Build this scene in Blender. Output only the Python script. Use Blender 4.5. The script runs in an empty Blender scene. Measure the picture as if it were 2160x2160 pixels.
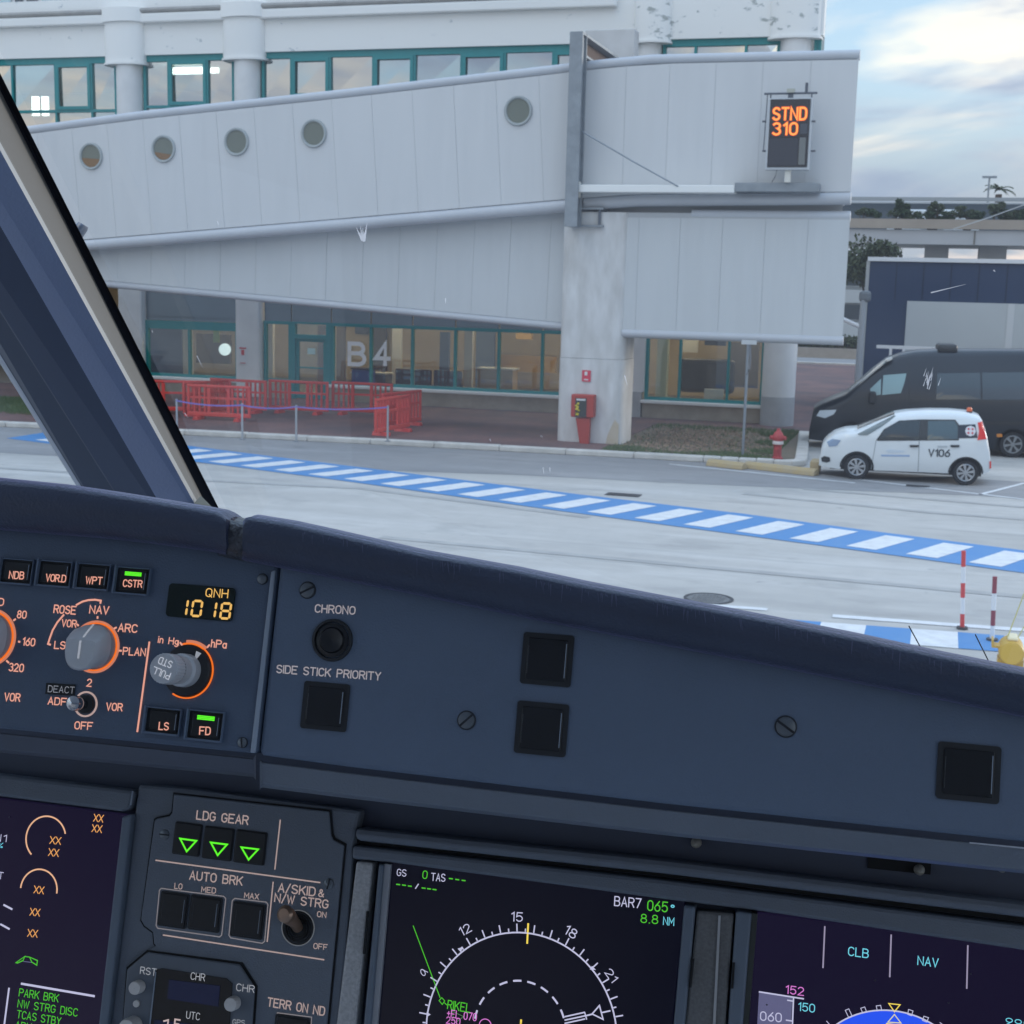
import bpy, bmesh, math, random
from mathutils import Vector, Matrix
random.seed(7)
S = bpy.context.scene
COL = S.collection
# ------------------------------------------------------------------ camera
F = 2920.0                     # focal length in pixels of the 2160 px photograph
EYE = Vector((0, 0, 4.2))
def cam_axes(yaw, pitch, roll):
    cy, sy = math.cos(yaw), math.sin(yaw)
    fwd = Vector((-sy*math.cos(pitch), cy*math.cos(pitch), -math.sin(pitch)))
    right = Vector((cy, sy, 0)); up = right.cross(fwd)
    c, s = math.cos(roll), math.sin(roll)
    return c*right+s*up, -s*right+c*up, fwd
CR, CU, CF = cam_axes(math.radians(13.2), math.radians(9.44), math.radians(1.41))
cd = bpy.data.cameras.new('camera'); cam = bpy.data.objects.new('camera', cd); COL.objects.link(cam)
cd.sensor_width = 36; cd.lens = 36*F/2160; cd.clip_start = 0.02; cd.clip_end = 4000
cam.matrix_world = Matrix(((CR.x, CU.x, -CF.x, EYE.x), (CR.y, CU.y, -CF.y, EYE.y), (CR.z, CU.z, -CF.z, EYE.z), (0, 0, 0, 1)))
S.camera = cam
cd.dof.use_dof = True; cd.dof.focus_distance = 0.70; cd.dof.aperture_fstop = 60      # the cabin is in focus, the apron very slightly soft
# ------------------------------------------------------------------ world, sun, exposure
SUN_EL, SUN_AZ = math.radians(11), math.radians(52)      # azimuth clockwise from +Y
W = bpy.data.worlds.new('World'); S.world = W; W.use_nodes = True
nt = W.node_tree; nt.nodes.clear()
def N(t, tree=None, **kw):
    n = (tree or nt).nodes.new(t)
    for k, v in kw.items(): setattr(n, k, v)
    return n
L = nt.links.new
out = N('ShaderNodeOutputWorld'); bg = N('ShaderNodeBackground')
sky = N('ShaderNodeTexSky', sky_type='NISHITA', sun_disc=False, sun_elevation=SUN_EL, sun_rotation=SUN_AZ)
sky.air_density = 1.0; sky.dust_density = 0.6; sky.ozone_density = 2.2
tc = N('ShaderNodeTexCoord')
sp = N('ShaderNodeSeparateXYZ'); L(tc.outputs['Generated'], sp.inputs[0])
zc = N('ShaderNodeMath', operation='MAXIMUM'); L(sp.outputs['Z'], zc.inputs[0]); zc.inputs[1].default_value = 0.0
za = N('ShaderNodeMath', operation='ADD'); L(zc.outputs[0], za.inputs[0]); za.inputs[1].default_value = 0.10
dx = N('ShaderNodeMath', operation='DIVIDE'); L(sp.outputs['X'], dx.inputs[0]); L(za.outputs[0], dx.inputs[1])
dy = N('ShaderNodeMath', operation='DIVIDE'); L(sp.outputs['Y'], dy.inputs[0]); L(za.outputs[0], dy.inputs[1])
cb = N('ShaderNodeCombineXYZ'); L(dx.outputs[0], cb.inputs[0]); L(dy.outputs[0], cb.inputs[1])
def sky_noise(scale, rot, off, detail=7, rough=0.55, dist=0.6, sx=1.0, sy=1.0):
    m = N('ShaderNodeMapping'); L(cb.outputs[0], m.inputs[0])
    m.inputs['Rotation'].default_value = (0, 0, math.radians(rot)); m.inputs['Location'].default_value = off
    m.inputs['Scale'].default_value = (sx, sy, 1)
    n = N('ShaderNodeTexNoise'); L(m.outputs[0], n.inputs['Vector'])
    n.inputs['Scale'].default_value = scale; n.inputs['Detail'].default_value = detail
    n.inputs['Roughness'].default_value = rough; n.inputs['Distortion'].default_value = dist
    return n
def ramp(src, pts, tree=None):
    r = N('ShaderNodeValToRGB', tree)
    e = r.color_ramp.elements
    while len(e) < len(pts): e.new(0.5)
    for i, (p, c) in enumerate(pts):
        e[i].position = p; e[i].color = (c, c, c, 1) if isinstance(c, (int, float)) else (*c, 1)
    (tree or nt).links.new(src, r.inputs[0]); return r
n1 = sky_noise(0.80, 24, (2.3, 0.9, 0), sx=0.9, sy=0.85)
n2 = sky_noise(0.95, 30, (5.1, 3.7, 0), detail=5, sx=1.0, sy=0.6)
cover = ramp(n1.outputs['Fac'], [(0.42, 0.0), (0.55, 1.0)])
shade = ramp(n2.outputs['Fac'], [(0.40, (0.29, 0.35, 0.46)), (0.48, (0.43, 0.48, 0.56)), (0.545, (0.69, 0.68, 0.65)), (0.63, (0.98, 0.88, 0.69))])
mulsky = N('ShaderNodeMixRGB', blend_type='MULTIPLY'); mulsky.inputs[0].default_value = 1; mulsky.inputs[2].default_value = (0.145, 0.13, 0.12, 1)
L(sky.outputs[0], mulsky.inputs[1])
# thin veil so that the open sky is pale, as under broken high cloud
veil = N('ShaderNodeMixRGB', blend_type='MIX'); veil.inputs[0].default_value = 0.55; veil.inputs[2].default_value = (0.42, 0.58, 0.74, 1)
L(mulsky.outputs[0], veil.inputs[1])
mx = N('ShaderNodeMixRGB', blend_type='MIX'); L(cover.outputs[0], mx.inputs[0]); L(veil.outputs[0], mx.inputs[1]); L(shade.outputs[0], mx.inputs[2])
# grey-blue cloud bank resting on the horizon, all the way round
bank = ramp(sp.outputs['Z'], [(0.0, 1.0), (0.06, 0.92), (0.10, 0.45), (0.15, 0.0)])
bm_ = N('ShaderNodeMixRGB', blend_type='MIX'); L(bank.outputs[0], bm_.inputs[0]); L(mx.outputs[0], bm_.inputs[1]); bkc = ramp(n2.outputs['Fac'], [(0.44, (0.265, 0.325, 0.42)), (0.56, (0.34, 0.38, 0.44)), (0.66, (0.66, 0.58, 0.54))]); L(bkc.outputs[0], bm_.inputs[2])
# an overcast sky is brightest overhead
zen = ramp(sp.outputs['Z'], [(0.0, (0.86, 0.85, 0.84)), (0.22, (0.86, 0.88, 0.90)), (1.0, (1.88, 2.02, 2.24))])
zm = N('ShaderNodeMixRGB', blend_type='MULTIPLY'); zm.inputs[0].default_value = 1; L(bm_.outputs[0], zm.inputs[1]); L(zen.outputs[0], zm.inputs[2])
L(zm.outputs[0], bg.inputs[0]); bg.inputs[1].default_value = 1.0; L(bg.outputs[0], out.inputs[0])
sd = bpy.data.lights.new('sun', 'SUN'); sun = bpy.data.objects.new('sun', sd); COL.objects.link(sun)
sd.energy = 0.9; sd.angle = math.radians(14); sd.color = (1.0, 0.93, 0.84)
sdir = Vector((math.sin(SUN_AZ)*math.cos(SUN_EL), math.cos(SUN_AZ)*math.cos(SUN_EL), math.sin(SUN_EL)))
sun.rotation_euler = sdir.to_track_quat('Z', 'Y').to_euler(); sun.location = (0, 0, 60)
S.view_settings.view_transform = 'Standard'; S.view_settings.look = 'None'
EXPO = 0.75; S.view_settings.exposure = EXPO; S.view_settings.gamma = 1.0; S.view_settings.use_curve_mapping = False
S.render.engine = 'CYCLES'; S.cycles.use_denoising = True; S.cycles.max_bounces = 10; S.cycles.diffuse_bounces = 6
S.cycles.transparent_max_bounces = 16; S.cycles.sample_clamp_indirect = 6; S.cycles.caustics_reflective = False; S.cycles.caustics_refractive = False
# ------------------------------------------------------------------ pixel rays and frames
RG = {'A1': (0, 1080, .31056), 'A2': (500, 1080, .38302), 'A3': (1080, 1080, .37267), 'A4': (1560, 1080, .31056), 'A5': (0, 1600, .28986),
      'A6': (240, 1600, .28986), 'A7': (740, 1620, .38302), 'A8': (1400, 1620, .39337), 'Z1': (0, 1140, .15528), 'Z2': (280, 1300, .16563),
      'Z3': (240, 2000, .16563), 'Z4': (880, 2060, .22774), 'Z5': (1560, 2020, .31056), 'Z6': (1940, 1300, .11387), 'Z7': (1920, 1540, .12422),
      'Z8': (380, 1000, .16563), 'E1': (0, 0, .37267), 'E2': (540, 0, .37267), 'E3': (1080, 0, .37267), 'E4': (1560, 0, .31056),
      'E5': (0, 540, .37267), 'E6': (540, 540, .37267), 'E7': (1080, 540, .37267), 'E8': (1560, 540, .31056), 'P': (0, 0, 1.0)}
def px(r, x, y):
    a, b, s = RG[r]; return a+x*s, b+y*s
def ray(x, y): return CR*((x-1080)/F)-CU*((y-1080)/F)+CF
BROT = math.radians(-3.76)
BF = Matrix.Rotation(BROT, 4, 'Z')            # frame of the terminal and the apron
BFi = BF.inverted()
WF = Matrix.Identity(4)
def gnd(x, y, z=0.0):                          # where a line of sight meets the apron (terminal frame)
    d = ray(x, y); p = EYE+d*((z-EYE.z)/d.z); return BFi @ p
def G(r, x, y, z=0.0):
    p = gnd(*px(r, x, y), z); return (p.x, p.y)
def onY(r, x, y, Y, fr=BF):                    # on the upright plane at depth Y -> (X, Z)
    i = fr.inverted(); d = i.to_3x3() @ ray(*px(r, x, y)); e = i @ EYE
    t = (Y-e.y)/d.y; return (e.x+d.x*t, e.z+d.z*t)
class Pl:                                      # a tilted panel plane: u right, v up the panel, w out of it
    def __init__(s, px_, depth, tilt, yaw=0):
        s.o = EYE+ray(*px_)*depth
        m = Matrix.Rotation(math.radians(yaw), 3, 'Z')
        t = math.radians(tilt)
        s.u = m @ Vector((1, 0, 0)); s.v = m @ Vector((0, math.sin(t), math.cos(t))); s.n = s.u.cross(s.v)
        s.m = Matrix(((s.u.x, s.v.x, s.n.x, s.o.x), (s.u.y, s.v.y, s.n.y, s.o.y), (s.u.z, s.v.z, s.n.z, s.o.z), (0, 0, 0, 1)))
    def uv(s, r, x, y, w=0.0):
        d = ray(*px(r, x, y)); o = s.o+s.n*w
        t = (o-EYE).dot(s.n)/d.dot(s.n); p = EYE+d*t-s.o
        return (p.dot(s.u), p.dot(s.v))
    def k(s, r, x, y):                         # metres per region pixel
        a = s.uv(r, x, y-4); b = s.uv(r, x, y+4); return math.hypot(a[0]-b[0], a[1]-b[1])/8
# ------------------------------------------------------------------ materials
MATS = {}
def mat(name, col, rough=0.6, metal=0.0, var=0.0, vscale=3.0, bump=0.0, bscale=60.0, emit=None, estr=1.0, spec=0.5, var2=None, coat=0.0, stretch=None):
    if name in MATS: return MATS[name]
    m = bpy.data.materials.new(name); m.use_nodes = True; t = m.node_tree; b = t.nodes['Principled BSDF']
    b.inputs['Roughness'].default_value = rough; b.inputs['Metallic'].default_value = metal
    b.inputs['Base Color'].default_value = (*col, 1); b.inputs['Specular IOR Level'].default_value = spec
    b.inputs['Coat Weight'].default_value = coat
    if emit:
        b.inputs['Emission Color'].default_value = (*emit, 1); b.inputs['Emission Strength'].default_value = estr/2**EXPO
    tcx = None
    def vec():
        nonlocal tcx
        if tcx is None:
            tcx = t.nodes.new('ShaderNodeTexCoord')
            mp = t.nodes.new('ShaderNodeMapping'); t.links.new(tcx.outputs['Object'], mp.inputs[0])
            if stretch: mp.inputs['Scale'].default_value = stretch
            tcx = mp
        return tcx.outputs[0]
    if var > 0:
        n = t.nodes.new('ShaderNodeTexNoise'); t.links.new(vec(), n.inputs['Vector']); n.inputs['Scale'].default_value = vscale
        n.inputs['Detail'].default_value = 8; n.inputs['Roughness'].default_value = 0.62
        c2 = var2 or tuple(c*0.55 for c in col)
        r = ramp(n.outputs['Fac'], [(0.5-0.22, c2), (0.5+0.22, col)], t)
        mxx = t.nodes.new('ShaderNodeMixRGB'); mxx.inputs[0].default_value = var; mxx.inputs[1].default_value = (*col, 1)
        t.links.new(r.outputs[0], mxx.inputs[2]); t.links.new(mxx.outputs[0], b.inputs['Base Color'])
    if bump > 0:
        n = t.nodes.new('ShaderNodeTexNoise'); t.links.new(vec(), n.inputs['Vector']); n.inputs['Scale'].default_value = bscale; n.inputs['Detail'].default_value = 4
        bp = t.nodes.new('ShaderNodeBump'); bp.inputs['Strength'].default_value = bump; bp.inputs['Distance'].default_value = 1.0/bscale
        t.links.new(n.outputs['Fac'], bp.inputs['Height']); t.links.new(bp.outputs[0], b.inputs['Normal'])
    MATS[name] = m; return m
def emis(name, col, s=1.0):
    return mat(name, (col[0]*0.2, col[1]*0.2, col[2]*0.2), 0.6, emit=col, estr=s)
def glassmat(name, tint=(0.93, 0.96, 0.97), refl=None, ior=1.5, rough=0.0):
    if name in MATS: return MATS[name]
    m = bpy.data.materials.new(name); m.use_nodes = True; t = m.node_tree; t.nodes.clear()
    o = t.nodes.new('ShaderNodeOutputMaterial'); tr = t.nodes.new('ShaderNodeBsdfTransparent'); gl = t.nodes.new('ShaderNodeBsdfGlossy'); mi = t.nodes.new('ShaderNodeMixShader')
    tr.inputs[0].default_value = (*tint, 1); gl.inputs['Roughness'].default_value = rough
    if refl is None:
        fr = t.nodes.new('ShaderNodeFresnel'); fr.inputs[0].default_value = ior; t.links.new(fr.outputs[0], mi.inputs[0])
    else: mi.inputs[0].default_value = refl
    t.links.new(tr.outputs[0], mi.inputs[1]); t.links.new(gl.outputs[0], mi.inputs[2]); t.links.new(mi.outputs[0], o.inputs[0])
    MATS[name] = m; return m
# ------------------------------------------------------------------ mesh building
class MB:
    def __init__(s): s.v = []; s.f = []
    def add(s, vs, fs):
        b = len(s.v); s.v += [tuple(v) for v in vs]; s.f += [tuple(b+i for i in f) for f in fs]; return s
    def box(s, x0, x1, y0, y1, z0, z1):
        return s.add([(x0, y0, z0), (x1, y0, z0), (x1, y1, z0), (x0, y1, z0), (x0, y0, z1), (x1, y0, z1), (x1, y1, z1), (x0, y1, z1)],
                     [(0, 3, 2, 1), (4, 5, 6, 7), (0, 1, 5, 4), (1, 2, 6, 5), (2, 3, 7, 6), (3, 0, 4, 7)])
    def prismY(s, poly, y0, y1):               # poly in (x,z), extruded along y (front y0)
        n = len(poly)
        return s.add([(p[0], y0, p[1]) for p in poly]+[(p[0], y1, p[1]) for p in poly],
                     [tuple(range(n)), tuple(range(2*n-1, n-1, -1))]+[(i, n+i, n+(i+1) % n, (i+1) % n) for i in range(n)])
    def prismZ(s, poly, z0, z1):               # poly in (x,y)
        n = len(poly)
        return s.add([(p[0], p[1], z0) for p in poly]+[(p[0], p[1], z1) for p in poly],
                     [tuple(range(n-1, -1, -1)), tuple(range(n, 2*n))]+[(i, (i+1) % n, n+(i+1) % n, n+i) for i in range(n)])
    def sheet(s, poly, z): return s.add([(p[0], p[1], z) for p in poly], [tuple(range(len(poly)))])
    def frame_of(s, a, b):
        d = (Vector(b)-Vector(a)).normalized(); h = Vector((0, 0, 1)) if abs(d.z) < 0.9 else Vector((1, 0, 0))
        e = d.cross(h).normalized(); return d, e, d.cross(e)
    def cyl(s, a, b, r0, r1=None, n=16, cap=True):
        r1 = r0 if r1 is None else r1; d, e, g = s.frame_of(a, b); a = Vector(a); b = Vector(b); vs = []
        for c, r in ((a, r0), (b, r1)):
            for i in range(n):
                t = 2*math.pi*i/n; vs.append(c+e*(r*math.cos(t))+g*(r*math.sin(t)))
        fs = [(i, (i+1) % n, n+(i+1) % n, n+i) for i in range(n)]
        if cap: fs += [tuple(range(n-1, -1, -1)), tuple(range(n, 2*n))]
        return s.add(vs, fs)
    def tube(s, pts, r, n=10, sy=1.0, cap=True):
        P = [Vector(p) for p in pts]; vs = []; m = len(P)
        for i, p in enumerate(P):
            d = (P[min(i+1, m-1)]-P[max(i-1, 0)]).normalized(); h = Vector((0, 0, 1)) if abs(d.z) < 0.95 else Vector((1, 0, 0))
            e = d.cross(h).normalized(); g = e.cross(d); rr = r[i] if isinstance(r, (list, tuple)) else r
            for k in range(n):
                t = 2*math.pi*k/n; vs.append(p+e*(rr*sy*math.cos(t))+g*(rr*math.sin(t)))
        fs = [(i*n+k, i*n+(k+1) % n, (i+1)*n+(k+1) % n, (i+1)*n+k) for i in range(m-1) for k in range(n)]
        if cap: fs += [tuple(range(n-1, -1, -1)), tuple(range((m-1)*n, m*n))]
        return s.add(vs, fs)
    def lathe(s, prof, c=(0, 0, 0), ax='z', n=24, cap=True):    # prof: (radius, along)
        vs = []; c = Vector(c)
        for r, h in prof:
            for k in range(n):
                t = 2*math.pi*k/n; q = (r*math.cos(t), r*math.sin(t))
                vs.append(c+Vector({'z': (q[0], q[1], h), 'y': (q[0], h, q[1]), 'x': (h, q[0], q[1])}[ax]))
        m = len(prof); fs = [(i*n+k, i*n+(k+1) % n, (i+1)*n+(k+1) % n, (i+1)*n+k) for i in range(m-1) for k in range(n)]
        if cap: fs += [tuple(range(n-1, -1, -1)), tuple(range((m-1)*n, m*n))]
        return s.add(vs, fs)
    def ring(s, c, r0, r1, z0, z1, n=40, a0=0, a1=360):         # flat ring in the panel plane
        vs = []; full = abs(a1-a0) >= 360; m = n if full else n+1
        for i in range(m):
            t = math.radians(a0+(a1-a0)*i/n); q = (math.cos(t), math.sin(t))
            for r, z in ((r0, z0), (r1, z0), (r1, z1), (r0, z1)): vs.append((c[0]+q[0]*r, c[1]+q[1]*r, z))
        fs = []
        for i in range(n):
            a = i*4; b = ((i+1) % m)*4
            for k in range(4): fs.append((a+k, b+k, b+(k+1) % 4, a+(k+1) % 4))
        if not full: fs += [(3, 2, 1, 0), tuple(n*4+k for k in range(4))]
        return s.add(vs, fs)
    def strip(s, pts, w, z, caps=True):                         # mitred flat ribbon in the panel plane
        P = [Vector((p[0], p[1], 0)) for p in pts]; n = len(P)
        if n < 2: return s
        closed = (P[0]-P[-1]).length < 1e-7 and n > 3
        if closed: P = P[:-1]; n -= 1
        vs = []
        for i in range(n):
            a = P[(i-1) % n] if (closed or i > 0) else None; b = P[(i+1) % n] if (closed or i < n-1) else None
            d0 = (P[i]-a).normalized() if a is not None else None; d1 = (b-P[i]).normalized() if b is not None else None
            if d0 is None: d0 = d1
            if d1 is None: d1 = d0
            t = (d0+d1); t = t.normalized() if t.length > 1e-6 else d0
            nn = Vector((-t.y, t.x, 0)); c = max(0.45, nn.dot(Vector((-d1.y, d1.x, 0)))); h = w/2/c
            q = P[i].copy()
            if not closed and caps:
                if i == 0: q = q-d1*w*0.4
                if i == n-1: q = q+d0*w*0.4
            vs += [(q.x+nn.x*h, q.y+nn.y*h, z), (q.x-nn.x*h, q.y-nn.y*h, z)]
        m = n if closed else n-1
        return s.add(vs, [(2*i, 2*i+1, 2*((i+1) % n)+1, 2*((i+1) % n)) for i in range(m)])
    def rrect(s, cx, cy, w, h, r, z0, z1, n=4):                 # rounded plate in the panel plane
        return s.prismZ(rr_pts(cx, cy, w, h, r, n), z0, z1)
    def mesh(s, name, off=(0, 0, 0)):
        me = bpy.data.meshes.new(name); o = off
        me.from_pydata([(v[0]-o[0], v[1]-o[1], v[2]-o[2]) for v in s.v], [], s.f); me.validate(); me.update(); return me
def rr_pts(cx, cy, w, h, r, n=4):
    pts = []
    for sx, sy, a in ((1, 1, 0), (-1, 1, 90), (-1, -1, 180), (1, -1, 270)):
        for i in range(n+1):
            t = math.radians(a+90*i/n); pts.append((cx+sx*(w/2-r)+r*math.cos(t), cy+sy*(h/2-r)+r*math.sin(t)))
    return pts
ORG = {}
def props(o, label=None, cat=None, group=None, kind=None):
    if label: o['label'] = label
    if cat: o['category'] = cat
    if group: o['group'] = group
    if kind: o['kind'] = kind
    return o
def thing(name, label, cat, base=(0, 0, 0), fr=BF, group=None, kind=None):
    o = bpy.data.objects.new(name, None); COL.objects.link(o); o.empty_display_size = 0.1
    o.matrix_world = fr @ Matrix.Translation(base); ORG[o.name] = base
    return props(o, label, cat, group, kind)
def finish(o, m, smooth=None, bevel=0, seg=2):
    o.data.materials.append(m)
    if bevel:
        b = o.modifiers.new('bevel', 'BEVEL'); b.width = bevel; b.segments = seg; b.limit_method = 'ANGLE'; b.angle_limit = math.radians(40)
    if smooth:
        for p in o.data.polygons: p.use_smooth = True
        if smooth is True: o.data.set_sharp_from_angle(angle=math.radians(42))
def part(name, mb, m, parent, smooth=None, bevel=0, seg=2, label=None, kind=None):
    off = ORG[parent.name]; o = bpy.data.objects.new(name, mb.mesh(name, off) if isinstance(mb, MB) else mb); COL.objects.link(o)
    o.parent = parent; ORG[o.name] = off
    if isinstance(mb, MB): finish(o, m, smooth, bevel, seg)
    if label: o['label'] = label
    if kind: o['kind'] = kind
    return o
def solo(name, mb, m, label=None, cat=None, base=(0, 0, 0), fr=BF, group=None, kind=None, smooth=None, bevel=0):
    o = bpy.data.objects.new(name, mb.mesh(name, base)); COL.objects.link(o); o.matrix_world = fr @ Matrix.Translation(base); ORG[o.name] = base
    finish(o, m, smooth, bevel); return props(o, label, cat, group, kind)
def clone(o, loc=None, fr=None, label=None, parent=None, rz=0):
    c = o.copy(); COL.objects.link(c)
    if parent is not None: c.parent = parent
    if loc is not None: c.matrix_world = (fr or BF) @ Matrix.Translation(loc) @ Matrix.Rotation(rz, 4, 'Z')
    if label: c['label'] = label
    for ch in list(o.children): clone(ch, parent=c)
    return c
# ------------------------------------------------------------------ stroke lettering
def arc(cx, cy, rx, ry, a0, a1, n=8): return [(cx+rx*math.cos(math.radians(a0+(a1-a0)*i/n)), cy+ry*math.sin(math.radians(a0+(a1-a0)*i/n))) for i in range(n+1)]
GL = {
 'A': [[(0, 0), (2, 6), (4, 0)], [(.75, 2), (3.25, 2)]], 'B': [[(0, 0), (0, 6), (2.4, 6)]+arc(2.4, 4.6, 1.3, 1.4, 80, -90, 6)+[(0, 3.2)], [(2.4, 3.2)]+arc(2.4, 1.6, 1.6, 1.6, 80, -90, 6)+[(0, 0)]],
 'C': [arc(2, 4, 2, 2, 30, 180, 7)+arc(2, 2, 2, 2, 180, 330, 7)], 'D': [[(0, 0), (0, 6), (2, 6)]+arc(2, 4, 2, 2, 80, 0, 4)+arc(2, 2, 2, 2, 0, -90, 5)+[(0, 0)]],
 'E': [[(4, 6), (0, 6), (0, 0), (4, 0)], [(0, 3.1), (3.2, 3.1)]], 'F': [[(4, 6), (0, 6), (0, 0)], [(0, 3), (3.2, 3)]],
 'G': [arc(2, 4, 2, 2, 30, 180, 7)+arc(2, 2, 2, 2, 180, 360, 8)+[(4, 2.8), (2.4, 2.8)]], 'H': [[(0, 0), (0, 6)], [(4, 0), (4, 6)], [(0, 3.1), (4, 3.1)]],
 'I': [[(0, 0), (0, 6)]], 'K': [[(0, 0), (0, 6)], [(4, 6), (0, 2.2)], [(1.4, 3.5), (4, 0)]], 'L': [[(0, 6), (0, 0), (3.6, 0)]], 'M': [[(0, 0), (0, 6), (2.3, 2), (4.6, 6), (4.6, 0)]],
 'N': [[(0, 0), (0, 6), (4, 0), (4, 6)]], 'O': [arc(2, 4, 2, 2, 0, 180, 9)+arc(2, 2, 2, 2, 180, 360, 9)+[(4, 4)]], 'P': [[(0, 0), (0, 6), (2.4, 6)]+arc(2.4, 4.5, 1.6, 1.5, 80, -90, 6)+[(0, 3)]],
 'Q': [arc(2, 4, 2, 2, 0, 180, 9)+arc(2, 2, 2, 2, 180, 360, 9)+[(4, 4)], [(2.4, 1.6), (4.2, -.3)]], 'R': [[(0, 0), (0, 6), (2.4, 6)]+arc(2.4, 4.5, 1.6, 1.5, 80, -90, 6)+[(0, 3)], [(2.2, 3), (4, 0)]],
 'S': [arc(2, 4.5, 1.9, 1.5, 25, 180, 7)+[(.4, 3.6), (3.5, 2.5)]+arc(2, 1.6, 2, 1.6, 10, -155, 8)], 'T': [[(0, 6), (4, 6)], [(2, 6), (2, 0)]], 'U': [[(0, 6)]+arc(2, 2, 2, 2, 180, 360, 9)+[(4, 6)]],
 'V': [[(0, 6), (2, 0), (4, 6)]], 'W': [[(0, 6), (1.3, 0), (2.6, 5), (3.9, 0), (5.2, 6)]], 'X': [[(0, 0), (4, 6)], [(0, 6), (4, 0)]], 'Y': [[(0, 6), (2, 3), (4, 6)], [(2, 3), (2, 0)]], 'Z': [[(0, 6), (4, 6), (0, 0), (4, 0)]],
 '0': [arc(1.8, 4.2, 1.8, 1.8, 0, 180, 8)+arc(1.8, 1.8, 1.8, 1.8, 180, 360, 8)+[(3.6, 4.2)]], '1': [[(.2, 4.8), (1.6, 6), (1.6, 0)]], '2': [arc(1.8, 4.3, 1.8, 1.7, 165, -30, 8)+[(0, 0), (3.8, 0)]],
 '3': [arc(1.8, 4.5, 1.7, 1.5, 150, -70, 7)+arc(1.8, 1.6, 1.9, 1.6, 80, -150, 8)], '4': [[(2.8, 0), (2.8, 6), (0, 1.7), (4, 1.7)]], '5': [[(3.6, 6), (.5, 6), (.2, 3.2)]+arc(1.8, 2, 1.9, 1.9, 120, -150, 9)],
 '6': [[(3, 6), (.4, 2.9)]+arc(1.8, 1.9, 1.8, 1.9, 160, -180, 12)], '7': [[(0, 6), (3.8, 6), (1.2, 0)]], '8': [arc(1.8, 4.6, 1.5, 1.4, -90, 270, 12), arc(1.8, 1.6, 1.8, 1.6, 90, 450, 12)],
 '9': [[(.6, 0), (3.2, 3.1)]+arc(1.8, 4.1, 1.8, 1.9, -20, 320, 12)], '/': [[(0, -.4), (2.6, 6.4)]], '-': [[(.4, 3), (3.2, 3)]], '.': [[(.2, .1), (.5, .1)]], '+': [[(0, 3), (3, 3)], [(1.5, 1.5), (1.5, 4.5)]], '%': [[(0, 0), (3.6, 6)], arc(.8, 5, .7, .8, 0, 360, 6), arc(2.9, 1, .7, .8, 0, 360, 6)],
 '&': [[(4, 0), (.8, 4.4)]+arc(1.8, 5, 1, 1, 200, -20, 5)+[(2.4, 3.9), (.6, 2.6)]+arc(1.6, 1.4, 1.6, 1.4, 150, 320, 6)+[(4, 2.6)]], "'": [arc(.7, 5.2, .8, .8, 0, 360, 8)],
 'i': [[(0, 0), (0, 4)], [(0, 5.4), (0, 5.7)]], 'n': [[(0, 0), (0, 4)], [(0, 3)]+arc(1.3, 2.8, 1.3, 1.3, 150, 0, 5)+[(2.6, 0)]], 'g': [arc(1.4, 2.2, 1.4, 1.8, 30, 330, 9), [(2.8, 4), (2.8, -.6)]+arc(1.4, -.6, 1.4, 1.2, 0, -150, 5)],
 'h': [[(0, 0), (0, 6)], [(0, 3)]+arc(1.3, 2.8, 1.3, 1.3, 150, 0, 5)+[(2.6, 0)]], 'a': [[(2.8, 0), (2.8, 4)], arc(1.4, 2, 1.4, 2, 30, 330, 9)], ' ': []}
def text(mb, s, p0, p1, h, sw=0.13, z=0.0004, gap=1.5, flip=False):
    """strokes of s from baseline point p0 to p1 (panel coordinates), cap height h"""
    adv = []; x = 0
    for ch in s:
        w = max([q[0] for st in GL[ch] for q in st] or [2.4]); adv.append((x, w)); x += w+gap
    tot = max(x-gap, 0.1); d = Vector((p1[0]-p0[0], p1[1]-p0[1])); wd = d.length; d = d.normalized(); e = Vector((-d.y, d.x))
    sx = wd/tot; sy = h/6; k = 0
    for ch, (ax, w) in zip(s, adv):
        for st in GL[ch]:
            k += 1
            mb.strip([(p0[0]+d.x*(ax+q[0])*sx+e.x*q[1]*sy, p0[1]+d.y*(ax+q[0])*sx+e.y*q[1]*sy) for q in st], h*sw, z+(k % 6)*1.5e-5)
    return mb
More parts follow.
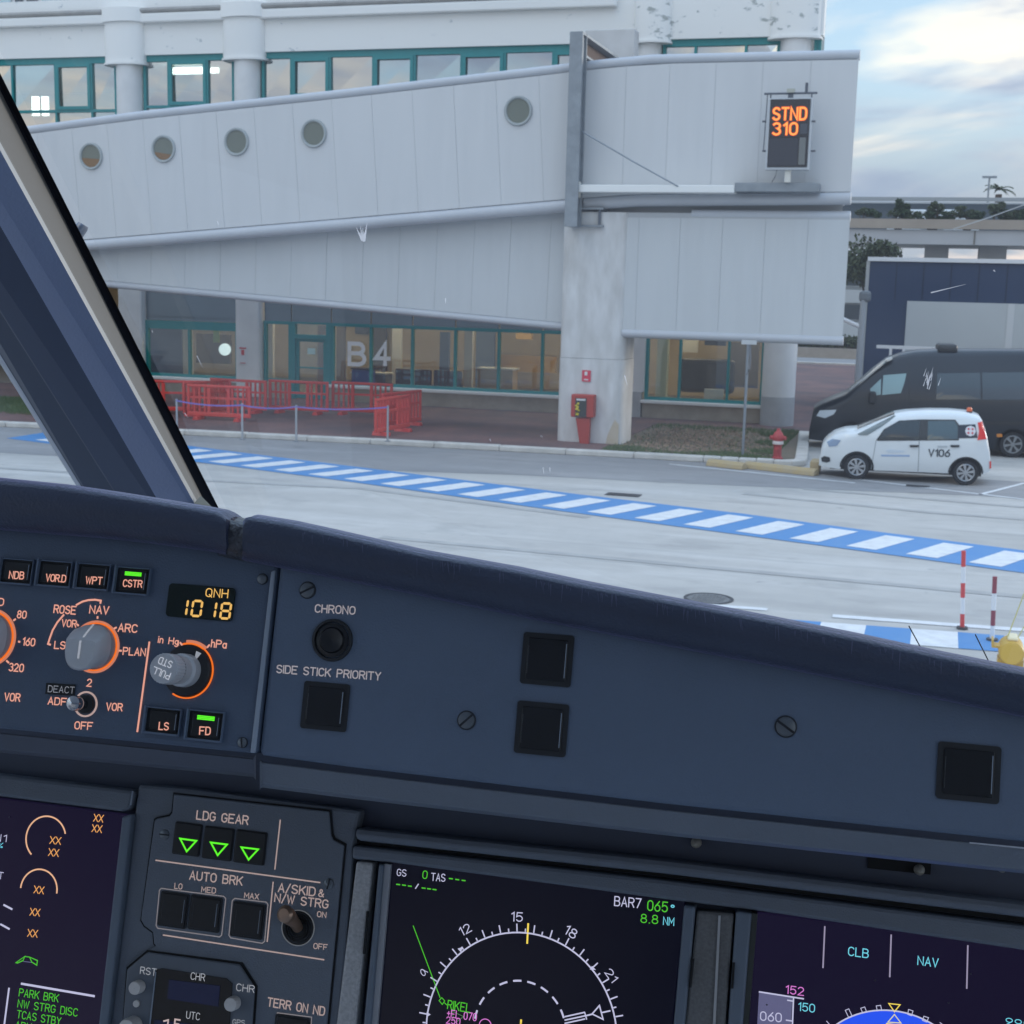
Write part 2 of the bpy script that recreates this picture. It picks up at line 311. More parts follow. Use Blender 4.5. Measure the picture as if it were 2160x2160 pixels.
# ================================================================== SETTING: apron, road, kerb, pavement
M_apron = None
def apron_mat(name, base, dark, light, streak=1.0):
    m = bpy.data.materials.new(name); m.use_nodes = True; t = m.node_tree; b = t.nodes['Principled BSDF']; b.inputs['Roughness'].default_value = 0.8
    tc_ = t.nodes.new('ShaderNodeTexCoord')
    def noise(sc, loc, scale, detail=8):
        mp = t.nodes.new('ShaderNodeMapping'); t.links.new(tc_.outputs['Object'], mp.inputs[0]); mp.inputs['Scale'].default_value = sc; mp.inputs['Location'].default_value = loc
        mp.inputs['Rotation'].default_value = (0, 0, math.radians(4))
        n = t.nodes.new('ShaderNodeTexNoise'); t.links.new(mp.outputs[0], n.inputs['Vector']); n.inputs['Scale'].default_value = scale; n.inputs['Detail'].default_value = detail; n.inputs['Roughness'].default_value = 0.65
        return n
    def mix(a, col, fac, amt=1.0):
        x = t.nodes.new('ShaderNodeMixRGB'); t.links.new(a, x.inputs[1]); x.inputs[2].default_value = (*col, 1)
        mu = t.nodes.new('ShaderNodeMath'); mu.operation = 'MULTIPLY'; t.links.new(fac, mu.inputs[0]); mu.inputs[1].default_value = amt; t.links.new(mu.outputs[0], x.inputs[0]); return x.outputs[0]
    rgb = t.nodes.new('ShaderNodeRGB'); rgb.outputs[0].default_value = (*base, 1); c = rgb.outputs[0]
    c = mix(c, dark, ramp(noise((0.10, 0.55, 1), (3, 1, 0), 1.0).outputs['Fac'], [(0.47, 0.0), (0.74, 1.0)], t).outputs[0], 0.55*streak)      # long tyre scuffs
    c = mix(c, light, ramp(noise((0.16, 0.8, 1), (9, 4, 0), 1.0).outputs['Fac'], [(0.50, 0.0), (0.70, 1.0)], t).outputs[0], 0.6*streak)
    c = mix(c, dark, ramp(noise((0.06, 2.2, 1), (1, 7, 0), 1.0, 3).outputs['Fac'], [(0.62, 0.0), (0.68, 1.0)], t).outputs[0], 0.30*streak)
    c = mix(c, tuple(v*0.7 for v in base), ramp(noise((1, 1, 1), (0, 0, 0), 2.2).outputs['Fac'], [(0.45, 0.0), (0.75, 1.0)], t).outputs[0], 0.35)
    c = mix(c, dark, ramp(noise((1, 1, 1), (5, 0, 0), 40).outputs['Fac'], [(0.5, 0.0), (0.8, 1.0)], t).outputs[0], 0.25)
    c = mix(c, dark, ramp(noise((1, 1.6, 1), (2, 9, 0), .55, 5).outputs['Fac'], [(0.56, 0.0), (0.64, 1.0)], t).outputs[0], 0.30)      # damp and oil patches
    c = mix(c, tuple(v*.55 for v in dark), ramp(noise((1, 1.3, 1), (8, 3, 0), 1.7, 4).outputs['Fac'], [(0.68, 0.0), (0.73, 1.0)], t).outputs[0], 0.45)
    t.links.new(c, b.inputs['Base Color'])
    bp = t.nodes.new('ShaderNodeBump'); bp.inputs['Strength'].default_value = 0.25; bp.inputs['Distance'].default_value = 0.01
    t.links.new(noise((1, 1, 1), (0, 0, 0), 60, 3).outputs['Fac'], bp.inputs['Height']); t.links.new(bp.outputs[0], b.inputs['Normal'])
    return m
M_apron = apron_mat('apron concrete', (0.46, 0.44, 0.41), (0.25, 0.245, 0.235), (0.60, 0.585, 0.56))
M_road = apron_mat('road asphalt', (0.27, 0.265, 0.265), (0.16, 0.16, 0.165), (0.38, 0.375, 0.37))
M_track = mat('tyre track', (0.30, 0.295, 0.285), 0.85, var=0.9, vscale=2, var2=(0.42, 0.41, 0.39))
M_blue = mat('blue road paint', (0.045, 0.215, 0.50), 0.6, var=0.55, vscale=2.5, var2=(0.12, 0.27, 0.48))
M_white = mat('white road paint', (0.78, 0.79, 0.80), 0.6, var=0.75, vscale=5, var2=(0.52, 0.52, 0.52))
M_kerb = mat('kerb concrete', (0.66, 0.63, 0.58), 0.85, var=0.7, vscale=2.5, bump=0.3, bscale=30)
def brick_mat():
    m = bpy.data.materials.new('red brick paving'); m.use_nodes = True; t = m.node_tree; b = t.nodes['Principled BSDF']; b.inputs['Roughness'].default_value = 0.85
    tc_ = t.nodes.new('ShaderNodeTexCoord'); br = t.nodes.new('ShaderNodeTexBrick'); t.links.new(tc_.outputs['Object'], br.inputs['Vector'])
    br.inputs['Scale'].default_value = 4.5; br.inputs['Color1'].default_value = (0.19, 0.105, 0.095, 1); br.inputs['Color2'].default_value = (0.13, 0.085, 0.085, 1); br.inputs['Mortar'].default_value = (0.08, 0.065, 0.065, 1)
    n = t.nodes.new('ShaderNodeTexNoise'); t.links.new(tc_.outputs['Object'], n.inputs['Vector']); n.inputs['Scale'].default_value = 0.5; n.inputs['Detail'].default_value = 6
    r = ramp(n.outputs['Fac'], [(0.35, (0.75, 0.78, 0.82)), (0.65, (1.3, 1.1, 1.02))], t)
    x = t.nodes.new('ShaderNodeMixRGB'); x.blend_type = 'MULTIPLY'; x.inputs[0].default_value = 1; t.links.new(br.outputs[0], x.inputs[1]); t.links.new(r.outputs[0], x.inputs[2])
    t.links.new(x.outputs[0], b.inputs['Base Color']); return m
M_brick = brick_mat()
solo('apron', MB().sheet([(-1500, -600), (1500, -600), (1500, 2500), (-1500, 2500)], 0.0), M_apron, kind='structure')
solo('road', MB().sheet([(-60, 26.2), (-20, 27.0), (-14.4, 27.6), (-8.8, 28.95), (-5.1, 29.35), (-1.5, 29.95), (1.0, 30.4), (60, 34.0), (60, 33.9), (1.5, 33.2), (-2.6, 33.2), (-9, 33.0), (-17, 32.6), (-22, 32.2), (-60, 29.6)], 0.004), M_road, kind='structure')
# faint dark tyre tracks curving over the apron
tar = MB()
for pts in ([(-30, 24.1), (-14, 25.2), (-11, 25.6), (-6, 24.2)], [(-3.6, 28.4), (0, 27.6), (6, 27.4), (18, 27.0)], [(-8.5, 20.8), (2, 20.3), (12, 20.4)], [(-2.5, 29.7), (3, 29.0), (14, 28.9)]):
    tar.strip(pts, 0.22, 0.006)
solo('tyre_track', tar, M_track, kind='structure')
# hatched clearance line
far = [(-30, 33.6), (-22, 31.5), (-17.52, 30.15), (-15.38, 29.45), (-11.52, 28.25), (-6.34, 26.65), (-3.4, 25.85), (-1.26, 25.05), (1.55, 24.1), (6, 22.65), (14, 20.0)]
near = [(-30, 31.5), (-22, 29.3), (-15.81, 27.58), (-11.84, 26.42), (-9.77, 25.72), (-6.8, 24.7), (-1.14, 22.95), (1.45, 22.1), (6, 20.65), (14, 18.0)]
def lerpx(pl, x):
    for a, b in zip(pl, pl[1:]):
        if a[0] <= x <= b[0]: return a[1]+(b[1]-a[1])*(x-a[0])/(b[0]-a[0])
    return pl[-1][1]
hm = solo('hatched_road_marking', MB(), M_blue, kind='structure'); bpy.data.objects.remove(hm)
xs_ = [-22.3+i*.824 for i in range(45)]
mbm = MB().add([(x, lerpx(far, x), 0.009) for x in xs_]+[(x, lerpx(near, x), 0.009) for x in xs_], [(45+i, 46+i, i+1, i) for i in range(44)])
hm = solo('hatched_road_marking', mbm, M_blue, kind='structure')
for k in range(-20, 9):
    xn = -2.24+0.963*k; xf = xn+0.585; w = 0.49
    def q(x, t): return (x, lerpx(near, x)*(1-t)+lerpx(far, x)*t, 0.013)
    part('white_bar', MB().add([q(xn, .12), q(xn+w, .12), q(xf+w, .86), q(xf, .86)], [(0, 1, 2, 3)]), M_white, hm)
# second, nearer marking: white line over a blue and white chequered band
nm = thing('chequered_road_marking', None, None, (0, 18, 0)); nm['kind'] = 'structure'
lineA, lineB = G('A4', 630, 712), G('A4', 1932, 808)
sl = (lineB[1]-lineA[1])/(lineB[0]-lineA[0])
def ly(x, off=0): return lineA[1]+sl*(x-lineA[0])+off
part('white_line', MB().add([(-3.2, ly(-3.2, .05), .008), (-1.95, ly(-1.95, .05), .008), (-1.95, ly(-1.95, .2), .008), (-3.2, ly(-3.2, .2), .008)], [(0, 1, 2, 3)]), M_white, nm)
part('white_line', MB().add([(lineA[0], ly(lineA[0], -.06), .008), (9, ly(9, -.06), .008), (9, ly(9, .12), .008), (lineA[0], ly(lineA[0], .12), .008)], [(0, 1, 2, 3)]), M_white, nm)
for i in range(-4, 14):
    x0 = G('A4', 550, 765)[0]+i*0.555
    part('marking_block', MB().add([(x0, ly(x0, -1.2), .008), (x0+.555, ly(x0+.555, -1.2), .008), (x0+.555, ly(x0+.555, -.36), .008), (x0, ly(x0, -.36), .008)], [(0, 1, 2, 3)]), M_white if i % 2 == 0 else M_blue, nm)
# thin white lines by the parked vehicles
pm = thing('parking_line_marking', None, None, (2, 31, 0)); pm['kind'] = 'structure'
for a, b, w in ((G('E7', 900, 1180), G('E7', 1932, 1285), .10), (G('E8', 560, 1490), G('E8', 1932, 1655), .10), (G('E8', 1640, 1620), G('E8', 1932, 1545), .10)):
    part('white_line', MB().strip([a, b], w, 0.0085), M_white, pm)
# kerbs: single stones along the pavement edge
kp = [(-34, 29.9), (-30, 30.5), (-22, 31.8), (-18.77, 32.15), (-14, 32.6), (-8.87, 32.95), (-5, 33.15), (-3.25, 33.3), (-3.0, 33.42), (-2.9, 33.7), (-2.93, 34.2), (-3.2, 37.5), (-3.5, 41.0)]
def walk(pl, step):
    out_ = [Vector((*pl[0], 0))]; rest = step
    for a, b in zip(pl, pl[1:]):
        a = Vector((*a, 0)); b = Vector((*b, 0)); ln = (b-a).length; p = 0
        while ln-p >= rest: p += rest; out_.append(a.lerp(b, p/ln)); rest = step
        rest -= ln-p
    return out_
kerb = thing('kerb', None, None, (-9, 33, 0)); kerb['kind'] = 'structure'
kw = walk(kp[:7], 1.7)[:-1]+walk([tuple(walk(kp[:7], 1.7)[-1])[:2]]+kp[7:], .42)
for a, b in zip(kw, kw[1:]):
    d = (b-a).normalized(); n = Vector((-d.y, d.x, 0)); a2 = a+d*.004; b2 = b-d*.004; j = random.uniform(-.006, .006)
    w = 0.30
    part('kerb_stone', MB().prismZ([(a2.x, a2.y), (b2.x, b2.y), ((b2+n*w).x, (b2+n*w).y), ((a2+n*w).x, (a2+n*w).y)], 0.0, 0.145+j), M_kerb, kerb, bevel=0.03)
# yellow wheel-stop blocks lying against the kerb
M_yel = mat('worn yellow paint', (0.44, 0.32, 0.14), 0.75, var=0.8, vscale=4, var2=(0.36, 0.31, 0.24))
for (xa, ya, xb, yb, lb) in ((1115, 1170, 1318, 1200, 'worn yellow kerb block lying along the white kerb, the left one'), (1326, 1185, 1725, 1235, 'longer worn yellow kerb block ending at the white car')):
    a, b = G('E7', xa, ya+15), G('E7', xb, yb+10); d = Vector((b[0]-a[0], b[1]-a[1], 0)).normalized(); n = Vector((-d.y, d.x, 0))
    prof = [(-.16, 0), (-.13, .10), (-.06, .16), (.06, .16), (.14, 0)]; vs = []
    for e in (a, b):
        for o_, z in prof: vs.append((e[0]+n.x*o_, e[1]+n.y*o_, z+.004))
    mb = MB().add(vs, [(i, i+1, 6+i, 5+i) for i in range(4)]+[(0, 4, 3, 2, 1), (5, 6, 7, 8, 9), (4, 0, 5, 9)])
    th = solo('kerb_block', mb, M_yel, lb, 'kerb block', (a[0], a[1], 0), group='yellow kerb blocks', bevel=0.02)
a = G('E7', 1712, 1238)
solo('kerb_end_block', MB().prismZ([(a[0]-.12, a[1]), (a[0]+.1, a[1]), (a[0]+.1, a[1]+.5), (a[0]-.12, a[1]+.5)], 0.004, 0.32), M_yel, 'short upright yellow block in front of the white car bumper', 'kerb block', (a[0], a[1], 0), bevel=.04)
# pavement behind the kerb
solo('pavement', MB().prismZ([(-60, 26.5), (-34, 30.18), (-30, 30.79), (-22, 32.09), (-18.77, 32.44), (-14, 32.89), (-8.87, 33.24), (-8.0, 33.3), (-8.0, 60), (-60, 60)], 0.0, 0.11), M_brick, kind='structure')
solo('paved_yard', MB().prismZ([(-7.99, 40.9), (-3.85, 40.9), (-3.85, 41.05), (-3.2, 41.05), (-1.5, 40.9), (-.3, 42), (14, 42), (14, 80), (-7.99, 80)], 0.0, 0.105), M_brick, kind='structure')
M_soil = mat('bare soil', (0.23, 0.16, 0.125), 0.95, var=0.8, vscale=5, var2=(0.12, 0.13, 0.07), bump=.5, bscale=20)
solo('planting_bed', MB().prismZ([(-7.98, 33.32), (-5, 33.46), (-3.3, 33.62), (-3.21, 33.9), (-3.23, 34.5), (-3.5, 37.5), (-3.79, 40.88), (-7.98, 40.88)], 0.0, 0.10), M_soil, kind='structure')
M_grass = mat('grass blades', (0.085, 0.15, 0.045), 0.8, var=0.6, vscale=1.5, var2=(0.14, 0.14, 0.06))
M_litter = mat('dry leaves', (0.36, 0.24, 0.15), 0.85, var=0.6, vscale=20, var2=(0.46, 0.36, 0.28))
def blades(n, area, h, dens=None):
    mb = MB()
    for _ in range(n):
        x = random.uniform(area[0], area[1]); y = random.uniform(area[2], area[3])
        if dens and random.random() > dens(x, y): continue
        a = random.uniform(0, 6.28); hh = h*random.uniform(.5, 1.2); w = .012; lx = random.uniform(-.05, .05); l2 = random.uniform(-.05, .05)
        mb.add([(x-w*math.cos(a), y-w*math.sin(a), .1), (x+w*math.cos(a), y+w*math.sin(a), .1), (x+lx, y+l2, .1+hh)], [(0, 1, 2)])
    return mb
def gd(x, y):
    return 0.9 if (y < 34.15+.35*math.sin(x*2.3) or x > -4.0+.4*math.sin(y*3)-.06*(y-34)) else (.25 if y > 39.6 else .03)
solo('grass', blades(30000, (-7.9, -3.75, 33.6, 40.8), .10, gd), M_grass, 'short green grass along the edges of the planting bed', 'grass', kind='stuff')
mb = MB()
for _ in range(5200):
    x = random.uniform(-7.7, -3.8); y = random.uniform(33.7, 40.2)
    if random.random() > 0.25+0.75*math.sin((x+8)*.9)**2: continue
    a = random.uniform(0, 3.14); s_ = random.uniform(.025, .06); c, s2 = math.cos(a)*s_, math.sin(a)*s_; z = .105+random.uniform(0, .03)
    mb.add([(x-c, y-s2, z), (x+s2*.5, y-c*.5, z+.02), (x+c, y+s2, z+.006), (x-s2*.5, y+c*.5, z+.015)], [(0, 1, 2, 3)])
solo('leaf_litter', mb, M_litter, 'dry brown leaves scattered over the bare planting bed', 'leaves', kind='stuff')
solo('lawn_patch', blades(9000, (-33, -24.5, 33.6, 38), .12), M_grass, 'patch of green lawn seen left of the window pillar', 'lawn', kind='stuff')
solo('lawn', MB().prismZ([(-34, 33.2), (-24.4, 34.4), (-24.4, 38.5), (-34, 38)], .0, .118), mat('lawn green', (0.09, 0.14, 0.05), .9, var=.5), kind='structure')
# drains and manhole
M_iron = mat('cast iron', (0.06, 0.06, 0.065), 0.6, 0.4, var=.4, vscale=30)
def grate(cx, cy, L_, W_, lab):
    t = thing('drain_grate', lab, 'drain', (cx, cy, 0), group='apron drain grates')
    part('frame', MB().box(cx-L_/2-.04, cx+L_/2+.04, cy-W_/2-.04, cy+W_/2+.04, 0.002, 0.012), M_iron, t)
    n = int(L_/.06)
    for i in range(n):
        x = cx-L_/2+(i+.5)*L_/n
        part('slat', MB().box(x-.015, x+.015, cy-W_/2, cy+W_/2, .0125, .02), M_iron, t)
a = G('E7', 630, 1353); grate(a[0], a[1], .62, .28, 'dark iron drain grate between the kerb road and the blue line')
a = G('E8', 1210, 1565); grate(a[0], a[1], .42, .2, 'small dark drain grate beside the white car')
a = G('A3', 1113, 492)
t = thing('manhole_cover', 'round weathered iron manhole cover in the apron', 'manhole', (a[0], a[1], 0))
part('rim', MB().lathe([(.30, .002), (.34, .002), (.34, .012), (.30, .014)], (a[0], a[1], 0), n=40, cap=False), M_iron, t)
cov = MB().lathe([(0.001, .010), (.29, .010), (.29, .003)], (a[0], a[1], 0), n=40, cap=False)
for i in range(-5, 6):
    for j in range(-5, 6):
        if i*i+j*j < 24: cov.box(a[0]+i*.05-.016, a[0]+i*.05+.016, a[1]+j*.05-.016, a[1]+j*.05+.016, .0102, .016)
part('cover', cov, mat('manhole iron', (0.20, 0.20, 0.20), .7, .2, var=.6, vscale=12, var2=(.05, .05, .05)), t)

# ================================================================== TERMINAL
YF = 42.6
def b(r, x, y, Y=YF): return onY(r, x, y, Y)
M_wall = mat('white render', (0.83, 0.825, 0.80), 0.85, var=0.35, vscale=0.5, var2=(0.70, 0.70, 0.69))
def peel_mat(name, off, thr, col=(0.33, 0.40, 0.45)):
    m = mat(name, (0.78, 0.775, 0.76), .85); t = m.node_tree; bs = t.nodes['Principled BSDF']
    tc_ = t.nodes.new('ShaderNodeTexCoord'); mp = t.nodes.new('ShaderNodeMapping'); t.links.new(tc_.outputs['Object'], mp.inputs[0]); mp.inputs['Location'].default_value = off; mp.inputs['Scale'].default_value = (.8, .8, 1.6)
    n = t.nodes.new('ShaderNodeTexNoise'); t.links.new(mp.outputs[0], n.inputs['Vector']); n.inputs['Scale'].default_value = 2.1; n.inputs['Detail'].default_value = 7; n.inputs['Roughness'].default_value = .68
    r = ramp(n.outputs['Fac'], [(thr, (0.83, 0.825, 0.80)), (thr+.03, (0.60, 0.62, 0.62)), (thr+.05, col)], t); t.links.new(r.outputs[0], bs.inputs['Base Color']); return m
M_peel = peel_mat('peeling white render', (1.3, 0, .4), .64)
M_peel2 = peel_mat('badly peeling render', (4.3, 0, 2.4), .565, (0.40, 0.42, 0.40))
M_teal = mat('teal painted frame', (0.014, 0.25, 0.26), 0.5, var=.3, vscale=3)
M_stone = mat('beige stone plinth', (0.42, 0.37, 0.30), 0.85, var=.6, vscale=2.5, bump=.2)
M_gmir = glassmat('reflective glazing', (0.62, 0.74, 0.78), refl=0.62)
M_gshop = glassmat('clear glazing', (0.80, 0.86, 0.86), refl=0.10)
M_spand = mat('blue grey spandrel glass', (0.10, 0.15, 0.19), 0.12, spec=.8, var=.3, vscale=1.5)
TB = thing('terminal_building', 'white curved airport terminal with teal window frames behind the boarding bridge', 'terminal', (-15, 44, 0))
XR = b('E3', 1768, 100)[0]
part('parapet_wall', MB().box(-45, b('E3', 880, 120)[0], YF, YF+.5, 11.42, 13.3), M_peel, TB)
part('parapet_wall', MB().box(b('E3', 880, 120)[0]+.003, XR, YF-.02, YF+.5, 11.47, 13.8), M_peel2, TB, label='parapet section with large flaking patches')
part('end_wall', MB().prismZ([(XR-.3, YF+.501), (XR, YF+.501), (XR-1.7, YF+14), (XR-2.0, YF+14)], 6.0, 13.8), M_wall, TB)
part('ground_end_wall', MB().prismZ([(-4.75, YF+.36), (-4.45, YF+.36), (-5.75, YF+9.2), (-6.05, YF+9.2)], .1, 5.79), M_wall, TB)
for (x0, x1, z) in ((-45, b('E3', 600, 0)[0], 12.43),):
    part('cornice', MB().prismY([(x0, z), (x1, z), (x1, z+.30), (x0, z+.30)], YF-.22, YF-.003), M_wall, TB, bevel=.05)
    part('gutter', MB().tube([(x0, YF-.16, z+.40), (x1, YF-.16, z+.40)], .085, n=8), mat('grey gutter', (.38, .37, .35), .7, var=.6, vscale=3), TB, smooth=True)
# upper storey behind the parapet, barely in view
part('wall', MB().box(-45, XR-2.1, YF+.9, YF+1.2, 13.0, 17), M_wall, TB)
M_dark = mat('dark louvre glass', (0.09, 0.11, 0.13), .3)
mul = [-10, 75, 140, 225, 400, 540, 690, 745, 870, 1030, 1200, 1370, 1450, 1560, 1640, 1750, 1900]
for i in range(len(mul)-1):
    x0 = onY('E1', mul[i]+12, 20, YF+.85)[0]; x1 = onY('E1', mul[i+1]-12, 20, YF+.85)[0]
    if i in (6, 11): continue
    part('window', MB().box(x0, x1, YF+.83, YF+.899, 12.95, 14.4), M_dark if i % 3 else M_gmir, TB)
# columns and their drum caps
M_colw = mat('column white', (0.80, 0.795, 0.785), .8, var=.35, vscale=1.2)
for (r, x0, x1, c0, c1, cz0, cz1, mm) in (('E1', 657, 790, 600, 818, 362, 135, M_peel), ('E1', 1325, 1463, 1268, 1500, 335, 108, M_wall), ('E3', 708, 842, 690, 898, 240, 0, M_peel2), ('E3', 1515, 1690, 1455, 1745, 215, 0, M_peel2)):
    xa, xb = b(r, x0, 300)[0], b(r, x1, 300)[0]; ca, cb_ = b(r, c0, 250)[0], b(r, c1, 250)[0]; z0, z1 = b(r, c0, cz0)[1], b(r, c0, cz1)[1]
    cx = (xa+xb)/2; rr = (xb-xa)/2
    part('column', MB().cyl((cx, YF+.1, 6.0), (cx, YF+.1, z0+.05), rr, n=28), M_colw, TB, smooth=True)
    cc = (ca+cb_)/2; cr = (cb_-ca)/2
    cap = MB(); prof = []
    for i in range(13):
        t_ = math.pi*i/12; prof.append((cc+cr*math.cos(t_)*1.0, YF-.02-.35*math.sin(t_)))
    cap.prismZ([(p[0], p[1]) for p in prof]+[(cc-cr, YF+.45), (cc+cr, YF+.45)], z0, z1)
    part('column_cap', cap, mm, TB, smooth=True)
    lip = MB(); lip.prismZ([(cc+cr*1.06*math.cos(math.pi*i/12), YF-.025-.40*math.sin(math.pi*i/12)) for i in range(13)]+[(cc-cr*1.06, YF+.3), (cc+cr*1.06, YF+.3)], z0-.07, z0-.002)
    part('column_cap_lip', lip, M_wall, TB, smooth=True)
    if r == 'E1': part('cornice_block', MB().prismZ([(cc+cr*1.1*math.cos(math.pi*i/12), YF-.05-.42*math.sin(math.pi*i/12)) for i in range(13)]+[(cc-cr*1.1, YF+.3), (cc+cr*1.1, YF+.3)], z1+.002, z1+.45), M_peel, TB, smooth=True)
# upper glazing bays: teal frame with single panes
def bay(x0, x1, z0, z1, vs, hz, glass, name='window', casement=(), dy=0.0, head=.2, bw=.075):
    """frame bars + separate panes; vs: x of mullions, hz: z of the transom"""
    fr = MB(); y0, y1 = YF+.10+dy, YF+.26+dy
    fr.box(x0, x1, y0, y1, z1-head, z1); fr.box(x0, x1, y0, y1, z0, z0+.1)
    fr.box(x0, x0+bw*1.3, y0+.004, y1-.004, z0+.1, z1-head); fr.box(x1-bw*1.3, x1, y0+.004, y1-.004, z0+.1, z1-head)
    for v in vs: fr.box(v-bw/2, v+bw/2, y0+.004, y1-.004, z0+.1, z1-head)
    es = [x0+bw*1.3]+list(vs)+[x1-bw*1.3]
    for i in range(len(es)-1):
        a_ = es[i]+(bw/2 if i else 0); c_ = es[i+1]-(bw/2 if i < len(es)-2 else 0)
        for h_ in hz: fr.box(a_, c_, y0+.008, y1-.008, h_-.045, h_+.045)
    w_ = part(name, fr, M_teal, TB)
    zs = [z0+.1]+list(hz)+[z1-head]
    for i in range(len(es)-1):
        a_ = es[i]+(bw/2 if i else 0); c_ = es[i+1]-(bw/2 if i < len(es)-2 else 0)
        for j in range(len(zs)-1):
            q0 = zs[j]+(.045 if j else 0); q1 = zs[j+1]-(.045 if j < len(zs)-2 else 0)
            if i in casement and j == len(zs)-2:
                cf = MB(); cw = .11
                cf.box(a_, c_, y0-.03, y0+.05, q1-cw, q1); cf.box(a_, c_, y0-.03, y0+.05, q0, q0+cw); cf.box(a_, a_+cw, y0-.027, y0+.047, q0+cw, q1-cw); cf.box(c_-cw, c_, y0-.027, y0+.047, q0+cw, q1-cw)
                part('casement_frame', cf, M_teal, w_)
            tl = random.uniform(-.02, .02)
            part('pane', MB().add([(a_, y0+.09+tl, q0), (c_, y0+.09, q0), (c_, y0+.09, q1), (a_, y0+.09-tl*.4, q1)], [(0, 1, 2, 3)]), glass, w_)
    return w_
def bx(r, *xs, y=400): return [b(r, x, y)[0] for x in xs]
ZT = 11.42
bay(bx('E1', -330)[0], bx('E1', 650)[0], 7.6, ZT, bx('E1', -180, 55, 300, 505), [9.65], M_gmir, casement=(0, 3))
bay(bx('E1', 800)[0], bx('E1', 1318)[0], 7.6, ZT, bx('E1', 942, 1163), [9.75], M_gmir, casement=(1,))
bay(bx('E1', 1472)[0], bx('E3', 700)[0], 7.6, ZT, bx('E2', 190, 410, 655, 890, 1155, 1400, 1675)+bx('E3', 420), [9.95], M_gmir, casement=(1, 3, 5, 7))
bay(bx('E3', 845)[0], bx('E3', 1510)[0], 7.6, ZT+.05, bx('E3', 1030, 1315), [10.2], M_gmir)
bay(bx('E3', 1700)[0]-.0, XR-.05, 7.6, ZT+.05, [], [], M_gmir)
# interior: floors, walls, ceilings, lit tubes
M_int = mat('interior cream wall', (0.62, 0.50, 0.34), .8, var=.4, vscale=.7)
M_int2 = mat('interior pale wall', (0.60, 0.62, 0.58), .8)
part('interior_floor', MB().box(-45, XR-1.9, YF+.51, YF+9, 5.8, 6.0), M_int2, TB)
part('interior_ceiling', MB().box(-45, XR-1.9, YF+.51, YF+9, 11.5, 11.6), M_int2, TB)
part('interior_wall', MB().box(-45, -6.1, YF+9, YF+9.2, 0.1, 11.5), M_int, TB)
part('interior_floor', MB().box(-45, -6.0, YF+.35, YF+9, 0.06, 0.14), mat('interior floor tile', (.30, .27, .24), .4), TB)
part('interior_ceiling', MB().box(-45, -6.0, YF+.35, YF+9, 4.3, 4.4), M_int2, TB)
part('roof', MB().box(-45, XR-2.1, YF+1.21, YF+14, 16.8, 17.0), M_wall, TB)
M_tube = emis('fluorescent tube', (0.90, 1.0, 0.88), 7)
M_warm = emis('warm ceiling light', (1.0, 0.82, 0.55), 24)
for (r, xa, xb, y, Y) in (('E1', 965, 1150, 402, YF+2.6), ('E1', 1178, 1228, 395, YF+3.4), ('E1', 180, 215, 600, YF+4), ('E1', 236, 268, 600, YF+4), ('E2', 430, 470, 380, YF+5), ('E2', 1060, 1100, 350, YF+5)):
    p0 = onY(r, xa, y, Y); p1 = onY(r, xb, y, Y)
    if r == 'E1' and xb < 300: mb = MB().box(p0[0], p1[0], Y, Y+.1, p0[1]-.35, p0[1]+.35)
    else: mb = MB().box(p0[0], p1[0], Y, Y+.15, p0[1]-.10, p0[1]+.12)
    part('lamp', mb, M_tube, TB)
for i in range(9):
    x = -27+i*2.6
    part('lamp', MB().box(x, x+.9, YF+3, YF+3.5, 4.22, 4.298), M_warm, TB)
# ground floor front
sill = lambda x: 0.62
for (x0, x1) in ((b('E5', 830, 500)[0], b('E5', 1338, 500)[0]), (b('E6', 415, 700)[0], b('E6', 1720, 700)[0]), (b('E7', 738, 820)[0], b('E7', 1420, 820)[0])):
    part('plinth', MB().box(x0, x1, YF-.02, YF+.3, .11, .56), M_stone, TB)
    part('window_sill', MB().box(x0-.05, x1+.03, YF-.10, YF+.3, .561, .66), M_wall, TB, bevel=.015)
part('plinth', MB().box(b('E5', 1475, 700)[0]+.02, b('E6', 180, 700)[0], YF-.02, YF+.3, .11, .60), M_stone, TB)
def gcol(xa, xb, z1, mm=M_colw): part('column', MB().box(xa, xb, YF-.12, YF+.4, .10, z1), mm, TB, bevel=.06)
gcol(b('E5', 680, 400)[0], b('E5', 812, 400)[0], 5.8); gcol(b('E5', 1340, 400)[0], b('E5', 1475, 400)[0], 5.8)
gcol(-34, -33.2, 5.8)
Zt = b('E6', 700, 390)[1]
sp_ = lambda x0, x1: part('spandrel_panel', MB().box(x0+.02, x1-.02, YF+.15, YF+.22, Zt+.003, 5.79), M_spand, TB)
gx = bx('E6', 35, 190, 415, 640, 875, 1118, 1365, 1612, 1760, y=600)
w_ = bay(gx[0], gx[1], .66, Zt, [], [], M_gshop, head=.1); w_ = bay(gx[2], gx[-1], .66, Zt, gx[3:-1], [], M_gshop, head=.1)
for a_, c_ in zip(gx, gx[1:]): sp_(a_, c_)
w_ = bay(b('E5', 815, 500)[0], b('E5', 1338, 500)[0], .66, b('E5', 900, 365)[1], bx('E5', 1060, y=500), [], M_gshop, head=.28); sp_(b('E5', 815, 500)[0], b('E5', 1338, 500)[0])
part('spandrel_panel', MB().box(b('E5', 815, 500)[0]+.02, b('E5', 1338, 500)[0]-.02, YF+.15, YF+.22, b('E5', 900, 365)[1]+.01, Zt+.04), M_spand, TB)
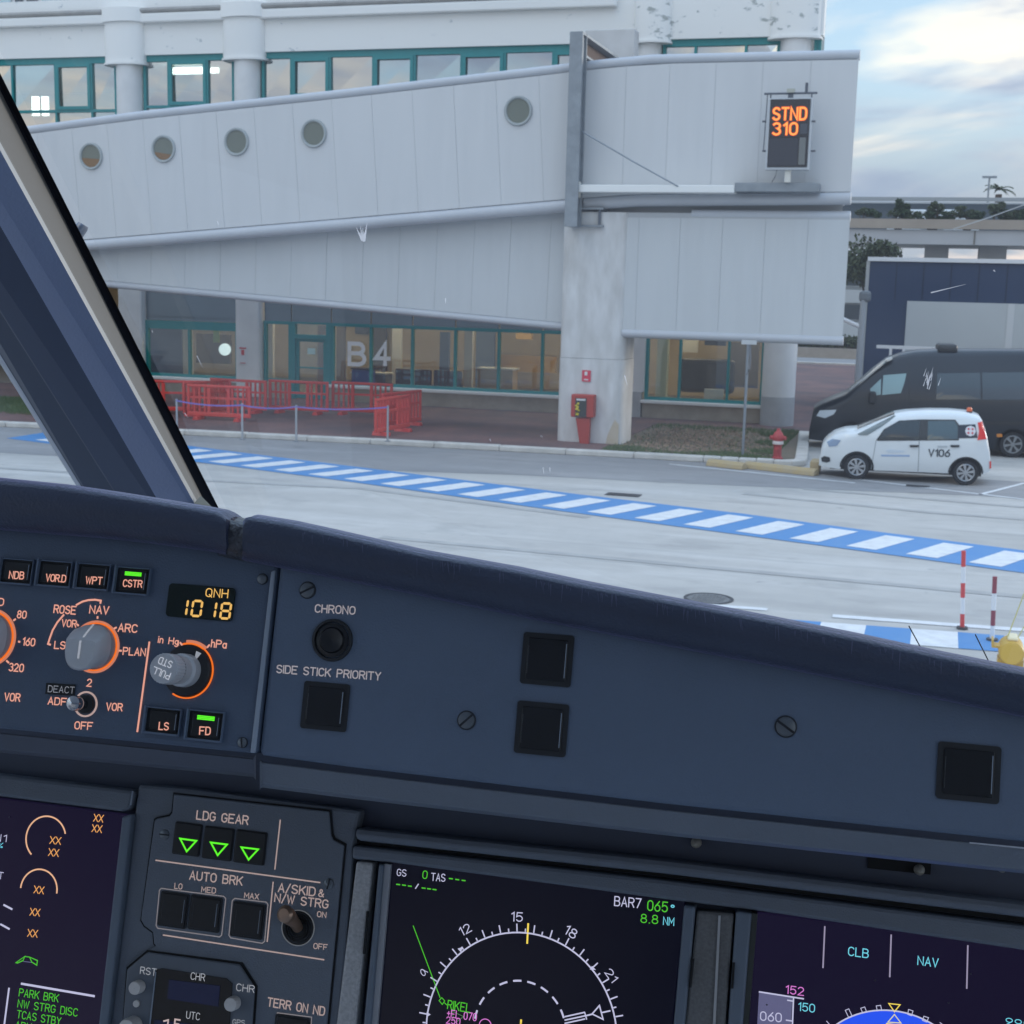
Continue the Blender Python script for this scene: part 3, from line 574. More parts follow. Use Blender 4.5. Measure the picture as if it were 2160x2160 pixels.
# glazed door
dx0, dx1 = gx[1], gx[2]; dz1 = b('E6', 300, 470)[1]
door = MB(); y0 = YF+.08
door.box(dx0, dx0+.16, y0, y0+.2, .12, Zt); door.box(dx1-.16, dx1, y0, y0+.2, .12, Zt); door.box(dx0+.16, dx1-.16, y0+.004, y0+.196, dz1, dz1+.14); door.box(dx0+.16, dx1-.16, y0+.004, y0+.196, Zt-.06, Zt)
D = part('door', door, M_teal, TB)
lf = MB(); lf.box(dx0+.165, dx0+.28, y0+.05, y0+.12, .14, dz1-.005); lf.box(dx1-.28, dx1-.165, y0+.05, y0+.12, .14, dz1-.005); lf.box(dx0+.28, dx1-.28, y0+.053, y0+.117, .14, .3); lf.box(dx0+.28, dx1-.28, y0+.053, y0+.117, dz1-.10, dz1-.006); lf.box(dx0+.28, dx1-.28, y0+.053, y0+.117, 1.15, 1.2)
part('door_leaf', lf, M_teal, D)
part('pane', MB().box(dx0+.28, dx1-.28, y0+.08, y0+.09, .3, dz1-.1), M_gshop, D); part('pane', MB().box(dx0+.16, dx1-.16, y0+.08, y0+.09, dz1+.14, Zt-.06), M_gshop, D)
ds = b('E6', 303, 540); part('door_notice', MB().box(ds[0]-.14, ds[0]+.14, y0+.06, y0+.079, ds[1]-.1, ds[1]+.1), mat('mint paper', (.55, .75, .72), .6), D)
# right ground-floor window, wall pier and round column
wx = bx('E7', 750, 945, 1220, 1425, y=640); bay(wx[0], wx[3], .66, 4.2, wx[1:3], [], M_gshop, head=.1)
part('wall_pier', MB().box(b('E7', 560, 600)[0], wx[0], YF-.05, YF+.4, .9, 5.8), M_colw, TB); part('wall_pier_base', MB().box(b('E7', 560, 600)[0], b('E7', 735, 700)[0], YF-.06, YF+.4, .1, .897), mat('grey painted base', (.46, .47, .48), .8, var=.4), TB)
cx0, cx1 = bx('E7', 1418, 1608, y=700); cc = (cx0+cx1)/2; cr = (cx1-cx0)/2; zb = b('E7', 1500, 793)[1]
part('column', MB().cyl((cc, YF-.1, zb), (cc, YF-.1, 5.8), cr, n=28), M_colw, TB, smooth=True)
part('column_base', MB().cyl((cc, YF-.1, .1), (cc, YF-.1, zb-.002), cr*1.01, n=28), mat('grey painted base', (.36, .37, .39)), TB, smooth=True)
part('soffit', MB().box(-45, XR, YF-.05, YF+.5, 5.8, 7.58), M_wall, TB)
# gate number on the glazing
M_let = mat('white vinyl letter', (.90, .90, .90), .5)
for ch, (xa, xb_) in (('B', (522, 608)), ('4', (672, 748))):
    p0 = b('E6', xa, 612); p1 = b('E6', xb_, 612); h = b('E6', xa, 495)[1]-p0[1]
    mb = MB(); text(mb, ch, p0, (p1[0], p0[1]), h, sw=.20, z=0)
    mb.v = [(v[0], YF+.085-v[2], v[1]) for v in mb.v]; part('gate_letter', mb, M_let, TB)
# red fire notice on the column between the windows
p = b('E5', 1385, 540); M_red = mat('signal red', (.55, .03, .035), .5)
part('fire_notice', MB().box(p[0]-.16, p[0]+.16, YF-.135, YF-.122, p[1]-.42, p[1]+.2), mat('white notice', (.70, .70, .71), .6), TB)
mb = MB().box(p[0]-.13, p[0]+.13, YF-.140, YF-.136, p[1]+.09, p[1]+.14); mb.box(p[0]-.06, p[0]+.06, YF-.140, YF-.136, p[1]-.12, p[1]+.06); mb.box(p[0]-.1, p[0]+.1, YF-.140, YF-.136, p[1]-.4, p[1]-.375); part('fire_symbol', mb, M_red, TB)
# furniture seen through the glass
def counter(x0, x1, y, h, m, lab, cat='counter'):
    t = thing('desk', lab, cat, ((x0+x1)/2, y, .14)); part('body', MB().box(x0, x1, y, y+.6, .14, h), m, t, bevel=.01); part('top', MB().box(x0-.04, x1+.04, y-.05, y+.65, h+.002, h+.05), mat('desk top', (.62, .60, .55), .5), t)
counter(*bx('E6', 1130, 1340, y=640), YF+2.2, 1.25, mat('tan desk', (.42, .30, .17), .6), 'tan desk behind the glass right of the gate number')
counter(*bx('E6', 430, 630, y=640), YF+1.6, .95, mat('dark desk', (.12, .13, .16), .6), 'low dark desk behind the glass under the gate letter')
p0, p1 = bx('E6', 497, 605, y=680); t = thing('blue_bin', 'blue waste bin standing inside the glass near the gate letter', 'bin', ((p0+p1)/2, YF+.7, .14)); part('body', MB().box(p0, p1, YF+.6, YF+1.1, .14, 1.15), mat('blue plastic', (.03, .09, .35), .4), t, bevel=.05); part('lid', MB().box(p0-.02, p1+.02, YF+.58, YF+1.12, 1.152, 1.2), mat('dark lid', (.03, .04, .08), .5), t)
M_seat = mat('black seat', (.02, .02, .025), .5)
for i, xz in enumerate((790, 900, 1010, 1075)):
    x = b('E6', xz, 690)[0]
    t = thing('waiting_chair', 'black waiting chair inside the glass, number %s from the left' % ('one', 'two', 'three', 'four')[i], 'chair', (x, YF+1.0, .14), group='chairs behind the gate glazing')
    part('seat', MB().box(x-.3, x+.3, YF+.8, YF+1.3, .55, .65), M_seat, t, bevel=.03); part('backrest', MB().box(x-.3, x+.3, YF+.7, YF+.79, .6, 1.25), M_seat, t, bevel=.04)
    for sx in (-.25, .25): part('leg', MB().box(x+sx-.02, x+sx+.02, YF+.85, YF+1.25, .14, .548), M_iron, t)
p = b('E5', 1200, 535); solo('globe_lamp', MB().lathe([(.21*math.sin(math.pi*i/12)+.001, -.21*math.cos(math.pi*i/12)) for i in range(13)], (p[0], YF+.9, p[1]), n=20), emis('globe light', (.80, .95, .95), 1.0), 'round white globe lamp behind the left ground-floor window', 'lamp', (p[0], YF+.9, p[1]), smooth=True)
solo('hanging_sign', MB().box(p[0]-.28, p[0]-.05, YF+.6, YF+.63, p[1]+.25, p[1]+.75), mat('lime notice', (.45, .52, .10), .6), 'small lime-green notice above the globe lamp', 'notice', (p[0]-.1, YF+.6, p[1]))
solo('information_panel', MB().box(*bx('E6', 290, 375, y=600), YF+.8, YF+.9, .14, 2.6), mat('orange panel', (.62, .24, .10), .6), 'orange panel standing inside the glazed door', 'panel', (b('E6', 330, 600)[0], YF+2.4, .14), bevel=.02)
mb = MB().box(*bx('E7', 785, 848, y=600), YF+.9, YF+1.2, .14, 3.6); solo('cream_cabinet', mb, mat('cream cabinet', (.62, .60, .42), .6), 'tall cream cabinet inside the right-hand window', 'cabinet', (b('E7', 815, 600)[0], YF+1, .14), bevel=.02)
solo('office_chair', MB().box(*bx('E7', 880, 1210, y=600), YF+2, YF+2.3, .8, 1.9), M_seat, 'dark seat back inside the right-hand window', 'seat', (b('E7', 1040, 600)[0], YF+2, .14), bevel=.15)

# more of the interior: pillars, boards and doors along the back wall
M_pl = mat('interior pillar white', (.62, .60, .55), .7); M_dd = mat('interior dark door', (.10, .085, .07), .6); M_bd = mat('interior board blue', (.10, .14, .22), .6); M_or = mat('interior ochre', (.58, .36, .12), .6)
for (r, xa, xb, y0_, y1_, Y, m_) in (('E6', 60, 95, 0, 5, YF+3, M_pl), ('E6', 455, 500, 0, 5, YF+5, M_dd), ('E6', 560, 630, 2.0, 3.2, YF+8.8, M_bd), ('E6', 665, 735, .2, 2.6, YF+8.7, M_dd), ('E6', 770, 820, 0, 5, YF+4, M_pl), ('E6', 1040, 1092, .2, 2.4, YF+3.5, M_bd), ('E6', 1180, 1225, 0, 5, YF+3.2, M_pl), ('E6', 1245, 1350, .3, 2.8, YF+6, M_bd), ('E6', 1390, 1600, 2.7, 3.4, YF+5, M_dd), ('E6', 1470, 1560, 2.2, 3.5, YF+4.8, M_or), ('E6', 1380, 1700, .9, 1.5, YF+7, M_or),
                                    ('E5', 850, 1030, .5, 2.4, YF+3, M_bd), ('E5', 1035, 1080, 0, 5, YF+2.4, M_pl), ('E5', 1110, 1300, .9, 2.0, YF+4, M_dd), ('E7', 960, 1050, 2.0, 3.4, YF+4, M_pl), ('E7', 1090, 1210, 2.3, 3.3, YF+3, M_bd), ('E7', 1235, 1400, .9, 2.4, YF+4, M_dd), ('E7', 1100, 1210, .2, 1.0, YF+1.2, M_pl)):
    X0 = onY(r, xa, 500, Y)[0]; X1 = onY(r, xb, 500, Y)[0]
    part('interior_fitting', MB().box(X0, X1, Y, Y+.15, max(.15, y0_), min(4.28, y1_)), m_, TB)
# ================================================================== BOARDING BRIDGE
M_clad = mat('grey white cladding', (0.605, 0.61, 0.615), 0.45, var=0.35, vscale=1.6, var2=(0.50, 0.51, 0.52), stretch=(2.2, 1, .22))
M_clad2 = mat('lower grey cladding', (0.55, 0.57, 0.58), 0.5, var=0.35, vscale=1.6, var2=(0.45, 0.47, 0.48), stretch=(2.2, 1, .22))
M_trim = mat('silver edge trim', (0.50, 0.52, 0.555), 0.55, 0.1, var=.2, vscale=1)
M_back = mat('cladding joint', (0.44, 0.45, 0.46), .8)
M_steel = mat('galvanised steel', (0.30, 0.33, 0.36), .5, .5, var=.6, vscale=4)
JB = thing('boarding_bridge', 'grey clad two-level fixed boarding bridge with round portholes', 'boarding bridge', (-9, 36.5, 0))
YU = 35.0
zt = [(-45, 6.2), (-25.48, 8.04), (-21.75, 8.42), (-15.7, 8.90), (-9.45, 9.44), (-9.0, 9.49), (-7.32, 9.60), (-2.36, 9.60)]
zb_ = [(-45, 3.35), (-23.64, 5.1), (-15.68, 5.77), (-9.51, 6.31), (-7.5, 6.46), (-2.3, 6.54)]
zl = [(-45, 5.0), (-23.35, 3.95), (-15.94, 3.54), (-9.74, 3.18), (-8.3, 3.08)]
def poly_box(x0, x1, top, bot, y0, y1, n=12):
    xs = [x0+(x1-x0)*i/n for i in range(n+1)]; vs = []
    for x in xs:
        for y in (y0, y1):
            vs += [(x, y, lerpx(bot, x)), (x, y, lerpx(top, x))]
    fs = []
    for i in range(n):
        a_ = i*4; c_ = a_+4
        fs += [(a_, c_, c_+1, a_+1), (a_+3, c_+3, c_+2, a_+2), (a_+1, c_+1, c_+3, a_+3), (a_+2, c_+2, c_, a_)]
    fs += [(0, 1, 3, 2), (n*4, n*4+2, n*4+3, n*4+1)]
    return MB().add(vs, fs)
part('gallery_core', poly_box(-40, -2.95, zt, zb_, YU+.0125, YU+3.2, 30), M_back, JB)
g = .0035
seams = [-10.25-1.147*k for k in range(19)]
def panel(xt0, xt1, xb0, xb1, ztf, zbf, y, m, dth=.012):
    return part('cladding_panel', MB().prismY([(xb0+g, zbf(xb0)+g), (xb1-g, zbf(xb1)+g), (xt1-g, ztf(xt1)-g), (xt0+g, ztf(xt0)-g)], y+random.uniform(-.003, .003), y+dth), m, JB)
ztf = lambda x: lerpx(zt, x); zbf = lambda x: lerpx(zb_, x)
edges = sorted(seams)+[-9.1]
for a_, c_ in zip(edges, edges[1:]):
    sh = lambda x: x+.072*(ztf(x)-zbf(x)) if x < -9.2 else x+.1
    panel(a_, c_, sh(a_), sh(c_), ztf, zbf, YU, M_clad)
e2 = [-9.06]+[onY('E3', x, 600, YU)[0] for x in (640, 885, 1145, 1410, 1680)]+[-2.36]
for a_, c_ in zip(e2, e2[1:]): panel(a_, c_, a_, c_, ztf, zbf, YU, M_clad)
part('roof_trim', MB().tube([(x, YU+.115, ztf(x)+.115) for x in [-40, -30, -25.5, -21.75, -18, -15.7, -12, -9.45, -8.6, -8, -7.32, -6, -4, -2.34]], .125, n=14), M_trim, JB, smooth=True)
part('roof', MB().add([(x, y, ztf(x)+(.22 if y < 36 else .22)) for x in [-40, -25.5, -15.7, -9.2, -7.32, -2.95] for y in (YU+.1, YU+3.2)], [(2*i, 2*i+2, 2*i+3, 2*i+1) for i in range(5)]), M_clad, JB)
part('floor_trim', MB().tube([(x, YU+.08, zbf(x)-.165) for x in [-40, -23.6, -19, -15.68, -12, -9.4]], .165, n=14), M_trim, JB, smooth=True)
part('floor_trim', MB().tube([(x, YU+.08, zbf(x)-.155) for x in [-8.95, -7.5, -5, -2.34]], .155, n=14), M_trim, JB, smooth=True)
part('end_panel', MB().prismZ([(-2.39, YU+.03), (-2.36, YU+.03), (-2.84, YU+3.2), (-2.94, YU+3.2)], 6.3, 9.72), M_clad, JB)
part('end_backing', MB().box(-2.955, -2.37, YU+.0126, YU+.06, 6.5, 9.6), M_back, JB)
part('roof_end', MB().add([(-2.96, YU+.1, 9.82), (-2.36, YU+.1, 9.82), (-2.84, YU+3.2, 9.82), (-2.96, YU+3.2, 9.82)], [(0, 1, 2, 3)]), M_clad, JB)
# portholes
M_phg = mat('porthole glass', (0.16, 0.175, 0.145), 0.12, var=.15, vscale=2)
M_phr = mat('porthole rubber ring', (0.36, 0.39, 0.39), .5)
M_brn = mat('brown interior wall', (0.22, 0.12, 0.05), .6)
for i, (r, x, y) in enumerate((('E1', 517, 885), ('E1', 927, 843), ('E1', 1340, 803), ('E1', 1777, 756), ('E2', 1485, 628))):
    p = onY(r, x, y, YU); R_ = .375
    ph = part('porthole', MB().lathe([(R_-.075, -.005), (R_-.06, -.05), (R_-.02, -.06), (R_, -.03), (R_, 0)], (p[0], YU-.002, p[1]), 'y', 36, cap=False), M_phr, JB, smooth=True)
    part('pane', MB().lathe([(.001, -.012), (R_-.072, -.012)], (p[0], YU-.002, p[1]), 'y', 36, cap=False), M_phg, ph)
    if i < 2:
        s_ = 1 if i == 0 else -1
        pts = [(p[0]+(R_-.08)*math.cos(t), p[1]+(R_-.08)*math.sin(t)) for t in [math.radians(a_) for a_ in range(-172 if i == 0 else -165, -14 if i == 0 else -22, 12)]]
        part('lining', MB().prismY(pts, YU-.0205, YU-.0155), M_brn, ph, label='brown wall lining showing in the lower part of the porthole')
# lower gallery
YLq = 35.55
zlf = lambda x: lerpx(zl, x)
part('lower_core', poly_box(-40, -8.3, [(-45, 4.6), (-23.6, 5.3), (-9.5, 6.3), (-8.2, 6.4)], zl, YLq+.0125, YLq+2.8, 16), M_back, JB)
ls = [onY('E6', x, 200, YLq)[0] for x in (-395, -195, 5, 205, 405, 610, 815, 1025, 1235, 1440, 1665)]; ls = [ls[0]-1.1*k for k in range(9, 0, -1)]+ls+[-8.4]
ztl = lambda x: zbf(x)+.1
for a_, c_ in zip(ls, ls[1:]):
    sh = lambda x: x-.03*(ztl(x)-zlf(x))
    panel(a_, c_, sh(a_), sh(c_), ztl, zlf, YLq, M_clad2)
part('lower_floor_trim', MB().tube([(x, YLq+.05, zlf(x)-.10) for x in [-40, -23.35, -15.94, -9.74, -8.3]], .105, n=12), M_trim, JB, smooth=True)
# lower box, right of the pier
YB = 35.03
part('lower_box_core', MB().prismZ([(-7.85, YB+.0125), (-2.35, YB+.0125), (-2.8, YB+3), (-7.85, YB+3)], 3.06, 6.0), M_back, JB)
part('recess_filler', MB().prismZ([(-8.4, YB+.45), (-2.55, YB+.45), (-2.85, YB+3), (-8.4, YB+3)], 6.001, 6.6), M_back, JB)
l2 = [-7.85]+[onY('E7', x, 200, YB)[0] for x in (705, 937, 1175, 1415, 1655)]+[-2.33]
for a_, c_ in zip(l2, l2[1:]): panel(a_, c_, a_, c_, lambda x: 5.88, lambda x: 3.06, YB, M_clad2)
part('lower_box_roof_trim', MB().tube([(-6.2, YB+.13, 5.96), (-2.33, YB+.13, 5.96)], .13, n=12), M_trim, JB, smooth=True)
part('lower_box_roof_trim', MB().tube([(-7.85, YB+.30, 5.86), (-6.22, YB+.30, 5.86)], .12, n=12), M_trim, JB, smooth=True)
part('lower_box_floor_trim', MB().tube([(-7.85, YB+.06, 2.97), (-2.31, YB+.06, 2.97)], .115, n=12), M_trim, JB, smooth=True)
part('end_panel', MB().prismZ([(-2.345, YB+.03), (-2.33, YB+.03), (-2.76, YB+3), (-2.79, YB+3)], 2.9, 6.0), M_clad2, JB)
# steel gantry frame clasping the bridge
YG = 34.35
A0, A1 = onY('E3', 333, 178, YG), onY('E3', 412, 178, YG); B0, B1 = onY('E3', 290, 1282, YG), onY('E3', 358, 1285, YG)
xl = (A0[0]+B0[0])/2; xr = (A1[0]+B1[0])/2; zg1 = A0[1]; zg0 = B0[1]
post = part('gantry_post', MB().box(xl, xr, YG, YG+.06, zg0, zg1), M_steel, JB, bevel=.006)
part('post_web', MB().box(xr-.10, xr-.06, YG+.062, YG+.40, zg0, zg1), M_steel, post)
part('post_flange', MB().box(xl, xr, YG+.402, YG+.45, zg0, zg1), M_steel, post)
part('gantry_head_beam', MB().box(xl+.02, xr-.01, YG+.46, YG+4.2, zg1-.55, zg1-.5), M_steel, JB); part('gantry_head_beam', MB().box(xl+.02, xr-.01, YG+.06, YG+4.2, zg1-.06, zg1), M_steel, JB)
part('head_web', MB().box(xl+.05, xl+.1, YG+.46, YG+4.2, zg1-.499, zg1-.061), mat('rusty steel', (.16, .11, .09), .8, .2, var=.7, vscale=6), JB)
part('gantry_foot_beam', MB().box(xl+.02, xr+.55, YG+.461, YG+1.5, zg0+.02, zg0+.07), M_steel, JB); part('gantry_foot_beam', MB().box(xl+.02, xr+.55, YG+.461, YG+1.5, zg0+.45, zg0+.5), M_steel, JB)
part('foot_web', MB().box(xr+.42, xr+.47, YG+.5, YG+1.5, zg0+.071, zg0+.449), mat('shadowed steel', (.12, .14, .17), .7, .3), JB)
# service tray along the front
YT = 34.45
t0 = onY('E3', 375, 1040, YT); t1 = onY('E3', 1258, 1092, YT); t2 = onY('E3', 1735, 1086, YT); t3 = onY('E3', 1735, 1035, YT)
part('white_tray', MB().box(t0[0], t1[0], YT, YT+.5, t1[1], t0[1]-.02), mat('white tray', (.78, .78, .76), .5), JB, bevel=.02)
part('tray_end', MB().box(t0[0]-.06, t0[0]-.002, YT-.02, YT+.5, t1[1]-.12, t0[1]+.06), mat('cream steel', (.66, .64, .58), .6), JB)
part('grey_tray', MB().box(t1[0]+.002, t2[0], YT, YT+.5, t2[1], t3[1]), M_steel, JB, bevel=.01)
c0 = onY('E3', 392, 742, YT); c1 = onY('E3', 940, 1055, YT)
part('stay_cable', MB().tube([(c0[0], YT, c0[1]), ((c0[0]*.45+c1[0]*.55), YT, c0[1]*.45+c1[1]*.55-.02), (c1[0], YT, c1[1])], .02, n=6), M_steel, JB)
# white slab wall above the bridge roof
s0 = onY('E3', 415, 170, 39); s1 = onY('E3', 690, 300, 39)
solo('roof_upstand', MB().box(s0[0], s1[0], 39, 39.6, 6.0, s0[1]), mat('stained white render', (.62, .61, .60), .85, var=.7, vscale=1.2, var2=(.42, .40, .38)), 'stained white concrete upstand rising behind the steel gantry', 'wall', (s0[0], 39, 6.0), bevel=.02)
# concrete pier
px0, px1 = onY('E7', 264, 520, 35.0)[0], onY('E7', 638, 520, 35.0)[0]; pc = (px0+px1)/2; pr = (px1-px0)/2
M_conc = mat('pale stained concrete', (0.68, 0.68, 0.68), .8, var=.85, vscale=1.9, var2=(.43, .42, .40), bump=.15, stretch=(1.6, 1, .5))
PR = thing('concrete_pier', 'thick pale concrete pier holding up the boarding bridge', 'pier', (pc, 35.66, 0))
zj = onY('E7', 440, 575, 35.45)[1]
def pier_sec(z0, z1, k=1.0): return MB().prismZ([(pc+pr*k*math.copysign(abs(math.cos(t))**.30, math.cos(t)), 35.66+.72*k*math.copysign(abs(math.sin(t))**.30, math.sin(t))) for t in [2*math.pi*i/36 for i in range(36)]], z0, z1)
part('pier_base', pier_sec(.02, zj-.004, 1.012), M_conc, PR, smooth=True); part('pier_shaft', pier_sec(zj+.004, 6.0), M_conc, PR, smooth=True)
st = onY('E7', 570, 1010, 35.3)
part('rust_stain', MB().add([(pc+pr*.55, 34.925, .11), (pc+pr*.93, 34.925, .11), (pc+pr*.93, 34.925, .62), (pc+pr*.8, 34.925, .75), (pc+pr*.6, 34.925, .35)], [(0, 1, 2, 3, 4)]), mat('rust stain', (.50, .42, .30), .9, var=.6, vscale=4, var2=(.58, .55, .50)), PR)
# fire cabinet, notice, hydrant, sign pole
YC = 34.6
f0, f1 = onY('E7', 335, 782, YC), onY('E7', 460, 917, YC)
FC = thing('fire_hose_cabinet', 'red fire hose cabinet on a tapered stand against the pier', 'fire cabinet', ((f0[0]+f1[0])/2, YC, .1))
M_fr = mat('fire red', (.42, .045, .03), .5, var=.3, vscale=5)
part('cabinet', MB().box(f0[0], f1[0], YC, YC+.28, f1[1], f0[1]), M_fr, FC, bevel=.025)
d0, d1 = onY('E7', 360, 803, YC), onY('E7', 420, 912, YC)
part('window', MB().box(d0[0], d1[0], YC-.012, YC-.002, d1[1], d0[1]), mat('cabinet window', (.03, .035, .03), .15), FC)
hm_ = MB(); pts = [(d0[0]+.06+.05*math.sin(k*1.9), YC-.022, d1[1]+.03+.028*k+.03*math.cos(k*1.3)) for k in range(12)]; hm_.tube(pts, .032, n=7)
part('hose', hm_, mat('yellow hose', (.62, .50, .02), .5), FC, smooth=True)
part('door_label', MB().box(d0[0]+.03, d1[0]-.03, YC-.016, YC-.0125, d0[1]-.06, d0[1]-.02), mat('label white', (.7, .7, .7), .5), FC)
s_ = [onY('E7', x, y, YC+.05) for x, y in ((360, 918), (440, 918), (432, 1082), (385, 1082))]
part('stand', MB().prismY([s_[3], s_[2], s_[1], s_[0]], YC+.05, YC+.22), M_fr, FC, bevel=.01)
n0, n1 = onY('E7', 397, 646, 34.9), onY('E7', 444, 712, 34.9)
FN = thing('fire_hose_notice', 'small red square fire notice fixed to the pier', 'sign', ((n0[0]+n1[0])/2, 34.9, n1[1]))
part('plate', MB().box(n0[0], n1[0], 34.90, 34.912, n1[1], n0[1]), mat('notice red', (.62, .05, .09), .5), FN)
w_ = n1[0]-n0[0]; h_ = n0[1]-n1[1]
part('symbol', MB().box(n0[0]+w_*.3, n0[0]+w_*.62, 34.893, 34.898, n0[1]-h_*.45, n0[1]-h_*.12).box(n0[0]+w_*.25, n0[0]+w_*.75, 34.893, 34.898, n1[1]+h_*.12, n1[1]+h_*.22), mat('label white', (.7, .7, .7)), FN)
hp = G('E7', 1500, 1148, .1); hx, hy = hp
HY = thing('fire_hydrant', 'red fire hydrant with a white collar on the planting bed', 'hydrant', (hx, hy, .1))
M_hyd = mat('hydrant red', (.45, .05, .05), .5, var=.4, vscale=8)
part('barrel', MB().lathe([(.14, .1), (.14, .14), (.10, .16), (.095, .42), (.12, .44), (.12, .46)], (hx, hy, 0), n=18), M_hyd, HY, smooth=True)
part('collar', MB().lathe([(.13, .462), (.135, .48), (.135, .52), (.125, .54)], (hx, hy, 0), n=18), mat('hydrant white', (.66, .60, .58), .6), HY, smooth=True)
part('bonnet', MB().lathe([(.12, .542), (.145, .58), (.14, .66), (.10, .74), (.045, .79), (.04, .84), (.001, .85)], (hx, hy, 0), n=18), M_hyd, HY, smooth=True)
for s_ in (-1, 1): part('outlet', MB().cyl((hx+s_*.10, hy-.02, .62), (hx+s_*.19, hy-.05, .62), .05, n=12), M_hyd, HY, smooth=True)
part('outlet', MB().cyl((hx, hy-.10, .36), (hx, hy-.16, .36), .045, n=12), M_hyd, HY, smooth=True)
sp0 = G('E7', 1305, 1135, .1); spx, spy = sp0; ztop = onY('E7', 1337, 500, spy)[1]; xtop = onY('E7', 1337, 500, spy)[0]
SP = thing('sign_pole', 'thin grey metal pole with a small flat top plate, rising from the bed', 'pole', (spx, spy, .1))
part('shaft', MB().cyl((spx, spy, .1), (xtop, spy, ztop), .035, n=12), M_steel, SP, smooth=True)
part('top_plate', MB().box(xtop-.16, xtop+.2, spy-.05, spy+.05, ztop, ztop+.1), mat('pale plate', (.5, .52, .53), .5), SP)
part('side_tube', MB().tube([(xtop+.05, spy-.03, ztop), (xtop+.075, spy-.03, ztop-.4), (xtop+.06, spy-.03, ztop-.6), (xtop-.01, spy-.03, ztop-.75)], .02, n=8), mat('dark tube', (.16, .17, .19), .5), SP, smooth=True)
# stand number display
YD = 34.2
TL_, TR_, BR_, BL_ = [onY('E3', x, y, YD) for x, y in ((1450, 552), (1698, 555), (1682, 962), (1433, 960))]
x0 = (TL_[0]+BL_[0])/2; x1 = (TR_[0]+BR_[0])/2; z1 = (TL_[1]+TR_[1])/2; z0 = (BL_[1]+BR_[1])/2
LD = thing('stand_number_display', 'black electronic display board showing an orange stand number', 'display', ((x0+x1)/2, YD, z0))
part('housing', MB().box(x0, x1, YD+.02, YD+.28, z0, z1), mat('display housing', (.5, .52, .54), .5), LD, bevel=.015)
part('screen', MB().box(x0+.05, x1-.04, YD+.004, YD+.019, z0+.06, z1-.03), mat('display black', (.012, .013, .02), .25, spec=.6), LD)
wd = x1-x0; hh = z1-z0
part('lower_panel', MB().box(x0+.07, x1-.28, YD-.004, YD+.003, z0+.10, z0+hh*.44), mat('display smoke', (.03, .035, .05), .2), LD)
part('lower_panel', MB().box(x1-.25, x1-.10, YD-.006, YD+.003, z0+.12, z0+hh*.45), mat('display grey cell', (.16, .165, .16), .4), LD)
part('upper_cell', MB().box(x1-.25, x1-.08, YD-.006, YD+.003, z0+hh*.50, z0+hh*.64), mat('display dark cell', (.06, .065, .08), .4), LD)
part('divider', MB().box(x0+.06, x1-.05, YD-.010, YD+.003, z0+hh*.455, z0+hh*.475), mat('display black', (.01, .01, .01)), LD)
M_led = emis('orange led', (1.0, .13, .01), 1.25); M_led2 = emis('orange led core', (1.0, .33, .06), 1.6)
def led(s_, xa, xb, y, yt):
    p0 = onY('E3', xa, y, YD); p1 = onY('E3', xb, y, YD); h = onY('E3', xa, yt, YD)[1]-p0[1]
    for (nm_, sw, zz, m_) in (('led_glyphs', .22, .012, M_led), ('led_core', .11, .016, M_led2)):
        mb = text(MB(), s_, p0, (p1[0], p0[1]), h, sw=sw, z=zz, gap=1.7); mb.v = [(v[0], YD-v[2], v[1]) for v in mb.v]; part(nm_, mb, m_, LD)
led('STND', 1478, 1664, 678, 612); led('310', 1476, 1612, 762, 698)
bar = onY('E3', 1425, 528, YD); bar2 = onY('E3', 1727, 522, YD)
part('top_rail', MB().cyl((bar[0], YD+.1, bar[1]), (bar2[0], YD+.1, bar2[1]), .025, n=8), mat('dark rail', (.10, .11, .13), .5, .4), LD)
q_ = onY('E3', 1667, 465, YD); part('antenna', MB().cyl((q_[0], YD+.1, bar[1]), (q_[0], YD+.1, q_[1]), .035, n=8), mat('dark rail', (.1, .1, .1)), LD)
q_ = onY('E3', 1577, 500, YD); part('sensor_box', MB().box(q_[0]-.09, q_[0]+.09, YD+.04, YD+.2, bar[1]+.015, q_[1]), mat('sensor cream', (.42, .42, .36), .6), LD); part('sensor_box', MB().box(q_[0]-.06, q_[0]+.06, YD+.06, YD+.18, z1+.002, bar[1]-.028), mat('dark rail', (.1, .1, .1)), LD)
for xx in (1462, 1695): q_ = onY('E3', xx, 535, YD); part('hanger', MB().cyl((q_[0], YD+.1, z1), (q_[0], YD+.1, bar[1]), .018, n=6), mat('dark rail', (.1, .1, .1)), LD)
q_ = onY('E3', 1420, 855, YD); part('side_rod', MB().cyl((q_[0]+.03, YD+.1, bar[1]), (q_[0], YD+.1, q_[1]), .012, n=6), mat('dark rail', (.1, .1, .1)), LD)
for y in (685, 853):
    for xa, xb in ((1415, 1436), (1690, 1716)):
        a_ = onY('E3', xa, y, YD); c_ = onY('E3', xb, y, YD); part('bracket', MB().box(a_[0], c_[0], YD+.05, YD+.12, a_[1]-.02, a_[1]+.02), mat('dark rail', (.1, .1, .1)), LD)
q_ = onY('E3', 1557, 1000, YD); part('mount_post', MB().box(q_[0]-.07, q_[0]+.07, YD+.1, YD+.22, t3[1]+.003, z0-.002), mat('cream steel', (.66, .64, .58)), LD)
q_ = onY('E3', 1495, 960, YD); part('cable', MB().tube([(q_[0], YD+.15, z0), (q_[0]-.03, YD+.15, z0-.15), (q_[0]-.10, YD+.15, t3[1]+.01)], .01, n=6), mat('dark rail', (.1, .1, .1)), LD)
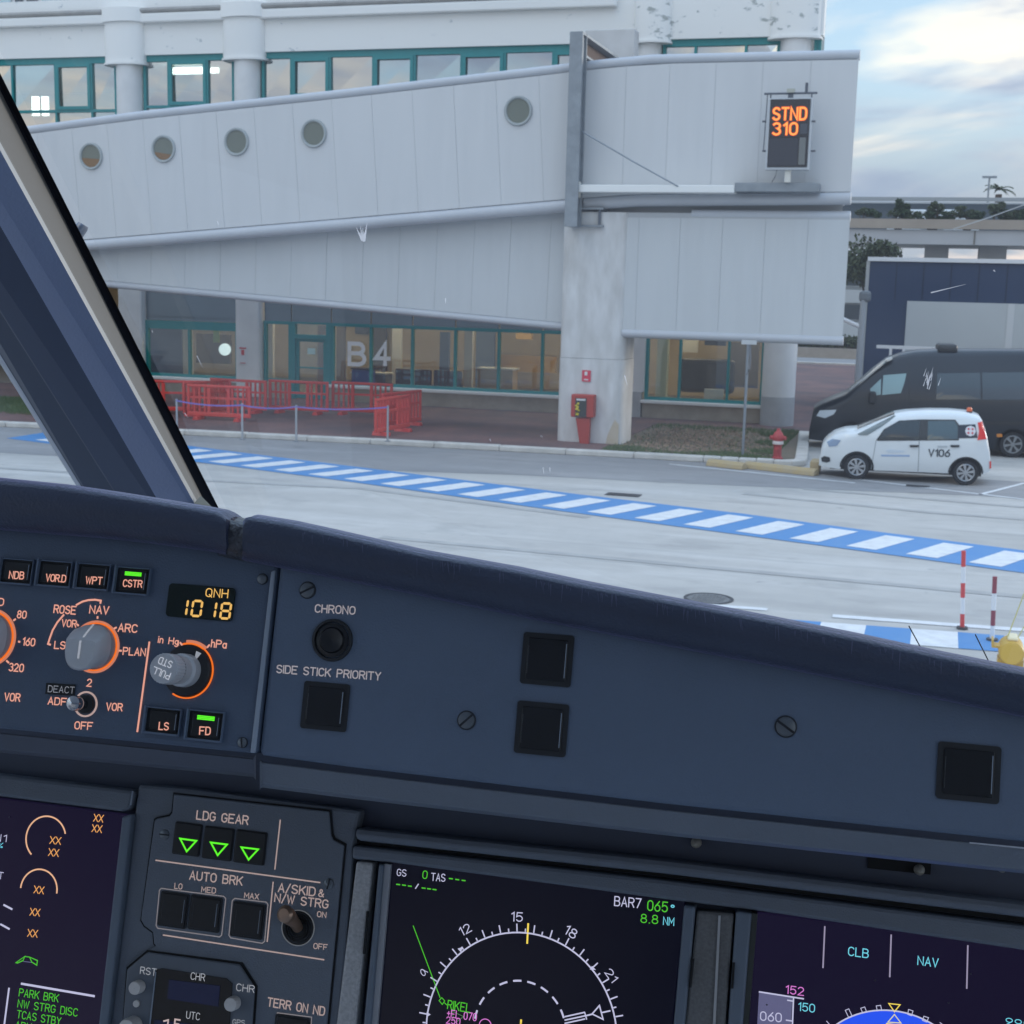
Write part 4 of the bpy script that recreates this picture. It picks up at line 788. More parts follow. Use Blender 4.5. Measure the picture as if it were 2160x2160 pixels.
# ================================================================== red plastic crowd barriers, tape posts
M_bar = mat('red plastic', (.66, .06, .05), .45, var=.3, vscale=2)
def make_barrier():
    L_, H_ = 1.95, 1.0
    t = thing('crowd_barrier', 'x', 'barrier', (0, 0, 0), group='red plastic crowd barriers')
    fr = MB(); d = .035
    fr.box(-L_/2, L_/2, -d, d, H_-.08, H_); fr.box(-L_/2, L_/2, -d, d, .10, .22)
    fr.box(-L_/2, -L_/2+.09, -d+.003, d-.003, .22, H_-.08); fr.box(L_/2-.09, L_/2, -d+.003, d-.003, .22, H_-.08)
    part('frame', fr, M_bar, t, bevel=.02)
    for sx in (-1, 1):
        for k in range(3):
            x = sx*(L_/2-.07-.16*(k+1)); part('upright', MB().box(x-.024, x+.024, -d+.006, d-.006, .225, H_-.085), M_bar, t)
        part('cross_rail', MB().box(min(0, sx*(L_/2-.1)), max(0, sx*(L_/2-.1)), -d+.012, d-.012, .60, .66), M_bar, t)
    for sx in (-.3, .3): part('centre_post', MB().box(sx-.05, sx+.05, -d+.008, d-.008, .225, H_-.085), M_bar, t, bevel=.01)
    for sx in (-.62, .62):
        part('foot', MB().prismY([(sx-.09, .001), (sx+.09, .001), (sx+.05, .099), (sx-.05, .099)], -.24, .24), M_bar, t, bevel=.01)
    return t
bar0 = make_barrier()
def lab_b(s): return 'red plastic crowd barrier '+s
spots = [('E5', 985, 895, 20, 'leftmost, half hidden by the window pillar'), ('E5', 1170, 900, 78, 'standing end-on between the two leftmost ones'), ('E5', 1350, 885, -3, 'in front of the white column'),
         ('E5', 1240, 930, 4, 'nearest of the left cluster, behind the first tape post'), ('E5', 1690, 893, 2, 'in front of the glazed door'), ('E6', 600, 903, 3, 'below the gate letters'),
         ('E6', 772, 1005, 84, 'standing end-on at the right end of the row'), ('E6', 825, 968, 78, 'second end-on one at the right end of the row, farther back')]
first = True
for (r, x, y, rz, lb) in spots:
    p = G(r, x, y, .11)
    if first:
        bar0.matrix_world = BF @ Matrix.Translation((p[0], p[1], .11)) @ Matrix.Rotation(math.radians(rz), 4, 'Z'); bar0['label'] = lab_b(lb); first = False
    else: clone(bar0, (p[0], p[1], .11), label=lab_b(lb), rz=math.radians(rz))
M_tape = mat('violet blue tape', (.20, .16, .50), .5)
tp = [G('E5', 1003, 1010, .15), G('E5', 1372, 1040, .15), G('E6', 228, 1050, .15), G('E6', 745, 1050, .15)]
pnames = ['leftmost slim metal tape post beside the window pillar', 'slim metal tape post second from the pillar at the kerb', 'slim metal tape post in front of the glazed door at the kerb', 'slim metal tape post at the right end of the tape']
for p, lb in zip(tp, pnames):
    t = thing('tape_post', lb, 'post', (p[0], p[1], .15), group='tape posts at the kerb')
    part('shaft', MB().cyl((p[0], p[1], .15), (p[0], p[1], 1.06), .027, n=10), mat('bare metal post', (.42, .44, .46), .4, .6), t, smooth=True); part('foot_plate', MB().cyl((p[0], p[1], .15), (p[0], p[1], .17), .075, n=14), M_steel, t)
mb = MB()
for a_, c_ in zip(tp, tp[1:]):
    n = 8
    for i in range(n):
        s0_, s1_ = i/n, (i+1)/n; f = lambda s: (a_[0]+(c_[0]-a_[0])*s, a_[1]+(c_[1]-a_[1])*s-.03, 1.0-.06*4*s*(1-s))
        u, v = f(s0_), f(s1_); mb.add([u, v, (v[0], v[1], v[2]+.035), (u[0], u[1], u[2]+.035)], [(0, 1, 2, 3)])
mb2 = MB(); mb2.v = mb.v+[(v[0], v[1]+.004, v[2]) for v in mb.v]; k_ = len(mb.v); mb2.f = mb.f+[tuple(k_+i for i in reversed(f)) for f in mb.f]
solo('barrier_tape', mb2, M_tape, 'violet-blue barrier tape strung between the metal posts', 'tape', (tp[0][0], tp[0][1], 1))
# ================================================================== red and white marker poles, yellow drum
M_rw_r = mat('pole red', (.62, .05, .05), .5); M_rw_w = mat('pole white', (.75, .76, .77), .5); M_rw_d = mat('pole dark red', (.25, .04, .06), .6)
def marker(r, xt, yt, xb, yb, cuts, lab, mr):
    p = G(r, xb, yb); z1 = onY(r, xt, yt, p[1])[1]; xt_ = onY(r, xt, yt, p[1])[0]
    t = thing('marker_pole', lab, 'pole', (p[0], p[1], 0), group='red and white marker poles')
    zs = [onY(r, xb, c, p[1])[1] for c in cuts]; zs[-1] = .0
    for i in range(len(zs)-1):
        f = lambda z: p[0]+(xt_-p[0])*z/z1
        part('red_band' if i % 2 == 0 else 'white_band', MB().cyl((f(zs[i+1]), p[1], zs[i+1]), (f(zs[i]), p[1], zs[i]-.001), .028, n=14), mr if i % 2 == 0 else M_rw_w, t, smooth=True)
    part('foot', MB().cyl((p[0], p[1], 0), (p[0], p[1], .03), .07, n=16), M_iron, t)
marker('A4', 1522, 262, 1512, 795, (262, 370, 480, 580, 690, 795), 'bright red and white banded pole standing on the chequered line', M_rw_r)
marker('A4', 1735, 437, 1715, 875, (437, 550, 665, 770, 875), 'dull dark-red and white banded pole beside the yellow drum', M_rw_d)
dp = gnd(*px('A4', 1845, 1150)); dc = onY('A4', 1848, 962, dp.y-.6); YDr = dp.y-.6
DR = thing('yellow_drum', 'yellow cable drum at the lower right edge of the window', 'drum', (dc[0], YDr, 0))
M_dy = mat('drum yellow', (.60, .37, .04), .45, var=.25, vscale=6)
R_ = (onY('A4', 1848, 880, YDr)[1]-dc[1])
part('drum', MB().lathe([(R_*.93, -.02), (R_, 0), (R_, .30), (R_*.9, .32)], (dc[0], YDr, dc[1]), 'y', 32), M_dy, DR, smooth=True)
part('face_plate', MB().lathe([(.001, -.028), (R_*.85, -.028), (R_*.88, -.021)], (dc[0], YDr, dc[1]), 'y', 32, cap=False), mat('drum face', (.66, .42, .05), .5), DR)
part('lamp_cap', MB().box(dc[0]-R_*.38, dc[0]+R_*.45, YDr+.02, YDr+.26, dc[1]+R_*.97, dc[1]+R_*1.28), mat('pale lens', (.80, .70, .45), .3), DR, bevel=.03)
part('bracket', MB().box(dc[0]-R_*1.55, dc[0]-R_*.9, YDr+.05, YDr+.22, dc[1]+R_*.25, dc[1]+R_*.42).box(dc[0]-R_*1.55, dc[0]-R_*1.42, YDr+.053, YDr+.217, dc[1]+R_*.42, dc[1]+R_*.9), M_dy, DR)
part('stand', MB().box(dc[0]-R_*1.0, dc[0]+R_*1.0, YDr+.05, YDr+.25, 0.002, dc[1]-R_*.6), M_dy, DR)
for s_ in (-1, 1): part('guy_rope', MB().tube([(dc[0]+.05*s_, YDr+.1, dc[1]+R_*1.1), (dc[0]+.22+.1*s_, YDr+.1, dc[1]+R_*1.1+.65)], .006, n=5), mat('yellow rope', (.55, .50, .16), .7), DR)
# ================================================================== VEHICLES
def wy(x, y, Y, r='E8'): return onY(r, x, y, Y, WF)
def smoothstep(a, b_, x):
    t = max(0, min(1, (x-a)/(b_-a))); return t*t*(3-2*t)
class Body:
    def __init__(s, top, bot, Y, W, belt, tumble, x0, x1, nose, tail, wheels, Ra):
        s.top, s.bot, s.Y, s.W, s.belt, s.tum, s.x0, s.x1, s.nose, s.tail, s.wh, s.Ra = top, bot, Y, W, belt, tumble, x0, x1, nose, tail, wheels, Ra
    def plan(s, x):
        a = s.nose*max(0, 1-(x-s.x0)/.75)**2.2; c = s.tail*max(0, 1-(s.x1-x)/.5)**2.2; return a+c
    def tz(s, x): return lerpx(s.top, x)
    def bz(s, x):
        z = lerpx(s.bot, x)
        for w, zc in s.wh:
            d = abs(x-w)
            if d < s.Ra: z = max(z, zc+math.sqrt(s.Ra**2-d*d))
        return min(z, s.tz(x)-.05)
    def y(s, x, z):
        v = s.plan(x)+.10*max(0, (.45-z)/.45)**2+.02*((z-.7)/.5)**2
        if z > s.belt: v += s.tum*(z-s.belt)
        t = s.tz(x)-z
        if t < .10: v += .10*(1-t/.10)**2
        return s.Y+v
    def build(s, name, m, parent, n=70):
        xs = [s.x0+(s.x1-s.x0)*i/n for i in range(n+1)]
        for w, zc in s.wh: xs += [w-s.Ra*.999, w+s.Ra*.999, w-s.Ra*.93, w+s.Ra*.93]
        xs = sorted(set(xs)); mb = MB(); K = 14; vs = []
        for x in xs:
            b0, t0_ = s.bz(x), s.tz(x); mid = min(max(s.belt, b0+.02), t0_-.03)
            zs = [b0+(mid-b0)*i/6 for i in range(7)]+[mid+(t0_-mid)*i/7 for i in (2, 4, 5.2, 6, 6.5, 6.8, 7)]
            ys = [s.y(x, z) for z in zs]
            for z, y_ in zip(zs, ys): vs.append((x, y_, z))
            crown = .035
            for k_ in (.25, .5, .75): vs.append((x, ys[-1]+(2*s.Y+s.W-2*ys[-1])*k_, zs[-1]+crown*4*k_*(1-k_)*.7))
            for z, y_ in zip(reversed(zs), reversed(ys)): vs.append((x, 2*s.Y+s.W-y_, z))
        R_ = 14*2+3; fs = []
        for i in range(len(xs)-1):
            for k_ in range(R_-1): fs.append((i*R_+k_, (i+1)*R_+k_, (i+1)*R_+k_+1, i*R_+k_+1))
            fs.append((i*R_+R_-1, (i+1)*R_+R_-1, (i+1)*R_, i*R_))
        fs.append(tuple(range(R_-1, -1, -1))); fs.append(tuple((len(xs)-1)*R_+k_ for k_ in range(R_)))
        mb.add(vs, fs); o = part(name, mb, m, parent); 
        for p in o.data.polygons: p.use_smooth = True
        o.data.set_sharp_from_angle(angle=math.radians(55)); return o
    def patch(s, name, pts, m, parent, off=.012, px_=True, thick=.006, sub=5, smooth=None):
        P = [wy(*p, s.Y) if px_ else p for p in pts]
        # subdivide the outline and fan from the centre so that the patch follows the side of the body
        Q = []
        for i in range(len(P)):
            a_, c_ = P[i], P[(i+1) % len(P)]
            for k_ in range(sub): Q.append((a_[0]+(c_[0]-a_[0])*k_/sub, a_[1]+(c_[1]-a_[1])*k_/sub))
        cx = sum(p[0] for p in Q)/len(Q); cz = sum(p[1] for p in Q)/len(Q); n = len(Q); vs = []
        for f in (1.0, .66, .33):
            for p in Q:
                x = cx+(p[0]-cx)*f; z = cz+(p[1]-cz)*f; vs.append((x, s.y(x, z)-off, z))
        vs.append((cx, s.y(cx, cz)-off, cz)); fs = []
        for r_ in range(2):
            for i in range(n): fs.append((r_*n+i, r_*n+(i+1) % n, (r_+1)*n+(i+1) % n, (r_+1)*n+i))
        for i in range(n): fs.append((2*n+i, 2*n+(i+1) % n, 3*n))
        b0 = len(vs); vs += [(vs[i][0], vs[i][1]+off+.002, vs[i][2]) for i in range(n)]; fs += [(i, b0+i, b0+(i+1) % n, (i+1) % n) for i in range(n)]
        return part(name, MB().add(vs, fs), m, parent)
M_tyre = mat('tyre rubber', (.018, .018, .02), .8); M_rim = mat('silver hubcap', (.45, .46, .48), .35, .7); M_dkc = mat('dark hub', (.04, .04, .045), .6)
def wheel(parent, x, z, Y, R_, n_sp=7, m_r=None, w=.18):
    t = part('wheel', MB().lathe([(R_*.64, 0), (R_*.9, -.012), (R_*.985, .02), (R_, .05), (R_, w-.03), (R_*.95, w)], (x, Y, z), 'y', 36), M_tyre, parent, smooth=True)
    part('rim_well', MB().lathe([(.001, .012), (R_*.66, .012)], (x, Y, z), 'y', 30, cap=False), M_dkc, t)
    rm = MB().lathe([(R_*.57, .006), (R_*.64, -.012), (R_*.68, -.004), (R_*.66, .008)], (x, Y, z), 'y', 36, cap=False)
    rm.lathe([(.001, -.014), (R_*.15, -.012), (R_*.17, .006)], (x, Y, z), 'y', 20, cap=False)
    for k in range(n_sp):
        a = 2*math.pi*k/n_sp+.2; c, s_ = math.cos(a), math.sin(a); w0, w1 = R_*.05, R_*.11; q = []
        for rr, ww in ((R_*.13, w0), (R_*.60, w1)):
            for sg in (-1, 1): q.append((x+c*rr-s_*ww*sg, Y-.008, z+s_*rr+c*ww*sg))
        rm.add(q+[(p[0], p[1]+.012, p[2]) for p in q], [(0, 1, 3, 2), (4, 6, 7, 5), (0, 2, 6, 4), (1, 5, 7, 3), (2, 3, 7, 6)])
    part('rim', rm, m_r or M_rim, t, smooth=True)
M_carw = mat('white car paint', (.72, .75, .76), .28, coat=.5, var=.12, vscale=3)
M_cglass = mat('dark car glass', (.015, .02, .022), .06, spec=.9)
M_blk = mat('black trim', (.02, .02, .022), .5)
# ---- small white car
Yp = 31.78
PT = [wy(x, y, Yp) for x, y in ((545, 1350), (560, 1290), (590, 1255), (645, 1218), (720, 1196), (790, 1192), (870, 1160), (960, 1115), (1060, 1070), (1150, 1056), (1300, 1048), (1450, 1050), (1560, 1060), (1640, 1082), (1658, 1110), (1680, 1200), (1700, 1300), (1716, 1390))]
PT = [(x_, z_-.05*smoothstep(1.2, 1.5, z_)) for x_, z_ in PT]; PT = [(PT[0][0]-.01, .42)]+PT
for i in range(1, len(PT)):
    if PT[i][0] <= PT[i-1][0]: PT[i] = (PT[i-1][0]+.004, PT[i][1])
PT.append((PT[-1][0]+.012, .42))
wf = wy(795, 1440, Yp); wr = wy(1535, 1488, Yp); xw0, xw1 = wf[0], wr[0]; Rw = .285
PB = [(PT[0][0], .24), (xw0-.4, .21), (xw0+.4, .23), (xw1-.4, .25), (xw1+.4, .27), (PT[-1][0], .36)]
CAR = thing('small_car', 'small white hatchback service car with an orange roof beacon', 'car', ((xw0+xw1)/2, Yp+.8, 0), WF)
cb_ = Body(PT, PB, Yp, 1.6, 1.02, .22, PT[0][0], PT[-1][0], .30, .16, [(xw0, .27), (xw1, .27)], .345)
cb_.build('body', M_carw, CAR)
part('underbody', MB().box(PT[0][0]+.25, PT[-1][0]-.2, Yp+.17, Yp+1.43, .2, .72), M_blk, CAR)
for xw in (xw0, xw1):
    wheel(CAR, xw, Rw, Yp+.03, Rw, 8); part('wheel', MB().lathe([(.1, 0), (Rw, .03), (Rw, .15), (.1, .18)], (xw, Yp+1.4, Rw), 'y', 24), M_tyre, CAR, smooth=True)
    arch = MB(); 
    for i in range(17):
        pass
    q = [(xw+(.345+dr)*math.cos(math.radians(a)), .27+(.345+dr)*math.sin(math.radians(a))) for dr, rng in ((0, range(0, 181, 12)), (.03, range(180, -1, -12))) for a in rng]
    vs = [(p[0], cb_.y(p[0], p[1])-.012, p[1]) for p in q]; n = len(q)//2
    arch.add(vs, [(i, i+1, 2*n-2-i, 2*n-1-i) for i in range(n-1)]); part('arch_trim', arch, M_blk, CAR)
cb_.patch('window_surround', [(928, 1250), (980, 1178), (1085, 1121), (1230, 1113), (1468, 1115), (1492, 1146), (1490, 1252), (940, 1256)], mat('dark pillar trim', (.03, .033, .036), .4), CAR, off=.006)
cb_.patch('window', [(938, 1240), (985, 1182), (1085, 1128), (1228, 1120), (1216, 1248), (950, 1250)], M_cglass, CAR)
cb_.patch('window', [(1282, 1124), (1462, 1122), (1484, 1158), (1482, 1244), (1276, 1248)], mat('rear door glass', (.05, .08, .09), .05, spec=1.0), CAR)
cb_.patch('quarter_panel', [(1488, 1150), (1604, 1146), (1618, 1236), (1486, 1238)], mat('dark quarter glass', (.03, .03, .04), .1), CAR)
c_ = wy(1570, 1190, Yp); em = cb_.patch('roundel', [(c_[0]+.115*math.cos(a*.785), c_[1]+.115*math.sin(a*.785)) for a in range(8)], mat('roundel white', (.7, .68, .7), .5), CAR, off=.018, px_=False)
for k in range(4):
    a = math.radians(45+90*k); cb_.patch('roundel_mark', [(c_[0]+.06*math.cos(a)+.03*math.cos(b2*1.57), c_[1]+.06*math.sin(a)+.03*math.sin(b2*1.57)) for b2 in range(4)], mat('roundel red', (.55, .06, .08), .5), CAR, off=.022, px_=False, sub=2)
cb_.patch('tail_light', [(1622, 1135), (1655, 1128), (1680, 1245), (1616, 1250), (1630, 1190)], mat('red lamp', (.60, .025, .02), .15, emit=(.5, .02, .02), estr=.15), CAR, off=.02)
cb_.patch('headlight', [(592, 1268), (630, 1246), (688, 1252), (660, 1292), (605, 1300)], mat('headlight glass', (.30, .38, .50), .08, .3), CAR)
cb_.patch('fog_lamp', [(552, 1380), (575, 1366), (612, 1372), (615, 1400), (590, 1410), (556, 1405)], M_blk, CAR)
for xa in (1155, 1432): cb_.patch('door_handle', [(xa, 1284), (xa+62, 1284), (xa+58, 1298), (xa+4, 1298)], M_blk, CAR, off=.03)
cb_.patch('door_seam', [(1218, 1255), (1223, 1255), (1214, 1480), (1210, 1480)], mat('seam grey', (.25, .27, .28), .6), CAR, off=.004, sub=6)
cb_.patch('door_seam', [(925, 1255), (929, 1255), (895, 1450), (891, 1450)], mat('seam grey', (.25, .27, .28)), CAR, off=.004, sub=6)
cb_.patch('pillar_trim', [(1228, 1122), (1278, 1120), (1272, 1250), (1218, 1250)], mat('dark pillar trim', (.03, .033, .036), .4), CAR, off=.008)
cb_.patch('side_reflector', [(1702, 1400), (1716, 1398), (1718, 1448), (1704, 1450)], mat('red lamp', (.6, .02, .02)), CAR)
cb_.patch('side_badge', [(1345, 1288), (1410, 1288), (1410, 1300), (1345, 1300)], mat('badge grey', (.45, .48, .5), .5), CAR)
def side_text(s_, xa, ya, xb, yb, hpx, m, sw=.16):
    p0, p1 = wy(xa, ya, Yp), wy(xb, yb, Yp); h = wy(xa, ya-hpx, Yp)[1]-p0[1]; mb = text(MB(), s_, p0, p1, h, sw=sw, z=0)
    mb.v = [(v[0], cb_.y(v[0], v[1])-.010-v[2]*4, v[1]) for v in mb.v]; part('lettering', mb, m, CAR)
side_text('V106', 1285, 1358, 1425, 1362, 44, mat('dark lettering', (.05, .06, .07), .5), sw=.21)
for k_, (xa, xb, y) in enumerate(((962, 1155, 1363),)):
    cb_.patch('livery_line', [(xa, y-14), (xb, y-12), (xb, y), (xa, y-2)], mat('livery blue', (.32, .42, .60), .5), CAR, off=.006)
cb_.patch('livery_mark', [(990, 1322), (1020, 1312), (1120, 1322), (1120, 1334), (1010, 1338)], mat('livery pale', (.58, .64, .70), .5), CAR, off=.006)
ws = MB(); p0 = wy(800, 1196, Yp); p1 = wy(1056, 1078, Yp)
for i in range(7):
    x = p0[0]+(p1[0]-p0[0])*i/6; z = cb_.tz(x)+.012
    ws.add([(x, Yp+.22+.02*i, z-.02), (x, Yp+.36, z+.006), (x, Yp+.8, z+.03), (x, Yp+1.24, z+.006)], [])
ws.f = [(i*4+k_, (i+1)*4+k_, (i+1)*4+k_+1, i*4+k_+1) for i in range(6) for k_ in range(3)]
part('windscreen', ws, M_cglass, CAR, smooth='all')
cb_.patch('windscreen_edge', [(800, 1208), (1050, 1088), (1062, 1092), (958, 1165), (868, 1218), (812, 1216)], mat('pale screen glass', (.16, .19, .19), .08, spec=.8), CAR)
bq = wy(1560, 1055, Yp+.5); BC = part('beacon', MB().lathe([(.058, 0), (.062, .025), (.058, .062), (.04, .088), (.001, .092)], (bq[0], Yp+.5, bq[1]+.0), n=16), mat('amber beacon', (.70, .14, .05), .25), CAR, smooth=True)
part('beacon_foot', MB().lathe([(.066, -.06), (.066, -.002)], (bq[0], Yp+.5, bq[1]), n=16), M_blk, CAR)
# ---- dark van
Yv = 37.8
VT = [wy(x, y, Yv) for x, y in ((474, 1190), (478, 1085), (500, 1042), (560, 1008), (640, 975), (720, 945), (745, 925), (840, 845), (930, 768), (1010, 706), (1100, 672), (1200, 652), (1350, 645), (1932, 645))]
VT = [(VT[0][0]-.01, .5)]+VT
for i in range(1, len(VT)):
    if VT[i][0] <= VT[i-1][0]: VT[i] = (VT[i-1][0]+.004, VT[i][1])
VT += [(6.5, VT[-1][1]), (6.62, VT[-1][1]-.2), (6.7, 1.2), (6.72, .5)]
VB = [(VT[0][0], .20), (.2, .18), (6, .22), (6.72, .35)]
vx0 = wy(757, 1200, Yv)[0]
VAN = thing('dark_van', 'dark blue-black panel van parked behind the small white car', 'van', (2.5, Yv+1, 0), WF)
M_van = mat('black van paint', (.008, .011, .018), .28, coat=.15, var=.2, vscale=2)
vb = Body(VT, VB, Yv, 1.98, 1.5, .10, VT[0][0], 6.72, .20, .06, [(vx0, .34), (vx0+4.1, .34)], .42)
vb.build('body', M_van, VAN, n=90)
part('underbody', MB().box(-.4, 6.4, Yv+.2, Yv+1.75, .15, .9), M_blk, VAN)
for xw in (vx0, vx0+4.1): wheel(VAN, xw, .345, Yv+.05, .345, 6, mat('grey steel rim', (.25, .26, .27), .5, .5), w=.22); part('wheel', MB().lathe([(.1, 0), (.345, .03), (.345, .18), (.1, .2)], (xw, Yv+1.7, .345), 'y', 24), M_tyre, VAN, smooth=True)
M_vg = mat('backlit door glass', (.26, .38, .38), .08, spec=.9)  # light from the far cab window put into the opaque glass colour
vb.patch('door_window', [(978, 812), (1136, 800), (1120, 865), (1096, 932), (968, 945)], M_vg, VAN)
vb.patch('door_window', [(886, 905), (962, 835), (960, 942), (900, 952)], M_vg, VAN)
vb.patch('side_window', [(1345, 800), (1640, 796), (1640, 975), (1335, 975)], mat('van privacy glass', (.03, .04, .045), .05, spec=1.0), VAN)
vb.patch('side_window', [(1652, 796), (2180, 790), (2180, 980), (1652, 976)], mat('van privacy glass', (.03, .04, .045)), VAN)
vb.patch('side_window', [(2196, 790), (2700, 786), (2700, 985), (2196, 980)], mat('van privacy glass', (.03, .04, .045)), VAN)
vb.patch('headlight', [(522, 1088), (545, 1050), (658, 1044), (640, 1075), (580, 1102)], mat('van headlight', (.62, .68, .74), .1, .2), VAN)
vb.patch('side_marker', [(1745, 1208), (1782, 1208), (1786, 1228), (1748, 1230)], mat('amber marker', (.6, .22, .04), .3), VAN)
vb.patch('side_moulding', [(1130, 1120), (2700, 1128), (2700, 1150), (1130, 1142)], M_blk, VAN, off=.02)
for x_ in (1150, 1335): vb.patch('door_seam', [(x_, 720), (x_+5, 720), (x_+5, 1230), (x_, 1230)], M_blk, VAN, off=.004, sub=6)
vb.patch('door_handle', [(1170, 985), (1225, 985), (1225, 1000), (1170, 1000)], M_blk, VAN, off=.03)
mq = wy(905, 960, Yv); part('mirror', MB().box(mq[0]-.1, mq[0]+.08, Yv-.22, Yv+.02, mq[1]-.16, mq[1]+.16), M_blk, VAN, bevel=.05)
ws = MB(); p0 = wy(748, 925, Yv); p1 = wy(1040, 690, Yv)
for i in range(9):
    x = p0[0]+(p1[0]-p0[0])*i/8; z = vb.tz(x)+.012; ws.add([(x, Yv+.12, z-.05), (x, Yv+.30, z), (x, Yv+.99, z+.03), (x, Yv+1.7, z)], [])
ws.f = [(i*4+k_, (i+1)*4+k_, (i+1)*4+k_+1, i*4+k_+1) for i in range(8) for k_ in range(3)]
part('windscreen', ws, mat('van windscreen', (.20, .22, .22), .06, spec=1.0), VAN, smooth='all')
rq0, rq1 = wy(1352, 650, Yv), wy(1495, 606, Yv); part('roof_unit', MB().box(rq0[0], rq1[0], Yv+.4, Yv+1.5, rq0[1]-.02, rq1[1]), M_blk, VAN, bevel=.08)
# ================================================================== BACKGROUND right of the bridge
YS = 50.0
n0, n1 = onY('E8', 888, 30, YS), onY('P', 2300, 790, YS)
SH = thing('navy_shed', 'large navy blue shed with a wide pale door panel behind the van', 'shed', (2, YS+2, 0))
M_navy = mat('navy cladding', (.022, .045, .105), .5, var=.2, vscale=1)
part('wall', MB().box(n0[0], 6.5, YS, YS+6, 0, n0[1]-.02), M_navy, SH)
q = onY('E8', 1132, 305, YS); q2 = onY('E8', 1112, 700, YS)
part('door_panel', MB().box(q2[0], 6.2, YS-.06, YS-.002, .3, q[1]), mat('pale door panel', (.50, .54, .55), .6, var=.15, vscale=.5), SH)
qs = onY('E8', 1810, 500, YS); part('door_joint', MB().box(qs[0], qs[0]+.22, YS-.075, YS-.061, .3, q[1]), mat('pale strip', (.58, .61, .62), .5), SH)
part('roof_edge', MB().box(n0[0]-.08, 6.6, YS-.1, YS+6.1, n0[1]-.018, n0[1]+.12), mat('white coping', (.72, .74, .76), .5), SH)
for k_ in range(1, 8): part('cladding_joint', MB().box(n0[0]+.9*k_-.012, n0[0]+.9*k_+.012, YS-.014, YS-.001, q[1]+.02, n0[1]-.03), mat('navy joint', (.012, .022, .05), .6), SH)
part('corner_post', MB().box(n0[0]-.12, n0[0]-.002, YS-.05, YS+.3, 0, n0[1]-.02), mat('grey corner', (.40, .42, .42), .6), SH)
# white rail beside the van
r0, r1 = onY('E8', 930, 615, 45), onY('E8', 1345, 632, 45)
RL = thing('white_rail', 'white metal guard rail standing between the van and the shed', 'rail', (r0[0], 45, .1))
part('top_bar', MB().box(r0[0], r1[0]+.6, 45, 45.08, r0[1]-.05, r0[1]+.05), M_rw_w, RL)
for x_ in (1022, 1110, 1205): q = onY('E8', x_, 700, 45); part('post', MB().box(q[0]-.04, q[0]+.04, 45.0, 45.07, .1, r0[1]-.051), M_rw_w, RL)
# grey lamp column beside the shed
q = onY('E8', 800, 850, 47.5); qt = onY('E8', 812, 260, 47.5)
GP = thing('grey_mast', 'grey mast with a small camera head beside the navy shed', 'mast', (q[0], 47.5, .1))
part('shaft', MB().cyl((q[0], 47.5, .1), (q[0]+.02, 47.5, qt[1]), .11, .09, n=14), mat('mast grey', (.36, .38, .40), .6), GP, smooth=True)
part('head', MB().box(q[0]-.12, q[0]+.26, 47.4, 47.7, qt[1]-.25, qt[1]+.12), mat('mast head', (.16, .18, .20), .6), GP, bevel=.1); part('arm', MB().cyl((q[0], 47.5, 3.0), (q[0]-.6, 47.5, 3.25), .07, n=10), M_rw_w, GP)
# low wall, hedge and slatted fence in the gap
yb_ = 86
q = onY('E8', 440, 620, yb_); q2 = onY('E8', 440, 672, yb_); 
solo('garden_wall', MB().box(-16, 4, yb_, yb_+.4, .1, q[1]), mat('low beige wall', (.38, .33, .28), .85, var=.4), 'low beige wall under a clipped hedge beyond the terminal', 'wall', (-6, yb_, .1))
solo('road_beyond', MB().box(-20, 4, yb_-6, yb_-.5, .02, .115), M_road, kind='structure')
solo('white_kerb_line', MB().box(-20, 4, yb_-7.4, yb_-6.9, .02, .2), M_kerb, kind='structure')
M_leaf = mat('dark foliage', (.045, .075, .03), .8, var=.6, vscale=2, var2=(.02, .035, .015)); M_leaf2 = mat('olive foliage', (.075, .095, .045), .8, var=.6, vscale=2, var2=(.03, .04, .02))
def crown(mb, c, rad, n, size, seed=0):
    rnd = random.Random(seed)
    clumps = [(Vector((rnd.uniform(-1, 1), rnd.uniform(-1, 1), rnd.uniform(-1, 1))), rnd.uniform(.35, .6)) for _ in range(max(5, n//160))]
    for _ in range(n):
        cl, rr = rnd.choice(clumps); d = Vector((rnd.gauss(0, 1), rnd.gauss(0, 1), rnd.gauss(0, 1))); d = d.normalized()*rr*rnd.uniform(.5, 1.0)
        p = cl*.62+d; x, y, z = c[0]+p.x*rad[0], c[1]+p.y*rad[1], c[2]+p.z*rad[2]
        a = Vector((rnd.uniform(-1, 1), rnd.uniform(-1, 1), rnd.uniform(-1, 1))).normalized()*size*rnd.uniform(.6, 1.3); b3 = a.cross(Vector((rnd.uniform(-1, 1), rnd.uniform(-1, 1), rnd.uniform(-1, 1)))).normalized()*size*.6
        mb.add([(x-a.x, y-a.y, z-a.z), (x+b3.x, y+b3.y, z+b3.z), (x+a.x, y+a.y, z+a.z), (x-b3.x, y-b3.y, z-b3.z)], [(0, 1, 2, 3)])
    return mb
